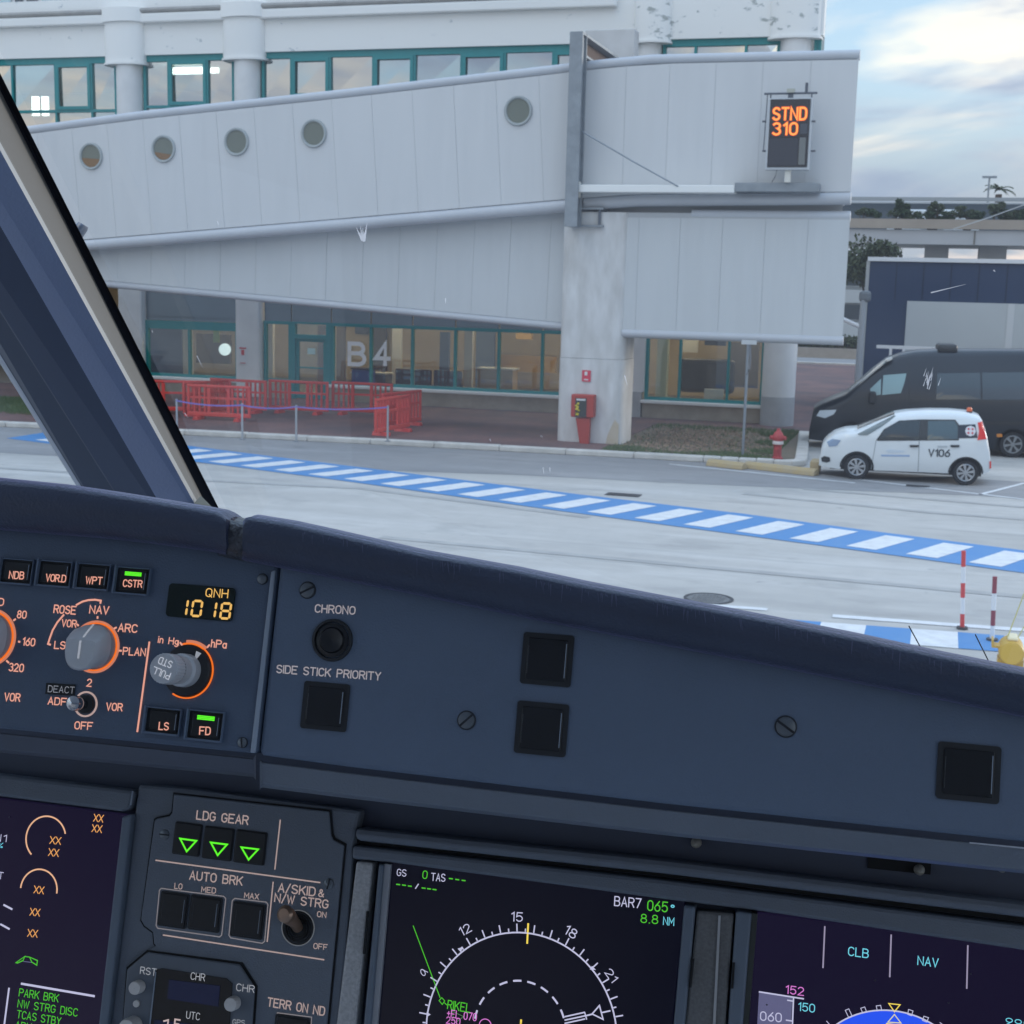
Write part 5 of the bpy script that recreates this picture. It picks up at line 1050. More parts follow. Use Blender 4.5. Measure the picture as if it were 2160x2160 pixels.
def shrub(name, lab, cat, c, rad, n, size, seed, m=None, trunk=None, group=None, base=None):
    bz = base if base is not None else c[2]-rad[2]
    t = thing(name, lab, cat, (c[0], c[1], bz), group=group); part('crown', crown(MB(), c, rad, n, size, seed), m or M_leaf, t)
    tr = MB(); h0 = bz; h1 = c[2]; tr.tube([(c[0], c[1], h0), (c[0]+.05, c[1], (h0+h1)/2), (c[0], c[1], h1)], [trunk or rad[0]*.08, (trunk or rad[0]*.08)*.8, (trunk or rad[0]*.08)*.5], n=8)
    for k in range(4):
        a = k*1.6+seed; tr.tube([(c[0], c[1], (h0+h1)/2), (c[0]+math.cos(a)*rad[0]*.5, c[1]+math.sin(a)*rad[1]*.5, h1+.2*rad[2])], [(trunk or rad[0]*.08)*.6, .01], n=6)
    part('trunk', tr, mat('bark', (.09, .07, .05), .9), t)
hq = onY('E8', 440, 600, yb_+.6)
shrub('clipped_hedge', 'clipped green hedge on the low beige wall beyond the terminal', 'hedge', (-6, yb_+.9, hq[1]+.1), (7.5, .6, .6), 5000, .13, 3, M_leaf2)
# dark building and clutter seen between the bridge and the shed
q = onY('E8', 722, 280, 92); q2 = onY('E8', 870, 110, 92)
FB = thing('grey_building', 'low grey building with dark louvred bands seen in the gap beside the bridge', 'building', (q[0], 94, 0))
part('wall', MB().box(-14, 6, 92, 98, 0, q2[1]), mat('grey block wall', (.30, .31, .32), .85, var=.3), FB)
for k, y in enumerate((110, 200, 330, 430)):
    z = onY('E8', 760, y, 91.9)[1]; part('louvre_band', MB().box(-14, 6, 91.92, 91.99, z-1.1, z), mat('dark band', (.05, .06, .07), .6) if k % 2 == 0 else mat('pale band', (.45, .47, .48), .6), FB)
tq = onY('E4', 925, 1690, 72)
shrub('roadside_tree', 'bushy dark green tree standing just right of the bridge end', 'tree', (tq[0]-.1, 72, tq[1]-.75), (1.55, 1.5, 1.25), 2600, .13, 5, M_leaf2, trunk=.16, base=0)
# elevated road
YV = 100.0
def vz(y, r='E4', d=0): return onY(r, 1300, y, YV+d)[1]
VI = thing('elevated_road', 'concrete elevated road with a beige parapet crossing the background', 'viaduct', (0, YV+4, 0))
zs = [vz(y) for y in (1345, 1400, 1490, 1555, 1562, 1660)]
part('parapet', MB().box(-60, 60, YV-.3, YV, zs[3], zs[2]), mat('beige parapet', (.40, .34, .28), .85, var=.5, vscale=.4), VI)
part('deck', MB().box(-60, 60, YV-.1, YV+9, zs[5], zs[4]), mat('viaduct concrete', (.48, .48, .49), .85, var=.3, vscale=.3), VI)
for i in range(-6, 9):
    x = onY('E4', 1597, 1600, YV)[0]+i*12.0
    part('joint', MB().box(x-.06, x+.06, YV-.14, YV-.101, zs[5]+.02, zs[4]-.02), mat('joint stain', (.20, .19, .17), .9), VI)
    part('pier', MB().box(x-3.2, x-1.6, YV+2, YV+6, 0, zs[5]-.003), mat('viaduct concrete', (.48, .48, .49)), VI); part('pier', MB().box(x+.4, x+2.2, YV+2, YV+6, 0, zs[5]-.003), mat('viaduct concrete', (.48, .48, .49)), VI)
part('rear_wall', MB().box(-60, 60, YV+7.5, YV+7.8, zs[4], vz(1372, d=7.5)), mat('dark noise wall', (.10, .12, .14), .7), VI)
part('guard_rail', MB().box(-60, 60, YV+6.9, YV+7.1, vz(1366, d=7), vz(1340, d=7)), mat('rail grey', (.33, .35, .36), .5, .3), VI)
part('guard_rail', MB().box(-60, 60, YV+6.75, YV+6.85, vz(1384, d=7), vz(1374, d=7)), mat('rail pale', (.45, .47, .48), .5, .3), VI)
for i, (x_, w_, y_) in enumerate(((840, 90, 1440), (920, 60, 1450), (1060, 100, 1450), (1105, 70, 1400), (1180, 70, 1455), (1290, 90, 1450), (1345, 60, 1400), (1420, 90, 1450), (1560, 110, 1430), (1620, 80, 1455), (1730, 70, 1410), (1800, 90, 1450), (1880, 80, 1440), (1960, 80, 1445))):
    q = onY('E4', x_, y_+10, YV+.8); rr = w_*.31056*.5*YV/F
    shrub('planter_shrub', 'dark shrub along the elevated road, number %s from the left' % ('one two three four five six seven eight nine ten eleven twelve thirteen fourteen'.split()[i]), 'shrub', (q[0], YV+1.0, q[1]), (rr*1.9, .6, .42 if y_ > 1420 else .55), 620, .10, i, M_leaf if i % 2 else M_leaf2, group='shrubs on the elevated road', base=zs[2]-.6)
for i, x_ in enumerate((1205, 1430)):
    q = onY('E4', x_, 1437, YV+3); CQ = thing('distant_car', ('white car roof passing on the elevated road, the left one', 'white car roof passing on the elevated road, the right one')[i], 'car', (q[0], YV+3, zs[4]), group='cars on the elevated road')
    part('body', MB().prismY([(q[0]-2, zs[4]), (q[0]+2, zs[4]), (q[0]+2, zs[4]+.75), (q[0]+1.2, zs[4]+.85), (q[0]-1.9, zs[4]+.75)], YV+3, YV+4.6), M_carw, CQ, bevel=.1); part('cabin', MB().prismY([(q[0]-1.4, zs[4]+.8), (q[0]+1.1, zs[4]+.86), (q[0]+.6, q[1]+.15), (q[0]-1.0, q[1]+.15)], YV+3.1, YV+4.5), M_carw, CQ, bevel=.1)
    for s_ in (-1.2, 1.2): part('wheel', MB().cyl((q[0]+s_, YV+2.95, zs[4]+.3), (q[0]+s_, YV+3.2, zs[4]+.3), .3, n=14), M_tyre, CQ)
# palm, street lamp, far trees
q = onY('E4', 1760, 1320, 112); PM = thing('palm_tree', 'small palm tree rising above the elevated road rail', 'palm', (q[0], 112, 0))
part('trunk', MB().tube([(q[0], 112, 0), (q[0]+.1, 112, q[1]*.5), (q[0], 112, q[1])], [.35, .28, .25], n=10), mat('palm bark', (.12, .09, .07), .9), PM, smooth=True)
for k in range(16):
    a = k*2.399; e = .25+.9*((k*7) % 10)/10; ln = 1.25; mb = MB(); prev = None
    for s_ in range(8):
        t_ = s_/7; r_ = ln*t_*math.cos(e*.6); z = q[1]+.35+ln*t_*math.sin(e)-.75*t_*t_; c = Vector((q[0]+math.cos(a)*r_, 112+math.sin(a)*r_, z)); sd_ = Vector((-math.sin(a), math.cos(a), 0))*(.13*math.sin(math.pi*min(1, t_+.12)))
        cur = (c+sd_-Vector((0, 0, .06)), c, c-sd_-Vector((0, 0, .06)))
        if prev: mb.add([*prev, *cur], [(0, 3, 4, 1), (1, 4, 5, 2)])
        prev = cur
    part('frond', mb, M_leaf2, PM)
q = onY('E4', 1690, 1340, 108); qt = onY('E4', 1698, 1210, 108); SL = thing('street_lamp', 'tall thin street lamp beside the palm tree', 'street lamp', (q[0], 108, 0))
part('pole', MB().cyl((q[0], 108, 0), (qt[0], 108, qt[1]), .10, .07, n=10), M_steel, SL); part('lamp_head', MB().box(qt[0]-.5, qt[0]+.5, 107.9, 108.1, qt[1], qt[1]+.15), M_steel, SL)
q0, q1 = onY('E4', 1440, 1560, 92), onY('E4', 1960, 1370, 92)
solo('overhead_cable', MB().tube([(q0[0], 92, q0[1]), ((q0[0]+q1[0])/2, 92, (q0[1]+q1[1])/2-.1), (q1[0]+3, 92, q1[1]+1.1)], .035, n=6), mat('pale cable', (.45, .46, .46), .6), 'thin pale cable slanting in front of the elevated road', 'cable', (q0[0], 92, q0[1]))
for i in range(6):
    x = -14+i*7.5; shrub('distant_tree', 'tree below the elevated road, number %s from the left' % ('one two three four five six'.split()[i]), 'tree', (x, 118, 4.2), (3.5, 3, 2.6), 900, .3, 20+i, M_leaf, trunk=.25, group='trees beneath the elevated road', base=0)
# ================================================================== COCKPIT
GE = Pl((545, 1400), .62, 17.4); GS = Pl((545, 1400), .62, 16.0, .65); MP = Pl((1130, 2000), .74, 16.9)
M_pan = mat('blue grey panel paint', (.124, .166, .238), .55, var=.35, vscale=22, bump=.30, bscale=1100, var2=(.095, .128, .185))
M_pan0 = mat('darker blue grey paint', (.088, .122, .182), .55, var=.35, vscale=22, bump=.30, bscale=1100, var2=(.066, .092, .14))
M_pan2 = mat('instrument panel grey', (.155, .178, .215), .55, var=.3, vscale=22, bump=.30, bscale=1100, var2=(.12, .138, .17))
M_pad = mat('dark blue leatherette', (.042, .054, .092), .40, var=.3, vscale=30, bump=.35, bscale=700)
M_key = mat('black key plastic', (.012, .013, .016), .35); M_well = mat('key well', (.018, .02, .024), .6)
M_gap = mat('panel gap', (.01, .011, .013), .8)
M_edge = mat('pale edge highlight', (.30, .35, .42), .4)  # pale edge colour with the lit chamfer highlight painted in
LT_O = emis('salmon backlit legend', (.80, .36, .27), .95); LT_W = emis('pale backlit legend', (.50, .38, .36), .72); LT_S = mat('grey printed legend', (.45, .42, .42), .6, emit=(.42, .36, .36), estr=.55)
LT_G = emis('green legend', (.10, .80, .02), 1.2); LT_A = emis('amber lcd', (.90, .52, .14), .9); M_glow = emis('orange edge glow', (1.0, .19, .02), .85); M_ring = emis('salmon ring', (.78, .27, .16), .70)
D_W = emis('display white', (.55, .55, .75), .9); D_G = emis('display green', (.08, .55, .03), .9); D_C = emis('display cyan', (.18, .70, .85), .9); D_M = emis('display magenta', (.75, .22, .70), .9); D_Y = emis('display yellow', (.90, .68, .10), 1.0); D_O = emis('display amber', (.95, .43, .13), .85); D_B = emis('display blue', (.02, .09, .90), .9); D_K = emis('display grey', (.13, .13, .25), .8)
def lets(pl, parent, r, s_, xa, ya, xb, yb, h, m, w=.0005, sw=.17, name='legend', gap=1.5):
    k = pl.k(r, (xa+xb)/2, ya); return part(name, text(MB(), s_, pl.uv(r, xa, ya, w), pl.uv(r, xb, yb, w), h*k, sw=sw, z=w, gap=gap), m, parent)
def line(pl, parent, r, pts, wpx, m, w=.0005, name='line'):
    k = pl.k(r, pts[0][0], pts[0][1]); return part(name, MB().strip([pl.uv(r, x, y, w) for x, y in pts], wpx*k, w, caps=False), m, parent)
def quad(pl, r, TL, TR, BL):
    a, b2, c = pl.uv(r, *TL), pl.uv(r, *TR), pl.uv(r, *BL); w = math.hypot(b2[0]-a[0], b2[1]-a[1]); h = math.hypot(c[0]-a[0], c[1]-a[1])
    return ((b2[0]+c[0])/2, (b2[1]+c[1])/2, w, h)
def plate(pl, pts, r='P', w=0.0): return [pl.uv(r, x, y, w) for x, y in pts]
def ccw(p): return p if sum(p[i][0]*p[(i+1) % len(p)][1]-p[(i+1) % len(p)][0]*p[i][1] for i in range(len(p))) > 0 else p[::-1]
def slab(pl, pts, w0, w1, r='P'): return MB().prismZ(ccw(plate(pl, pts, r)), w0, w1)
def ctr(pl, r, x, y): u = pl.uv(r, x, y); return (u[0], u[1], 0)
def key(pl, parent, r, TL, TR, BL, deep=.0015, cap_in=.08, m=None, name='push_button', bez=True, lines=True):
    cx, cy, w, h = quad(pl, r, TL, TR, BL)
    o = part(name, MB().rrect(cx, cy, w, h, w*.06, .0002, .0008), M_well, parent)
    if bez:
        bz = MB(); t = w*.05
        bz.box(cx-w/2-t, cx-w/2, cy-h/2-t, cy+h/2+t, 0.0001, .0030); bz.box(cx+w/2, cx+w/2+t*.4, cy-h/2-t, cy+h/2+t, 0.0001, .0024)
        bz.box(cx-w/2, cx+w/2, cy-h/2-t, cy-h/2, 0.0001, .0026); bz.box(cx-w/2, cx+w/2, cy+h/2, cy+h/2+t*.6, .0001, .0026)
        part('bezel', bz, M_pan, o, bevel=.0004)
    i_ = 1-cap_in*2; part('key_cap', MB().rrect(cx, cy, w*i_, h*i_, w*.04, .0008, .0014), m or M_key, o, bevel=.0003)
    if lines:
        part('key_edge', MB().box(cx+w*.36, cx+w*.375, cy-h*.33, cy+h*.33, .00142, .0016), M_edge, o); part('key_edge', MB().box(cx-w*.375, cx-w*.368, cy-h*.30, cy+h*.25, .00142, .0015), mat('faint edge', (.07, .08, .09), .5), o)
    return o, (cx, cy, w, h)
def screw(pl, parent, r, x, y, rad, ang, slot=True):
    c = pl.uv(r, x, y); R_ = rad*pl.k(r, x, y)
    o = part('screw', MB().lathe([(R_, 0.0001), (R_, .0004), (R_*.93, .0006)], (c[0], c[1], 0), n=28), mat('screw recess', (.03, .035, .045), .6), parent)
    part('screw_head', MB().lathe([(R_*.86, .0005), (R_*.84, .0011), (R_*.6, .0014), (.0001, .0015)], (c[0], c[1], 0), n=28, cap=False), mat('screw steel', (.16, .18, .20), .35, .6), o, smooth=True)
    if slot:
        d = Vector((math.cos(math.radians(ang)), math.sin(math.radians(ang)))); n = Vector((-d.y, d.x)); q = [(c[0]+d.x*R_*.88*sx+n.x*R_*.11*sy, c[1]+d.y*R_*.88*sx+n.y*R_*.11*sy) for sx, sy in ((-1, -1), (1, -1), (1, 1), (-1, 1))]
        part('screw_slot', MB().prismZ(q, .0012, .00165), mat('screw slot', (.02, .022, .03), .7), o)
# ---------------------------------------------------------------- control panel at the left of the glareshield
e0 = ctr(GE, 'P', 280, 1400)
EF = thing('instrument_control_panel', 'dark blue-grey control panel with orange lit lettering, knobs and a pressure readout', 'control panel', (e0[0], e0[1], -.02), GE.m)
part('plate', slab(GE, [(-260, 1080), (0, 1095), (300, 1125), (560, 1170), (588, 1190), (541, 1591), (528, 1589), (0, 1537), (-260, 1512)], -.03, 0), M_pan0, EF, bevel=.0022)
part('plate_edge', slab(GE, [(574, 1206), (583, 1203), (541, 1588), (530, 1588)], 0.0002, .0016), M_edge, EF, bevel=.0006)
for nm, TL, TR, BL, rg in (('NDB', (50, 258), (475, 282), (22, 568), 'Z1'), ('VORD', (562, 284), (1000, 310), (532, 600), 'Z1'), ('WPT', (1085, 322), (1520, 348), (1055, 640), 'Z1'), ('CSTR', (808, 380), (1030, 392), (790, 546), 'A1'), ('LS', (205, 1172), (640, 1190), (165, 1475), 'Z2'), ('FD', (742, 1208), (1180, 1228), (700, 1555), 'Z2')):
    o, (cx, cy, w, h) = key(GE, EF, rg, TL, TR, BL)
    if nm == 'NDB': lets(GE, o, 'Z1', 'NDB', 122, 512, 318, 524, 92, LT_O, .0018)
    if nm == 'VORD': lets(GE, o, 'Z1', 'VOR.D', 622, 548, 886, 566, 90, LT_O, .0018, gap=1.2)
    if nm == 'WPT': lets(GE, o, 'Z1', 'WPT', 1165, 584, 1380, 596, 92, LT_O, .0018)
    if nm == 'CSTR': lets(GE, o, 'A1', 'CSTR', 836, 505, 962, 512, 45, LT_O, .0018)
    if nm == 'LS': lets(GE, o, 'Z2', 'LS', 332, 1440, 450, 1448, 90, LT_O, .0018)
    if nm == 'FD': lets(GE, o, 'Z2', 'FD', 850, 1503, 984, 1508, 94, LT_O, .0018)
    if nm in ('CSTR', 'FD'):
        for k_ in range(3): part('indicator_bar', MB().box(cx-w*.25, cx+w*.25, cy+h*(.20+.055*k_), cy+h*(.245+.055*k_), .00145, .0018), LT_G, o)
E_T = [('Z1', 'ROSE', 730, 980, 1022, 1002, 102), ('Z1', 'NAV', 1216, 985, 1470, 1000, 100), ('Z1', 'VOR', 838, 1166, 1030, 1180, 92), ('Z1', 'LS', 738, 1466, 880, 1474, 95), ('Z1', 'ARC', 1605, 1234, 1855, 1250, 102), ('A1', 'PLAN', 835, 968, 985, 977, 48),
       ('Z1', '80', 232, 1050, 350, 1058, 95), ('Z1', '160', 305, 1420, 466, 1434, 98), ('Z1', '320', 120, 1768, 312, 1784, 100), ('Z1', '0', -35, 880, 42, 886, 95), ('A1', '2', 590, 1182, 618, 1185, 48), ('A1', 'ADF', 326, 1305, 448, 1313, 46), ('A1', 'VOR', 722, 1345, 828, 1351, 48), ('A1', 'VOR', 30, 1280, 133, 1286, 50), ('A1', 'OFF', 507, 1472, 625, 1479, 48), ('A1', 'in Hg', 1074, 886, 1208, 902, 42), ('A1', 'hPa', 1434, 916, 1535, 925, 48)]
for (rg, s_, xa, ya, xb, yb, h) in E_T: lets(GE, EF, rg, s_, xa, ya, xb, yb, h, LT_O)
line(GE, EF, 'A1', [(1015, 880), (932, 1495)], 13, LT_O)
line(GE, EF, 'Z1', [(1030, 880), (1120, 830), (1200, 810), (1290, 805), (1370, 818), (1362, 860)], 26, LT_O); line(GE, EF, 'Z1', [(870, 1005), (780, 1110), (715, 1220), (675, 1330), (652, 1405), (690, 1418)], 26, LT_O)
for a, c in (((1325, 1028), (1325, 1065)), ((1040, 1135), (1070, 1160)), ((1545, 1200), (1585, 1180)), ((1610, 1495), (1655, 1500)), ((180, 1090), (215, 1065)), ((245, 1372), (275, 1380)), ((85, 1630), (122, 1665)), ((880, 1425), (915, 1428))): line(GE, EF, 'Z1', [a, c], 26, LT_O)
for a, c in (((600, 330), (632, 372)), ((980, 360), (945, 400))): line(GE, EF, 'Z2', [a, c], 24, LT_O)
# placard
part('placard', slab(GE, [(318, 1160), (515, 1172), (508, 1248), (312, 1236)], .0002, .0006, 'A1'), M_key, EF); lets(GE, EF, 'A1', 'DEACT', 326, 1221, 502, 1232, 42, mat('placard grey', (.4, .4, .42), .6, emit=(.3, .3, .32), estr=.5), .0009, sw=.11)
# pressure readout
qx = quad(GE, 'A1', (1150, 487), (1600, 515), (1135, 712))
LC = part('pressure_readout', MB().rrect(*qx, .0018, .0002, .0009), mat('lcd dark green', (.008, .016, .014), .2), EF)
lets(GE, LC, 'A1', 'QNH', 1397, 573, 1545, 583, 54, LT_A, .0012, sw=.13)
def seg7(pl, parent, r, BLp, BRp, h, digit, m, w):
    a, c = pl.uv(r, *BLp, w), pl.uv(r, *BRp, w); k = pl.k(r, *BLp); H_ = h*k; W_ = math.hypot(c[0]-a[0], c[1]-a[1]); d = ((c[0]-a[0])/W_, (c[1]-a[1])/W_); t = W_*.20; g_ = t*.18; mb = MB()
    def P(x, y): x += y*.06; return (a[0]+d[0]*x-d[1]*y, a[1]+d[1]*x+d[0]*y, w)
    def hs(y): mb.add([P(t*.55+g_, y), P(t+g_, y+t/2), P(W_-t-g_, y+t/2), P(W_-t*.55-g_, y), P(W_-t-g_, y-t/2), P(t+g_, y-t/2)][::-1], [(0, 1, 2, 3, 4, 5)])
    def vsg(x, y0, y1): mb.add([P(x, y0+g_), P(x+t/2, y0+t*.5+g_), P(x+t/2, y1-t*.5-g_), P(x, y1-g_), P(x-t/2, y1-t*.5-g_), P(x-t/2, y0+t*.5+g_)], [(0, 1, 2, 3, 4, 5)])
    S7 = {'0': 'abcdef', '1': 'bc', '8': 'abcdefg'}[digit]; m_ = H_/2
    for s_ in S7:
        {'a': lambda: hs(H_-t/2), 'd': lambda: hs(t/2), 'g': lambda: hs(m_), 'b': lambda: vsg(W_-t/2, m_, H_-t*.3), 'c': lambda: vsg(W_-t/2, t*.3, m_), 'f': lambda: vsg(t/2, m_, H_-t*.3), 'e': lambda: vsg(t/2, t*.3, m_)}[s_]()
    part('digit', mb, m, parent)
for dg, xa, xb, y in (('1', 1196, 1268, 704), ('0', 1290, 1366, 712), ('1', 1388, 1462, 720), ('8', 1486, 1562, 729)): seg7(GE, LC, 'A1', (xa, y), (xb, y+4), 118, dg, LT_A, .0012)
# knobs
M_knob = mat('grey translucent knob', (.52, .53, .55), .4, var=.12, vscale=200); M_knobd = mat('black knob skirt', (.02, .02, .024), .5)
def rose_knob(r, x, y, rad, name='selector_knob', lab=None):
    c = GE.uv(r, x, y); R_ = rad*GE.k(r, x, y); o = part(name, MB().lathe([(R_*.95, .0004), (R_*.93, .003), (R_*.88, .004)], (c[0], c[1], 0), n=40), mat('knob skirt', (.34, .34, .36), .5), EF, smooth=True, label=lab)
    part('legend_ring', MB().ring(c, R_*1.02, R_*1.10, .0002, .0006, 60), M_ring, o); part('glow_ring', MB().ring(c, R_*.955, R_*1.015, .0002, .0009, 60), M_glow, o)
    # grip: full-width boss whose upper side slopes forward to a blunt nose
    vs = []; n = 28
    def sec(z, fx, fy, nose):
        out_ = []
        for i in range(n):
            t = 2*math.pi*i/n; ux = math.copysign(abs(math.cos(t))**.8, math.cos(t))*R_*fx; vy = math.copysign(abs(math.sin(t))**.8, math.sin(t))*R_*fy
            if vy > nose*R_: vy = nose*R_+(vy-nose*R_)*.12
            out_.append((c[0]+ux, c[1]+vy, z))
        return out_
    secs = [sec(.004, .90, .90, .88), sec(.007, .86, .95, .66), sec(.010, .80, 1.0, .42), sec(.0125, .74, 1.03, .20), sec(.0138, .66, .96, .14)]
    for s_ in secs: vs += s_
    fs = [(i*n+k_, i*n+(k_+1) % n, (i+1)*n+(k_+1) % n, (i+1)*n+k_) for i in range(4) for k_ in range(n)]+[tuple(range(4*n, 5*n))]
    part('grip', MB().add(vs, fs), M_knob, o, smooth=True)
    ln = MB(); w_ = R_*.05
    pth = [(.92, .0042), (.71, .0072), (.47, .0102), (.25, .0127), (.16, .0139), (-.55, .0139)]
    for (v0, z0_), (v1, z1_) in zip(pth, pth[1:]): ln.add([(c[0]-w_, c[1]+v0*R_, z0_+.0003), (c[0]+w_, c[1]+v0*R_, z0_+.0003), (c[0]+w_, c[1]+v1*R_, z1_+.0003), (c[0]-w_, c[1]+v1*R_, z1_+.0003)], [(0, 1, 2, 3)])
    part('pointer_line', ln, mat('pointer white', (.62, .62, .64), .5, emit=(.5, .5, .52), estr=.35), o)
    return o
rose_knob('Z1', 1300, 1445, 325); rose_knob('Z1', -135, 1320, 360)
# pressure knob
c = GE.uv('Z2', 703, 692); R_ = 340*GE.k('Z2', 690, 690)
PK = part('pressure_knob', MB().lathe([(R_*.98, .0004), (R_*.96, .0018), (R_*.9, .0024), (.0001, .0026)], (c[0], c[1], 0), n=44, cap=False), M_knobd, EF, smooth=True)
part('glow_ring', MB().ring(c, R_*1.0, R_*1.05, .0002, .0008, 50, -118, 75), M_glow, PK); part('legend_ring', MB().ring(c, R_*1.05, R_*1.15, .0002, .0006, 20, 54, 100), M_ring, PK); part('glow_ring', MB().ring(c, R_*.985, R_*1.05, .0002, .0010, 16, 58, 108), M_glow, PK)
a_ = math.radians(57); part('index_mark', MB().prismZ([(c[0]+R_*.70*math.cos(a_)-.0006, c[1]+R_*.66*math.sin(a_)), (c[0]+R_*.70*math.cos(a_)+.0004, c[1]+R_*.62*math.sin(a_)-.0005), (c[0]+R_*.88*math.cos(a_)+.0010, c[1]+R_*.82*math.sin(a_)), (c[0]+R_*.78*math.cos(a_)-.0008, c[1]+R_*.86*math.sin(a_)+.0004)], .0027, .0031), mat('pointer white', (.62, .62, .64)), PK)
r2 = R_*.56; kn = MB().lathe([(r2*1.12, .0026), (r2*1.10, .0075), (r2*.93, .0085), (r2*.93, .0150), (r2*1.0, .0160)], (c[0], c[1], 0), n=44, cap=False); part('inner_knob', kn, M_knob, PK, smooth=True)
kr = MB(); n = 60
for i in range(n):
    t = 2*math.pi*i/n; rr = r2*(1.0 if i % 2 else .965); kr.v += [(c[0]+rr*math.cos(t), c[1]+rr*math.sin(t), .0160), (c[0]+rr*math.cos(t), c[1]+rr*math.sin(t), .0235), (c[0]+r2*.95*math.cos(t), c[1]+r2*.95*math.sin(t), .0243)]
for i in range(n):
    a3, b3 = i*3, ((i+1) % n)*3; kr.f += [(a3, b3, b3+1, a3+1), (a3+1, b3+1, b3+2, a3+2)]
kr.f.append(tuple(i*3+2 for i in range(n))); part('knurled_cap', kr, M_knob, PK)
Rt = math.radians(165)
def captext(s_, off, wd_):
    mb = text(MB(), s_, (-wd_/2, off), (wd_/2, off), r2*.42, sw=.13, z=0); q = []
    for v in mb.v:
        x, y = v[0]*math.cos(Rt)-v[1]*math.sin(Rt), v[0]*math.sin(Rt)+v[1]*math.cos(Rt); q.append((c[0]+x, c[1]+y, .0246+v[2]))
    mb.v = q; part('cap_lettering', mb, mat('cap white', (.8, .8, .82), .6, emit=(.6, .6, .62), estr=.5), PK)
captext('PULL', r2*.10, r2*1.25); captext('STD', -r2*.62, r2*.95)
# toggle switch
c = GE.uv('A1', 585, 1305); R_ = 88*GE.k('A1', 585, 1305)
TS = part('toggle_switch', MB().lathe([(R_*.72, .0003), (R_*.70, .0015), (R_*.4, .002), (.0001, .0022)], (c[0], c[1], 0), n=32, cap=False), M_well, EF)
part('legend_ring', MB().ring(c, R_*.86, R_*1.0, .0002, .0006, 50), mat('pale ring', (.5, .4, .38), .5, emit=(.5, .34, .29), estr=.7), TS)
lv = MB().tube([(c[0], c[1], .002), (c[0]-.0003, c[1]+.0001, .005), (c[0]-.0006, c[1]+.0002, .0085), (c[0]-.0007, c[1]+.0002, .0105), (c[0]-.0008, c[1]+.0002, .0115)], [R_*.36, R_*.46, R_*.60, R_*.56, R_*.22], n=20); part('lever', lv, mat('polished chrome', (.55, .56, .58), .12, 1.0), TS, smooth=True)
screw(GE, EF, 'A1', 1650, 1566, 38, 100); screw(GE, EF, 'A1', 1785, 456, 38, 0, slot=False)
# ---------------------------------------------------------------- right-hand glareshield panel
g0 = ctr(GS, 'P', 1300, 1500)
SPN = thing('glareshield_side_panel', 'plain blue-grey glareshield panel with square blank lights and chrono button', 'panel', (g0[0], g0[1], -.02), GS.m)
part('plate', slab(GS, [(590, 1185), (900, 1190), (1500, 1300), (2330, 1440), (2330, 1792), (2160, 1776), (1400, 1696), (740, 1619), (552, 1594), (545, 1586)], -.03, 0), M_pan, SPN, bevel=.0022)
for TL, TR, BL, rg in (((375, 935), (628, 945), (348, 1195), 'A2'), ((1582, 662), (1860, 680), (1558, 945), 'A2'), ((1548, 1040), (1832, 1058), (1525, 1328), 'A2'), ((465, 195), (1540, 275), (435, 1165), 'Z7')):
    key(GS, SPN, rg, TL, TR, BL, cap_in=.10, m=mat('smoked light cover', (.016, .017, .02), .25, var=.2, vscale=300), name='square_light', bez=False)
lets(GS, SPN, 'A2', 'CHRONO', 430, 551, 648, 563, 41, LT_S, sw=.17); lets(GS, SPN, 'A2', 'SIDE STICK PRIORITY', 218, 884, 788, 926, 41, LT_S, sw=.17)
c = GS.uv('A2', 527, 706); R_ = 118*GS.k('A2', 527, 706)
CH = part('chrono_button', MB().lathe([(R_, .0002), (R_*.98, .0012), (R_*.86, .0014), (R_*.80, -.001), (R_*.78, -.001)], (c[0], c[1], .0), n=44, cap=False), M_well, SPN, smooth=True)
part('button_face', MB().lathe([(R_*.80, .0006), (R_*.62, .001), (R_*.55, .0022), (R_*.4, .0016), (.0001, .0012)], (c[0], c[1], 0), n=44, cap=False), M_key, CH, smooth=True)
screw(GS, SPN, 'A2', 390, 431, 48, 28); screw(GS, SPN, 'A2', 1265, 1147, 54, 45); screw(GS, SPN, 'A3', 1550, 1215, 64, -32)
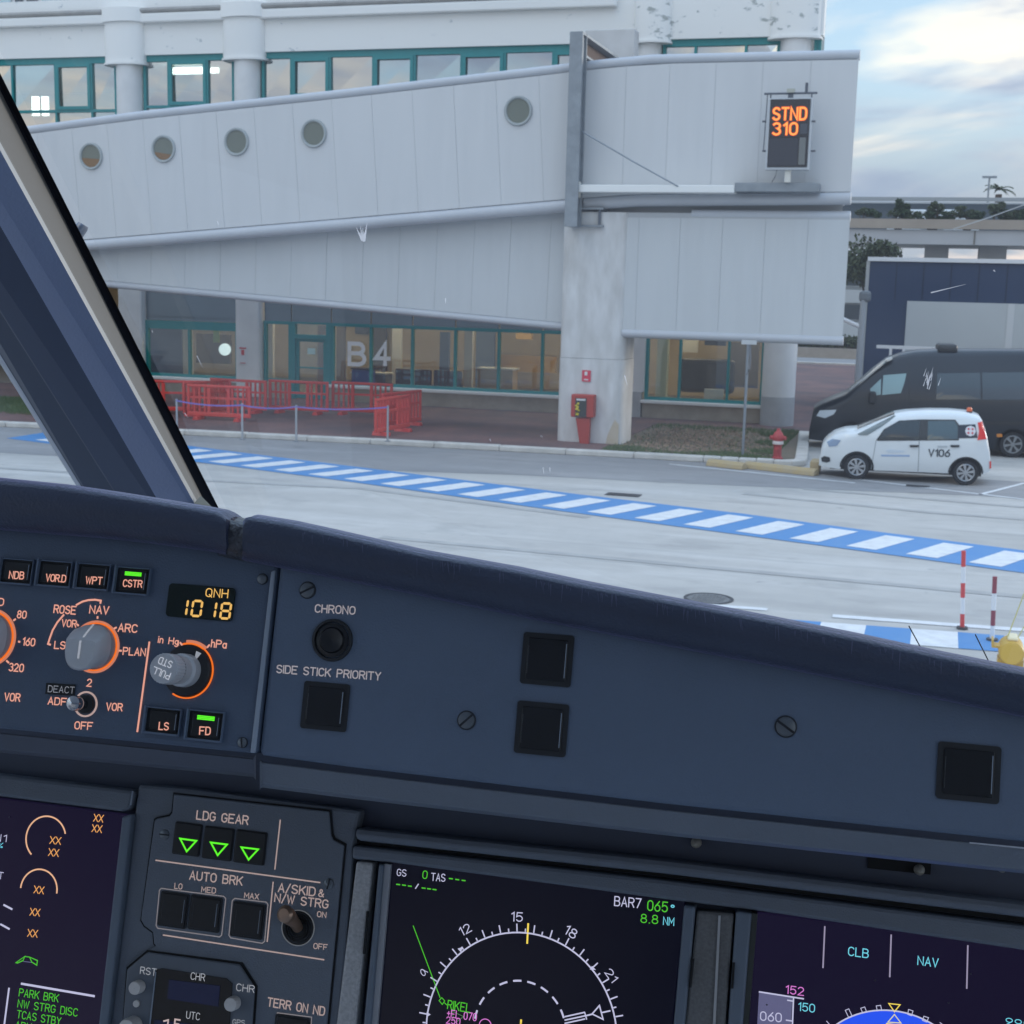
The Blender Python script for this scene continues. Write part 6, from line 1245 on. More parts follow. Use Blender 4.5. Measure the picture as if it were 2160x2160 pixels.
# ---------------------------------------------------------------- padded visor
def px_line(pl, xs): return xs
vt = {'L': ([(-260, 985), (0, 1013), (120, 1025), (224, 1040), (330, 1057), (420, 1072), (452, 1078), (466, 1084), (476, 1094)], [(-260, 1085), (0, 1118), (120, 1128), (224, 1136), (330, 1148), (420, 1160), (452, 1165), (466, 1168), (476, 1170)]),
      'R': ([(512, 1100), (517, 1092), (526, 1090), (600, 1102), (691, 1122), (883, 1166), (1080, 1201), (1240, 1235), (1453, 1275), (1630, 1309), (1800, 1343), (1990, 1384), (2160, 1418), (2330, 1452)], [(510, 1180), (514, 1182), (522, 1184), (600, 1200), (691, 1218), (883, 1256), (1080, 1298), (1240, 1330), (1453, 1372), (1630, 1406), (1800, 1440), (1990, 1478), (2160, 1514), (2330, 1550)])}
def visor(pl, tops, bots, name, m, parent):
    rows = []
    for (tx, ty), (bx_, by) in zip(tops, bots):
        wv = .016
        tu = pl.uv('P', tx, ty, wv); tl_ = pl.uv('P', tx, ty+10, wv+.0015); mu = pl.uv('P', (tx+bx_)/2, (ty+by)/2, wv+.001); bl = pl.uv('P', bx_, by-14, wv-.002); bu = pl.uv('P', bx_, by, .006); bi = pl.uv('P', bx_, by-6, 0.0)
        pts = [(bi[0], bi[1], -.006), (bu[0], bu[1], .006), (bl[0], bl[1], wv-.003), (mu[0], mu[1], wv+.001), (tl_[0], tl_[1], wv+.0012), (tu[0], tu[1], wv-.0005), (tu[0], tu[1]-.0001, wv-.004)]
        W0 = [pl.m @ Vector(p) for p in pts]
        # top falls away forward, below the line of sight
        last = W0[-1]
        for dy_, dz_ in ((.002, .0006), (.006, .0007), (.011, -.0004), (.018, -.0035), (.035, -.012), (.07, -.03), (.17, -.085), (.42, -.22)): W0.append(last+Vector((0, dy_, dz_)))
        rows.append(W0)
    k_ = len(rows[0]); inv = parent.matrix_world.inverted(); vs = [inv @ p for rw in rows for p in rw]
    fs = [(i*k_+j, (i+1)*k_+j, (i+1)*k_+j+1, i*k_+j+1) for i in range(len(rows)-1) for j in range(k_-1)]+[tuple(range(k_)), tuple((len(rows)-1)*k_+j for j in range(k_-1, -1, -1))]
    off = ORG[parent.name]; mb = MB().add([(v.x+off[0], v.y+off[1], v.z+off[2]) for v in vs], fs)
    o = part(name, mb, m, parent); 
    for p in o.data.polygons: p.use_smooth = True
    o.data.set_sharp_from_angle(angle=math.radians(60)); return o
_b = M_pad.node_tree.nodes['Principled BSDF']; _b.inputs['Sheen Weight'].default_value = .4; _b.inputs['Sheen Roughness'].default_value = .35; _b.inputs['Sheen Tint'].default_value = (.55, .55, 1.0, 1)
GL_ = thing('glareshield', 'padded dark blue glareshield visor running under the windscreen', 'glareshield', (0, 0, 0), Matrix.Translation(GE.o))
visor(GE, *vt['L'], 'visor_pad', M_pad, GL_); visor(GS, *vt['R'], 'visor_pad', M_pad, GL_)
visor(GE, [(452, 1084), (480, 1094), (509, 1106), (530, 1112)], [(452, 1170), (480, 1176), (509, 1182), (530, 1186)], 'joint_wrap', mat('scuffed wrap', (.11, .115, .13), .32, var=.7, vscale=120, var2=(.03, .035, .045), bump=.8, bscale=160), GL_).location = GE.n*-.004
# pale scuffs running down from the worn rim
rs = random.Random(11); sc = MB(); tops_, _ = vt['R']; inv = GL_.matrix_world.inverted()
for _ in range(120):
    x = rs.uniform(560, 2150) if rs.random() < .5 else rs.choice([700, 930, 1170, 1270, 1440, 1620, 1700, 1890, 2000])+rs.uniform(-35, 35)
    y0_ = lerpx(tops_, x)+rs.uniform(6, 14); ln_ = rs.uniform(5, 42)*rs.random()**.6; w_ = rs.uniform(.00010, .00026); z_ = .0186
    a5 = GS.uv('P', x, y0_, z_); b5 = GS.uv('P', x+rs.uniform(-3, 3), y0_+ln_, z_)
    sc.add([inv @ (GS.m @ Vector(p)) for p in ((a5[0]-w_, a5[1], z_), (a5[0]+w_, a5[1], z_), (b5[0]+w_*.3, b5[1], z_), (b5[0]-w_*.3, b5[1], z_))], [(0, 1, 2, 3)])
part('scuff_marks', sc, mat('pale scuff', (.095, .105, .17), .6), GL_, kind='stuff')
# lower lip under both panels
def lip(pl, pts, dw0, dw1, hpx0, hpx1, m, name):
    vs = []
    for (x, y) in pts:
        for dy_, w_ in ((hpx0, -.03), (hpx0, dw0), (hpx1, dw1), (hpx1+6, -.03)):
            u = pl.uv('P', x, y+dy_, w_); vs.append(pl.m @ Vector((u[0], u[1], w_)))
    k_ = 4; fs = [(i*k_+j, i*k_+(j+1) % 4, (i+1)*k_+(j+1) % 4, (i+1)*k_+j) for i in range(len(pts)-1) for j in range(4)]+[tuple(range(4)), tuple((len(pts)-1)*4+j for j in range(3, -1, -1))]
    inv = GL_.matrix_world.inverted(); return part(name, MB().add([inv @ v for v in vs], fs), m, GL_, bevel=.0012)
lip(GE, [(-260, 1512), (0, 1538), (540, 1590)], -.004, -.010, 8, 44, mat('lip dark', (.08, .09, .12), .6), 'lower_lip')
lip(GS, [(548, 1597), (740, 1621), (1400, 1698), (2160, 1779), (2330, 1795)], -.003, -.008, 10, 58, M_pan2, 'lower_lip')
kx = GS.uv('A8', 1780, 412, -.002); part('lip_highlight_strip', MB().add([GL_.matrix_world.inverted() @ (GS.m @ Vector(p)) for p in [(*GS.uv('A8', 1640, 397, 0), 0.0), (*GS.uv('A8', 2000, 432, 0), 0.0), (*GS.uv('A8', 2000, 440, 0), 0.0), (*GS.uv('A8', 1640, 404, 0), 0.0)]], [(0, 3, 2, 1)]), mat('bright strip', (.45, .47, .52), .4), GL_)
# underside of the glareshield
und = MB(); P0 = [GE.m @ Vector((*GE.uv('P', -260, 1520), -.03)), GS.m @ Vector((*GS.uv('P', 2330, 1800), -.03))]; inv = GL_.matrix_world.inverted()
und.add([inv @ (P0[0]+Vector((-.3, 0, .012))), inv @ (P0[1]+Vector((.3, 0, .012))), inv @ (P0[1]+Vector((.3, .13, -.03))), inv @ (P0[0]+Vector((-.3, .13, -.03)))], [(0, 1, 2, 3)]); part('underside', und, mat('lip dark', (.08, .09, .12)), GL_)
# ---------------------------------------------------------------- main instrument panel
m0 = ctr(MP, 'P', 900, 2100)
MI = thing('main_instrument_panel', 'grey-blue main instrument panel carrying the display screens', 'instrument panel', (m0[0], m0[1], -.03), MP.m)
part('back_plate', slab(MP, [(-500, 1400), (2700, 1560), (2700, 2900), (-500, 2900)], -.05, -.012), mat('shadow blue panel', (.07, .085, .13), .6, var=.2, vscale=8), MI)
# ridge and brow above the right-hand screens
part('brow', slab(MP, [(752, 1745), (1400, 1812), (2330, 1925), (2330, 1955), (1400, 1842), (752, 1772)], -.012, .004), M_pan2, MI, bevel=.003)
part('brow_gap', slab(MP, [(746, 1771), (1400, 1840), (2330, 1953), (2330, 1970), (1400, 1852), (746, 1780)], -.012, -.006), M_gap, MI)
part('screen_surround', slab(MP, [(744, 1783), (1400, 1856), (2330, 1974), (2330, 2030), (1590, 1920), (1440, 1902), (828, 1820), (742, 1812)], -.012, .001), M_pan2, MI, bevel=.002)
part('left_surround', slab(MP, [(-300, 1600), (0, 1634), (285, 1668), (275, 1708), (258, 1712), (0, 1680), (-300, 1644)], -.012, .001), M_pan2, MI, bevel=.002)
part('edge_highlight', slab(MP, [(281, 1668), (284, 1668), (280, 1698), (277, 1698)], .001, .0018), M_edge, MI)
# speckled alloy strips between screens
M_speck = mat('speckled alloy', (.58, .58, .58), .5, .2, var=.8, vscale=520, var2=(.28, .28, .29))
part('alloy_strip', slab(MP, [(752, 1816), (788, 1820), (748, 2200), (705, 2200)], -.010, .001), M_speck, MI, bevel=.0015)
part('alloy_strip', slab(MP, [(1470, 1920), (1549, 1926), (1528, 2200), (1440, 2200)], -.010, .001), mat('speckled alloy dim', (.22, .22, .22), .55, .3, var=.8, vscale=520, var2=(.12, .12, .12)), MI, bevel=.0015)
part('alloy_ridge', slab(MP, [(1516, 1930), (1521, 1930), (1508, 2200), (1502, 2200)], .0012, .0022), mat('bright ridge', (.5, .5, .5), .4, .4), MI)
# map-light fittings under the glareshield
M_lampw = mat('frosted lamp', (.40, .38, .33), .4)
part('lamp_recess', slab(MP, [(1833, 1809), (1968, 1820), (1966, 1850), (1831, 1836)], -.0118, -.0105), M_gap, MI)
for x, y, rr in ((175, 400, 30), (1370, 545, 30), (1810, 540, 20)):
    c = MP.uv('A8', x, y, -.01); R_ = rr*MP.k('A8', x, y); part('flood_lamp', MB().lathe([(R_, -.0102), (R_*.9, -.006), (R_*.5, -.003), (.0001, -.002)], (c[0], c[1], 0), n=20, cap=False), M_lampw, MI, smooth=True)
# ---------------------------------------------------------------- display units
M_scr = mat('display glass', (.001, .001, .002), .10, emit=(.0018, .0018, .007), estr=1.0, spec=.35)
M_bez = mat('display bezel', (.15, .185, .235), .5, var=.1, vscale=20)
M_scr2 = mat('display glass sheen', (.001, .001, .002), .10, emit=(.0075, .0052, .020), estr=1.0, spec=.35)  # violet sheen of the screens put in as faint emission
def display(lab, scr, bezs, extra=(), ms=None):
    c = MP.uv('P', *scr[0]); t = thing('display_unit', lab, 'display', (c[0], c[1], -.01), MP.m)
    part('screen', slab(MP, scr, -.009, -.002), ms or M_scr, t)
    for p in bezs: part('bezel', slab(MP, p, -.009, .003), M_bez, t, bevel=.0012)
    return t
ND = display('square navigation display with a white compass arc, below the glareshield', [(824, 1819), (1443, 1901), (1412, 2200), (792, 2200)], [[(802, 1822), (812, 1823), (782, 2200), (766, 2200)], [(1444, 1908), (1468, 1911), (1442, 2200), (1418, 2200)]])
part('bezel_edge', slab(MP, [(812, 1822), (825, 1824), (793, 2200), (782, 2200)], -.009, .0005), mat('pale bezel edge', (.40, .41, .44), .45), ND)
part('side_latch', slab(MP, [(778, 1920), (783, 1920), (775, 2010), (770, 2010)], .0031, .0042), M_gap, ND); part('side_latch', slab(MP, [(1461, 2020), (1466, 2020), (1460, 2080), (1455, 2080)], .0031, .0042), M_gap, ND)
PF = display('primary flight display with blue attitude ball at the lower right', [(1597, 1927), (2400, 2032), (2400, 2300), (1570, 2300)], [[(1553, 1920), (1586, 1925), (1560, 2250), (1530, 2250)]], ms=M_scr2)
part('bezel_edge', slab(MP, [(1586, 1926), (1598, 1928), (1572, 2250), (1560, 2250)], -.009, .0005), mat('dark bezel edge', (.05, .055, .05), .5), PF); part('side_latch', slab(MP, [(1546, 2028), (1551, 2028), (1548, 2082), (1543, 2082)], .0031, .0042), M_gap, PF)
EW = display('engine display with amber arcs at the lower left edge', [(-420, 1632), (260, 1720), (206, 2200), (-420, 2200)], [[(262, 1722), (283, 1716), (228, 2200), (208, 2200)]], ms=M_scr2)
W_ = -.0016
def dl(t, pl_r, pts, wpx, m, name='symbol'): return line(MP, t, pl_r, pts, wpx, m, W_, name)
def dt(t, rg, s_, xa, ya, xb, yb, h, m, sw=.12, gap=1.5): return lets(MP, t, rg, s_, xa, ya, xb, yb, h, m, W_+.0001, sw, 'readout', gap)
def circ3(a, b2, c):
    ax, ay = a; bx_, by = b2; cx, cy = c; d = 2*(ax*(by-cy)+bx_*(cy-ay)+cx*(ay-by))
    ux = ((ax*ax+ay*ay)*(by-cy)+(bx_*bx_+by*by)*(cy-ay)+(cx*cx+cy*cy)*(ay-by))/d; uy = ((ax*ax+ay*ay)*(cx-bx_)+(bx_*bx_+by*by)*(ax-cx)+(cx*cx+cy*cy)*(bx_-ax))/d
    return (ux, uy), math.hypot(ax-ux, ay-uy)
# navigation display
dt(ND, 'A7', 'GS', 254, 592, 303, 597, 36, D_W); dt(ND, 'A7', '0', 395, 607, 418, 610, 42, D_G); dt(ND, 'A7', 'TAS', 443, 619, 518, 625, 40, D_W)
for x, y in ((540, 608), (575, 613), (610, 618), (250, 640), (282, 644), (314, 649), (390, 660), (420, 664), (450, 668)): dl(ND, 'A7', [(x, y), (x+22, y+3)], 7, D_G, 'dash')
dl(ND, 'A7', [(355, 665), (373, 638)], 6, D_W)
dt(ND, 'A7', 'BAR7', 1452, 757, 1596, 771, 50, D_W); dt(ND, 'A7', '065', 1634, 783, 1742, 794, 54, D_G); dt(ND, 'A7', "'", 1762, 800, 1778, 802, 46, D_C); dt(ND, 'A7', '8.8', 1597, 850, 1690, 858, 46, D_G); dt(ND, 'A7', 'NM', 1721, 862, 1778, 868, 42, D_C)
oc, orr = circ3(MP.uv('A7', 545, 1078, W_), MP.uv('A7', 930, 906, W_), MP.uv('A7', 1395, 1210, W_))
part('compass_arc', MB().ring(oc, orr-.0004, orr+.0004, W_-.0001, W_, 90), D_W, ND)
lub = MP.uv('A7', 975, 905, W_); a0 = math.atan2(lub[1]-oc[1], lub[0]-oc[0]); tk = MB()
for i in range(-24, 25):
    a = a0+math.radians(6.5-i*5); l_ = .0046 if i % 2 == 0 else .0022; d = (math.cos(a), math.sin(a))
    tk.strip([(oc[0]+d[0]*(orr+.0005), oc[1]+d[1]*(orr+.0005)), (oc[0]+d[0]*(orr+l_), oc[1]+d[1]*(orr+l_))], .0007, W_, caps=False)
part('compass_ticks', tk, D_W, ND)
ic, ir = circ3(MP.uv('Z4', 560, 300, W_), MP.uv('Z4', 925, 38, W_), MP.uv('Z4', 1345, 345, W_))
for i in range(20):
    a = i*18+3; part('range_dash', MB().ring(ic, ir-.0005, ir+.0005, W_-.0001, W_, 4, a, a+10.5), D_W, ND)
for s_, xa, ya, xb, yb, h in (('15', 884, 842, 944, 846, 48), ('12', 612, 926, 666, 896, 46), ('18', 1172, 906, 1228, 942, 50), ('21', 1398, 1128, 1438, 1182, 44), ('9', 426, 1130, 408, 1098, 36)): dt(ND, 'A7', s_, xa, ya, xb, yb, h, D_W)
for tr in (((588, 995), (618, 985), (606, 1015)), ((1315, 1110), (1350, 1112), (1328, 1090)), ((418, 1343), (440, 1358), (416, 1372))): part('bug', MB().add([(*MP.uv('A7', x, y, W_), W_) for x, y in tr], [(0, 1, 2)]), D_W, ND)
dl(ND, 'A7', [(977, 855), (971, 968)], 10, D_Y); dl(ND, 'A7', [(938, 1385), (930, 1500)], 11, D_Y)
dl(ND, 'A7', [(343, 868), (492, 1266)], 5, D_G); dl(ND, 'Z4', [(203, 222), (228, 195), (255, 225), (232, 258), (203, 222)], 8, D_G); dl(ND, 'Z4', [(250, 240), (278, 265)], 8, D_G)
dt(ND, 'A7', 'RIKEL', 532, 1325, 655, 1346, 46, D_G); dt(ND, 'A7', '+FL 070', 530, 1370, 690, 1393, 40, D_M); dt(ND, 'A7', '250', 526, 1405, 600, 1415, 36, D_M); dl(ND, 'Z4', [(320, 320), (350, 430), (430, 370), (320, 320)], 6, mat('display dim green', (.01, .02, .01), emit=(.10, .25, .10), estr=.8))
tc_, tr_ = MP.uv('Z4', 630, 452, W_), 60*MP.k('Z4', 630, 430); part('waypoint_ring', MB().ring(tc_, tr_*.92, tr_*1.05, W_-.0001, W_, 30), D_M, ND)
for k_, off in enumerate((0, 32, 62)): dl(ND, 'Z4', [(1365, 372+off), (1555 if k_ != 1 else 1560, 330+off)], 13, D_W)
dl(ND, 'Z4', [(1550, 328), (1570, 398)], 12, D_W); dl(ND, 'Z4', [(1565, 362), (1620, 348)], 14, D_W); dl(ND, 'Z4', [(1620, 346), (1688, 268), (1722, 396), (1620, 346)], 13, D_W); dl(ND, 'Z4', [(1705, 335), (1790, 316)], 14, D_W)
# flight display
for x, y0_, x2, y2 in ((864, 848, 854, 1073), (1220, 893, 1212, 1122), (1631, 950, 1625, 1184)): dl(PF, 'A8', [(x, y0_), (x2, y2)], 8, mat('display lilac', (.1, .1, .12), emit=(.32, .28, .40), estr=.9))
dt(PF, 'A8', 'CLB', 990, 1004, 1096, 1018, 45, D_C); dt(PF, 'A8', 'NAV', 1362, 1054, 1470, 1068, 45, D_C); dt(PF, 'A8', '152', 654, 1208, 750, 1220, 42, D_M); dt(PF, 'A8', '150', 722, 1300, 808, 1310, 42, D_C)
part('speed_tape', MB().add([(*MP.uv('A8', x, y, W_-.0001), W_-.0001) for x, y in ((511, 1203), (690, 1232), (670, 1600), (490, 1580))][::-1], [(0, 1, 2, 3)]), D_K, PF)
dt(PF, 'A8', '060', 519, 1352, 630, 1362, 46, D_W); dl(PF, 'A8', [(510, 1200), (752, 1238)], 8, D_W); dl(PF, 'A8', [(696, 1232), (685, 1500)], 8, D_W); dl(PF, 'A8', [(662, 1245), (692, 1250)], 7, D_W); dl(PF, 'A8', [(655, 1352), (690, 1357)], 7, D_W)
bc, br = circ3(MP.uv('Z5', 690, 440, W_), MP.uv('Z5', 985, 362, W_), MP.uv('Z5', 1290, 445, W_))
part('attitude_ball', MB().prismZ([(bc[0]+br*math.cos(2*math.pi*i/80), bc[1]+br*math.sin(2*math.pi*i/80)) for i in range(80)], -.0019, W_-.0001), D_B, PF); part('ball_rim', MB().ring(bc, br, br+.0007, W_-.0001, W_, 90), D_W, PF)
for q in ([(718, 358), (742, 348), (765, 398), (742, 408), (718, 358)], [(823, 344), (850, 335), (862, 366), (836, 375), (823, 344)], [(928, 328), (958, 324), (966, 358), (936, 362), (928, 328)], [(1148, 352), (1178, 362), (1168, 395), (1142, 385), (1148, 352)], [(1252, 398), (1284, 408), (1270, 438), (1242, 426), (1252, 398)], [(590, 430), (612, 455)], [(1360, 440), (1385, 460)]): dl(PF, 'Z5', q, 5, D_W)
dl(PF, 'Z5', [(1014, 312), (1090, 320), (1052, 368), (1014, 312)], 7, D_Y); dl(PF, 'Z5', [(1052, 386), (1096, 444), (1008, 438), (1052, 386)], 7, mat('display pale yellow', (.1, .1, .05), emit=(.75, .70, .40), estr=.9)); dl(PF, 'Z5', [(995, 448), (1096, 462)], 9, D_Y)
dt(PF, 'Z5', '990', 1808, 452, 1975, 478, 44, D_C)
# engine display
def arcp(t, rg, p3, a0_, a1_, wpx, m):
    cc, rr = circ3(*[MP.uv(rg, *p, W_) for p in p3]); k = MP.k(rg, *p3[0])*wpx/2
    aa = [math.degrees(math.atan2(MP.uv(rg, *p, W_)[1]-cc[1], MP.uv(rg, *p, W_)[0]-cc[0])) for p in p3]
    s_, e_ = aa[0], aa[2]
    while e_ > s_: e_ -= 360
    part('gauge_arc', MB().ring(cc, rr-k, rr+k, W_-.0001, W_, 40, s_, e_), m, t)
D_P = emis('display peach', (.90, .50, .30), .85)
arcp(EW, 'A5', [(228, 698), (330, 420), (475, 548)], 0, 0, 11, D_P); arcp(EW, 'A5', [(150, 942), (290, 806), (412, 982)], 0, 0, 11, D_P)
for x, y, w in ((680, 456, 68), (668, 532, 70), (362, 618, 78), (352, 706, 72), (246, 978, 70), (217, 1140, 70), (200, 1294, 70)): dt(EW, 'A5', 'XX', x, y, x+w, y+8, 52, D_O, gap=1.0)
dt(EW, 'A5', 'N1', -50, 596, 44, 606, 48, D_W); dt(EW, 'A5', '%', -18, 648, 18, 651, 36, D_C); dt(EW, 'A5', 'EGT', -105, 864, 20, 878, 48, D_W); dl(EW, 'A5', [(25, 1064), (90, 1098)], 14, D_W); dl(EW, 'A5', [(2, 1205), (70, 1242)], 14, D_W)
for q in ([(115, 1486), (180, 1440), (168, 1470), (128, 1488), (115, 1486)], [(215, 1445), (272, 1470), (268, 1504), (232, 1482), (215, 1445)]): dl(EW, 'A5', q, 8, D_G)
dl(EW, 'A5', [(178, 1440), (218, 1446)], 6, D_G); dl(EW, 'A5', [(170, 1476), (230, 1484)], 6, D_K)
dl(EW, 'A5', [(152, 1638), (690, 1730)], 16, D_W); dl(EW, 'A5', [(66, 1668), (28, 1960)], 14, D_W)
dt(EW, 'A5', 'PARK BRK', 138, 1728, 422, 1772, 54, D_G); dt(EW, 'A5', 'NW STRG DISC', 128, 1808, 560, 1876, 54, D_G); dt(EW, 'A5', 'TCAS STBY', 122, 1886, 438, 1940, 54, D_G); dt(EW, 'A5', 'APU AVAIL', 110, 1966, 430, 2016, 54, D_G)
# dust specks on the screen glass
for (t_, rg, pts) in ((PF, 'Z5', ((185, 320), (1420, 306), (1570, 110), (920, 155))), (EW, 'A5', ((70, 428),))):
    for (x, y) in pts:
        c = MP.uv(rg, x, y, W_); R_ = 7*MP.k(rg, x, y)
        part('dust_speck', MB().prismZ([(c[0]+R_*math.cos(a*.9), c[1]+R_*.8*math.sin(a*.9)) for a in range(7)], W_+.0001, W_+.0002), mat('dust grey', (.10, .10, .12), .9), t_)
# ---------------------------------------------------------------- landing gear panel
l0 = ctr(MP, 'A6', 900, 900)
LG = thing('landing_gear_panel', 'landing gear and auto brake panel with three green triangles lit', 'panel', (l0[0], l0[1], -.01), MP.m)
outl = [(440, 258), (1570, 385), (1586, 560), (1600, 590), (1680, 632), (1550, 1990), (1480, 2100), (60, 2040), (100, 1560), (120, 1500), (255, 1388), (310, 1362), (296, 1345), (288, 1262), (225, 1215), (200, 1172), (300, 450), (320, 436), (410, 418), (428, 395)]
def grow(p, d): cx = sum(q[0] for q in p)/len(p); cy = sum(q[1] for q in p)/len(p); return [(cx+(x-cx)*(1+d/max(80, abs(x-cx))), cy+(y-cy)*(1+d/max(80, abs(y-cy)))) for x, y in p]
part('surround', slab(MP, [(170, 190), (500, 215), (1790, 380), (1770, 480), (1740, 620), (1640, 2100), (-60, 2100), (50, 1200), (150, 330)], -.012, -.0012, 'A6'), M_pan2, LG, bevel=.002)
part('gap', slab(MP, grow(outl, 10), -.0012, -.0004, 'A6'), M_gap, LG)
part('plate', slab(MP, outl, -.0004, .0008, 'A6'), M_pan2, LG, bevel=.0006)
lp = lambda s_, xa, ya, xb, yb, h, sw=.13: lets(MP, LG, 'A6', s_, xa, ya, xb, yb, h, LT_W, .0011, sw+.03)
for a in (('LDG GEAR', 602, 440, 974, 480, 60), ('AUTO BRK', 552, 878, 932, 922, 60), ('LO', 442, 945, 495, 951, 38), ('MED', 638, 971, 740, 981, 38), ('MAX', 950, 1014, 1053, 1025, 38), ('A/SKID', 1197, 968, 1462, 1000, 60), ('&', 1490, 1003, 1525, 1007, 50), ('N/W STRG', 1170, 1040, 1556, 1090, 58), ('ON', 1480, 1150, 1543, 1158, 38), ('OFF', 1454, 1382, 1552, 1393, 38), ('TERR ON ND', 1118, 1800, 1530, 1870, 60)): lp(*a)
for pts in ([(303, 740), (1503, 903)], [(1212, 445), (1172, 808)], [(1160, 896), (1116, 1335)], [(357, 1284), (1532, 1465)]): line(MP, LG, 'A6', pts, 10, LT_W, .0011)
for TL, TR, BL, tri in (((458, 455), (655, 480), (432, 690), ((487, 582), (605, 598), (535, 675))), ((672, 485), (885, 510), (650, 722), ((710, 610), (828, 625), (760, 703))), ((900, 515), (1124, 535), (878, 755), ((932, 645), (1055, 660), (985, 735)))):
    o, g_ = key(MP, LG, 'A6', TL, TR, BL, cap_in=.03, bez=False, lines=False, name='gear_light'); bpy.data.objects[o.name].location.z = .0008
    line(MP, o, 'A6', [tri[0], tri[1], tri[2], tri[0]], 13, LT_G, .0018, 'green_triangle')
for TL, TR, BL in (((355, 960), (560, 985), (325, 1212)), ((572, 988), (800, 1012), (545, 1240)), ((880, 1035), (1112, 1058), (855, 1290))):
    o, g_ = key(MP, LG, 'A6', TL, TR, BL, cap_in=.05, bez=False, lines=True, name='brake_button'); o.location.z = .0008
for q in ([(345, 945), (800, 1003), (815, 1020), (785, 1285), (770, 1298), (320, 1235), (308, 1215), (332, 960), (345, 945)], [(880, 1018), (1110, 1045), (1122, 1062), (1098, 1330), (1080, 1345), (850, 1305), (838, 1285), (862, 1035), (880, 1018)]): line(MP, LG, 'A6', q, 8, mat('thin pale outline', (.30, .28, .28), .6, emit=(.3, .26, .26), estr=.5), .0011, 'outline')
o, g_ = key(MP, LG, 'A6', (1185, 1855), (1440, 1885), (1160, 2100), cap_in=.06, bez=False, name='terrain_button'); o.location.z = .0008; line(MP, LG, 'A6', [(1172, 2100), (1190, 1850), (1440, 1882), (1425, 2100)], 8, mat('thin pale outline', (.3, .3, .3)), .0011, 'outline')
c = MP.uv('A6', 1346, 1230); R_ = 132*MP.k('A6', 1346, 1230)
SW = part('antiskid_switch', MB().lathe([(R_*.95, .0009), (R_*.9, .0016), (R_*.7, .0012), (.0001, .0010)], (c[0], c[1], 0), n=40, cap=False), M_well, LG, smooth=True); part('switch_ring', MB().ring(c, R_*.95, R_*1.0, .0009, .0014, 50), mat('ring grey', (.30, .31, .32), .5, emit=(.2, .2, .2), estr=.3), SW)
for rr in (.75, .6, .45): part('thread_ring', MB().ring(c, R_*rr*.95, R_*rr, .0013, .0022, 40), M_key, SW)
tip = MP.uv('A6', 1238, 1133, .019); 
part('lever', MB().tube([(c[0], c[1], .001), (c[0]+(tip[0]-c[0])*.35, c[1]+(tip[1]-c[1])*.45, .007), (tip[0]*.8+c[0]*.2, tip[1]*.85+c[1]*.15, .014), (tip[0], tip[1], .0175), (tip[0], tip[1], .0195)], [R_*.30, R_*.34, R_*.46, R_*.48, R_*.32], n=22), mat('bronze lever', (.42, .28, .20), .3, .6), SW, smooth=True)
screw(MP, LG, 'A6', 375, 553, 44, 0); screw(MP, LG, 'A6', 1568, 910, 46, 80)
# ---------------------------------------------------------------- clock
CK = thing('cockpit_clock', 'grey cockpit clock with a dark window and pale push knobs at the bottom left', 'clock', ctr(MP, 'A6', 600, 1800), MP.m)
kf = [(262, 1402), (930, 1492), (1040, 1660), (1010, 2100), (70, 2060), (112, 1528)]
part('gap', slab(MP, grow(kf, 12), .0009, .0012, 'A6'), M_gap, CK); part('face', slab(MP, kf, .0012, .0030, 'A6'), mat('clock face grey', (.13, .15, .18), .5, var=.1, vscale=20), CK, bevel=.001)
part('window', slab(MP, [(335, 1528), (370, 1518), (840, 1592), (882, 1630), (850, 2100), (270, 2060), (318, 1560)], .0031, .0036, 'A6'), mat('clock window', (.008, .009, .012), .2), CK)
part('lcd', slab(MP, [(425, 1600), (795, 1645), (780, 1795), (412, 1740)], .0037, .0039, 'A6'), mat('lcd navy', (.004, .007, .03), .2, emit=(.002, .004, .02), estr=.8), CK)
part('lcd', slab(MP, [(320, 1890), (860, 1950), (850, 2100), (300, 2050)], .0037, .0039, 'A6'), mat('lcd navy', (.004, .007, .03)), CK)
part('window_edge', slab(MP, [(326, 1545), (333, 1545), (278, 2040), (268, 2040)], .0037, .0041, 'A6'), M_edge, CK)
for s_, xa, ya, xb, yb, h in (('RST', 192, 1564, 305, 1580, 48), ('CHR', 560, 1606, 660, 1619, 50), ('CHR', 892, 1688, 1020, 1704, 50), ('UTC', 527, 1890, 622, 1903, 50), ('GPS', 865, 1935, 952, 1942, 36)): lets(MP, CK, 'A6', s_, xa, ya, xb, yb, h, mat('clock legend', (.5, .5, .5), .6, emit=(.42, .42, .44), estr=.6), .0042, sw=.11)
for x0_ in (385, 470): lets(MP, CK, 'A6', '1' if x0_ == 385 else 'F', x0_-30, 1960, x0_+5, 1965, 62, mat('lcd digit', (.5, .4, .38), .6, emit=(.50, .38, .35), estr=.8), .0042, sw=.2)
for x, y, rr, hh in ((205, 1650, 50, .006), (895, 1768, 52, .006), (186, 1775, 26, .001), (165, 1935, 72, .009)):
    c = MP.uv('A6', x, y); R_ = rr*MP.k('A6', x, y); part('push_knob', MB().lathe([(R_*1.02, .0031), (R_, .0031+hh*.8), (R_*.92, .0031+hh), (.0001, .0031+hh)], (c[0], c[1], 0), n=30, cap=False), mat('pale grey knob', (.66, .63, .60), .5), CK, smooth=True)
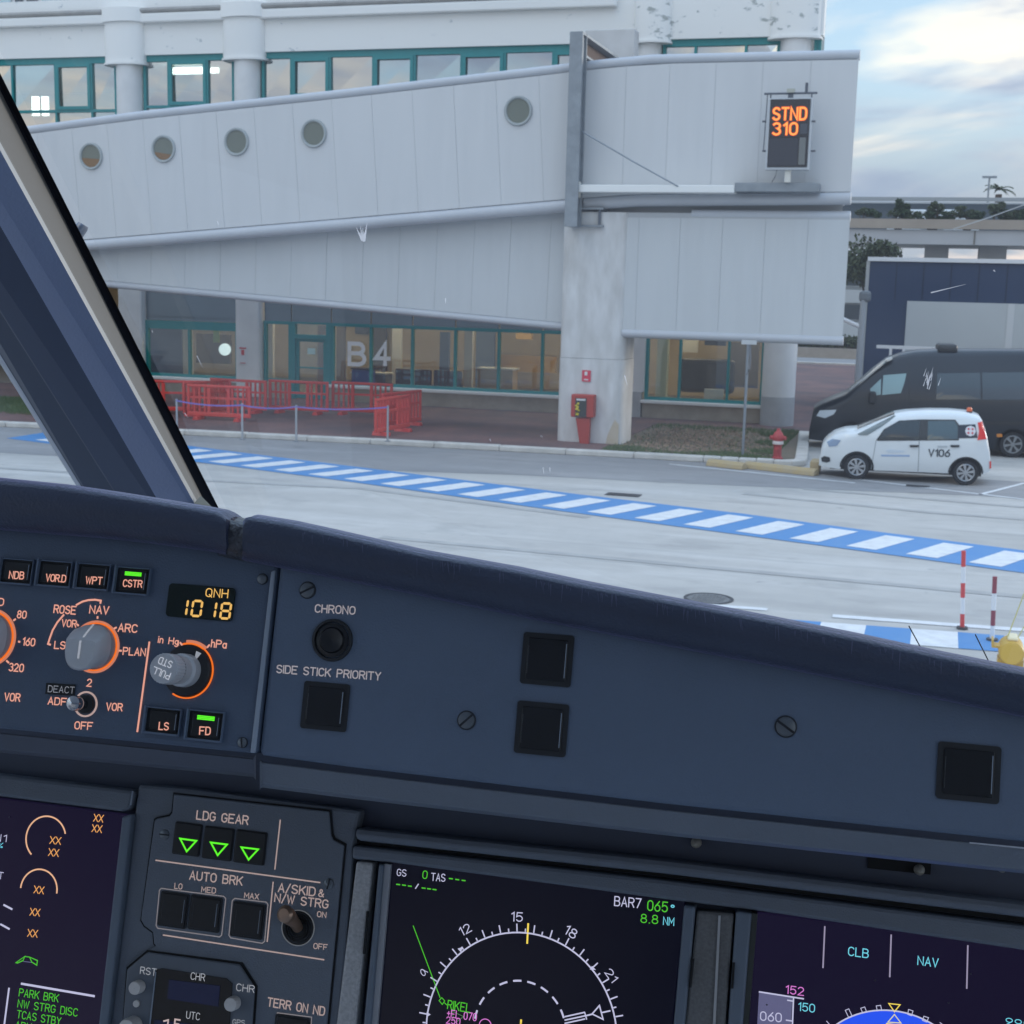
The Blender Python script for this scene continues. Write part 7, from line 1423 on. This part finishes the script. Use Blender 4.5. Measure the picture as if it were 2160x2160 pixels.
# ---------------------------------------------------------------- windscreen pillar, panes, cockpit shell
def at_depth(x, y, d): return EYE+ray(x, y)*d
def at_X(x, y, X): d = ray(x, y); return EYE+d*(X/d.x)
PIL = thing('windscreen_pillar', 'dark navy windscreen pillar slanting across the left of the view', 'pillar', (0, 0, 0), Matrix.Translation(at_depth(330, 1060, 1.15)))
eds = [((466, 1081), (194, 540), 1.10), ((427, 1049), (174, 540), 1.08), ((414, 1054), (132, 540), 1.05), ((408, 1058), (123, 540), 1.04), ((332, 1054), (37, 540), 1.02), ((242, 1036), (-72, 540), 1.05), ((175, 1032), (-128, 540), 1.10), ((163, 1028), (-142, 540), 1.12)]
L3 = []
for (pb, pt, d) in eds:
    a = at_depth(*pb, d); bq = at_X(*pt, a.x); dirn = (bq-a); L3.append((a-dirn*.35, a+dirn*1.9))
inv = PIL.matrix_world.inverted()
M_pil1 = mat('pillar navy lit', (.27, .33, .48), .5, bump=.1, bscale=500); M_pil2 = mat('pillar navy shaded', (.05, .068, .12), .55); M_pil3 = mat('pillar navy deep shade', (.035, .05, .09), .55)  # one navy pillar; its lit and shaded sides are put into these colours
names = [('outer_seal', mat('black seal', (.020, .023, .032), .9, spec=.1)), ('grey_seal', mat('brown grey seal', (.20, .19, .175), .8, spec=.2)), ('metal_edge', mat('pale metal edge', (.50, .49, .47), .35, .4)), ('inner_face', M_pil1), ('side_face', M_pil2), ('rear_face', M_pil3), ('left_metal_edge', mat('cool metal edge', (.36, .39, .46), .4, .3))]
for i, (nm, m_) in enumerate(names):
    (a0_, a1_), (b0_, b1_) = L3[i], L3[i+1]; q = [a0_, a1_, b1_, b0_]; vs = [inv @ p for p in q]+[inv @ (EYE+(p-EYE)*1.004) for p in q]
    part(nm, MB().add(vs, [(0, 1, 2, 3), (7, 6, 5, 4), (0, 4, 5, 1), (1, 5, 6, 2), (2, 6, 7, 3), (3, 7, 4, 0)]), m_, PIL)
cv = []
for k_ in range(8):
    for p in L3[k_]: cv += [inv @ (EYE+(p-EYE)*1.006), inv @ (EYE+(p-EYE)*1.035)]
cf = []
for k_ in range(7):
    a4, b4 = k_*4, k_*4+4; cf += [(a4, b4, b4+2, a4+2), (a4+1, a4+3, b4+3, b4+1), (a4, a4+1, b4+1, b4), (a4+2, b4+2, b4+3, a4+3)]
cf += [(0, 2, 3, 1), (28, 29, 31, 30)]
part('pillar_core', MB().add(cv, cf), M_pil3, PIL)
q0 = at_depth(425, 1062, 1.07); part('corner_gusset', MB().add([inv @ p for p in (at_depth(410, 1060, 1.035), at_depth(424, 1046, 1.045), at_depth(470, 1092, 1.05), at_depth(412, 1092, 1.03))], [(0, 1, 2, 3)]), mat('olive corner', (.09, .10, .085), .5), PIL)
# right windscreen pane
M_ws = glassmat('windscreen glass', (.965, .975, .975), ior=1.35)
_t = M_ws.node_tree; _o = [n for n in _t.nodes if n.type == 'OUTPUT_MATERIAL'][0]; _mi = [n for n in _t.nodes if n.type == 'MIX_SHADER'][0]
_tl = _t.nodes.new('ShaderNodeBsdfTranslucent'); _tl.inputs[0].default_value = (.85, .9, 1.0, 1); _m2 = _t.nodes.new('ShaderNodeMixShader')   # dust film, also standing in for the pale reflection haze
_nz = _t.nodes.new('ShaderNodeTexNoise'); _nz.inputs['Scale'].default_value = 5; _nr = ramp(_nz.outputs['Fac'], [(.3, .018), (.7, .040)], _t); _t.links.new(_nr.outputs[0], _m2.inputs[0])
_t.links.new(_mi.outputs[0], _m2.inputs[1]); _t.links.new(_tl.outputs[0], _m2.inputs[2]); _t.links.new(_m2.outputs[0], _o.inputs[0])
wa0, wa1 = L3[0]; sw_ = Vector((math.cos(math.radians(14)), -math.sin(math.radians(14)), 0))
pane = [wa0+Vector((0, .012, 0)), wa0+sw_*1.05+Vector((0, .012, 0)), wa1+sw_*.85+Vector((0, .012, 0)), wa1+Vector((0, .012, 0))]
WSN = thing('windscreen', 'right windscreen pane with a few insect smears', 'windscreen', tuple(pane[0]), WF)
part('pane', MB().add(pane, [(0, 1, 2, 3)]), M_ws, WSN)
wn = (pane[1]-pane[0]).cross(pane[3]-pane[0]).normalized()
if wn.y > 0: wn = -wn
def on_ws(x, y, off=.0005):
    d = ray(x, y); t = (pane[0]-EYE).dot(wn)/d.dot(wn); return EYE+d*t+wn*off
M_bug = bpy.data.materials.new('insect smear'); M_bug.use_nodes = True; _t = M_bug.node_tree; _t.nodes.clear(); _o = _t.nodes.new('ShaderNodeOutputMaterial'); _a = _t.nodes.new('ShaderNodeBsdfTranslucent'); _b = _t.nodes.new('ShaderNodeBsdfDiffuse'); _x = _t.nodes.new('ShaderNodeMixShader')
_a.inputs[0].default_value = (.75, .74, .76, 1); _b.inputs[0].default_value = (.8, .78, .78, 1); _x.inputs[0].default_value = .2; _t.links.new(_a.outputs[0], _x.inputs[1]); _t.links.new(_b.outputs[0], _x.inputs[2]); _tp = _t.nodes.new('ShaderNodeBsdfTransparent'); _y = _t.nodes.new('ShaderNodeMixShader'); _y.inputs[0].default_value = .55; _t.links.new(_tp.outputs[0], _y.inputs[1]); _t.links.new(_x.outputs[0], _y.inputs[2]); _t.links.new(_y.outputs[0], _o.inputs[0])
def smear(pts, w0):
    mb = MB()
    for (x0_, y0_, x1_, y1_) in pts:
        a, c = on_ws(x0_, y0_), on_ws(x1_, y1_); d = (c-a); s_ = d.cross(wn).normalized()*w0; mb.add([a-s_*1.2, a+s_*1.2, c+s_*.2, c-s_*.2], [(0, 1, 2, 3)])
    part('insect_smear', mb, M_bug, WSN, kind='stuff')
smear([(765, 506, 752, 478), (766, 508, 761, 476), (768, 508, 766, 480), (769, 506, 775, 470), (770, 500, 772, 482), (758, 490, 764, 506)], .0007)
rnd = random.Random(4)
sm = []
for _ in range(15):
    x = rnd.uniform(1945, 1982); y = rnd.uniform(785, 815)-(x-1945)*.3; sm.append((x, y+rnd.uniform(4, 14), x+rnd.uniform(2, 7), y-rnd.uniform(2, 16)))
smear(sm, .00022)
smear([(416, 749, 429, 776), (321, 696, 324, 702), (390, 870, 397, 880), (940, 628, 941, 640), (1146, 985, 1148, 998), (1160, 985, 1161, 996), (1034, 925, 1036, 930), (1141, 918, 1146, 922), (1964, 616, 2038, 598), (2096, 568, 2100, 572), (459, 464, 462, 474), (1318, 790, 1324, 812)], .00035)
M_wire = mat('heater mark', (.03, .035, .04), .6); mb = MB()
for (x0_, y0_, x1_, y1_) in ((1918, 1318, 1948, 1373), (2058, 1336, 2090, 1400)):
    a, c = on_ws(x0_, y0_, .001), on_ws(x1_, y1_, .001); mb.tube([a, c], .0004, n=6)
    part('dark_mark', mb, M_wire, WSN); mb = MB()
# left windscreen pane
wb0, wb1 = L3[7]; s2 = Vector((-math.cos(math.radians(14)), -math.sin(math.radians(14)), 0)); pane2 = [wb0+Vector((0, .012, 0)), wb0+s2*1.05+Vector((0, .012, 0)), wb1+s2*.85+Vector((0, .012, 0)), wb1+Vector((0, .012, 0))]
WL = thing('left_windscreen', 'left windscreen pane beyond the navy pillar', 'windscreen', tuple(pane2[0]), WF); part('pane', MB().add(pane2, [(3, 2, 1, 0)]), M_ws, WL)
# probe outside
pa, pb_ = at_depth(172, 480, 1.35), at_depth(157, 505, 1.35)
PB_ = thing('rain_nozzle', 'short metal nozzle just outside the windscreen beside the pillar', 'nozzle', (0, 0, 0), Matrix.Translation(pb_)); inv = PB_.matrix_world.inverted()
part('tube', MB().tube([inv @ (pb_+(pb_-pa)*1.2), inv @ pb_, inv @ pa, inv @ (pa+(pa-pb_)*.25)], [.0055, .0055, .0062, .0052], n=18), mat('dull nozzle metal', (.18, .20, .24), .3, .6), PB_, smooth=True)
# shell of the cockpit around the camera: keeps the sky out except through the windows
M_shell = mat('cockpit lining', (.58, .61, .66), .8)
def shell(name, q): solo(name, MB().add(q, [(0, 1, 2, 3)]), M_shell, fr=WF, kind='structure')
zc_, zf = 4.2, 4.2
XL_, XR_ = -1.75, .66
top = [wa1, wa1+sw_*.85, wb1+s2*.85]
shell('cockpit_ceiling', [Vector((XL_-.3, -2, 4.78)), Vector((XR_+.3, -2, 4.78)), Vector((XR_+.3, wa1.y-.12, 4.78)), Vector((XL_-.3, wa1.y-.12, 4.78))])
shell('cockpit_rear_wall', [Vector((XL_-.3, -1.9, 3.0)), Vector((XR_+.3, -1.9, 3.0)), Vector((XR_+.3, -1.9, 4.8)), Vector((XL_-.3, -1.9, 4.8))])
shell('cockpit_floor', [Vector((XL_-.3, -2, 3.05)), Vector((XR_+.3, -2, 3.05)), Vector((XR_+.3, 1.6, 3.05)), Vector((XL_-.3, 1.6, 3.05))])
for nm, X in (('cockpit_wall_right', XR_), ('cockpit_wall_left', XL_)):
    mb = MB()
    mb.add([(X, -2, 3.0), (X, 1.7, 3.0), (X, 1.7, 3.85), (X, -2, 3.85)], [(0, 1, 2, 3)]); mb.add([(X, -2, 3.851), (X, -1.0, 3.851), (X, -1.0, 4.8), (X, -2, 4.8)], [(0, 1, 2, 3)]); mb.add([(X, -.999, 4.62), (X, .5, 4.62), (X, .5, 4.8), (X, -.999, 4.8)], [(0, 1, 2, 3)])
    solo(nm, mb, M_shell, fr=WF, kind='structure')
shell('cockpit_nose_bulkhead', [Vector((XL_-.3, 1.45, 3.0)), Vector((XR_+.3, 1.45, 3.0)), Vector((XR_+.3, 1.45, 3.72)), Vector((XL_-.3, 1.45, 3.72))])
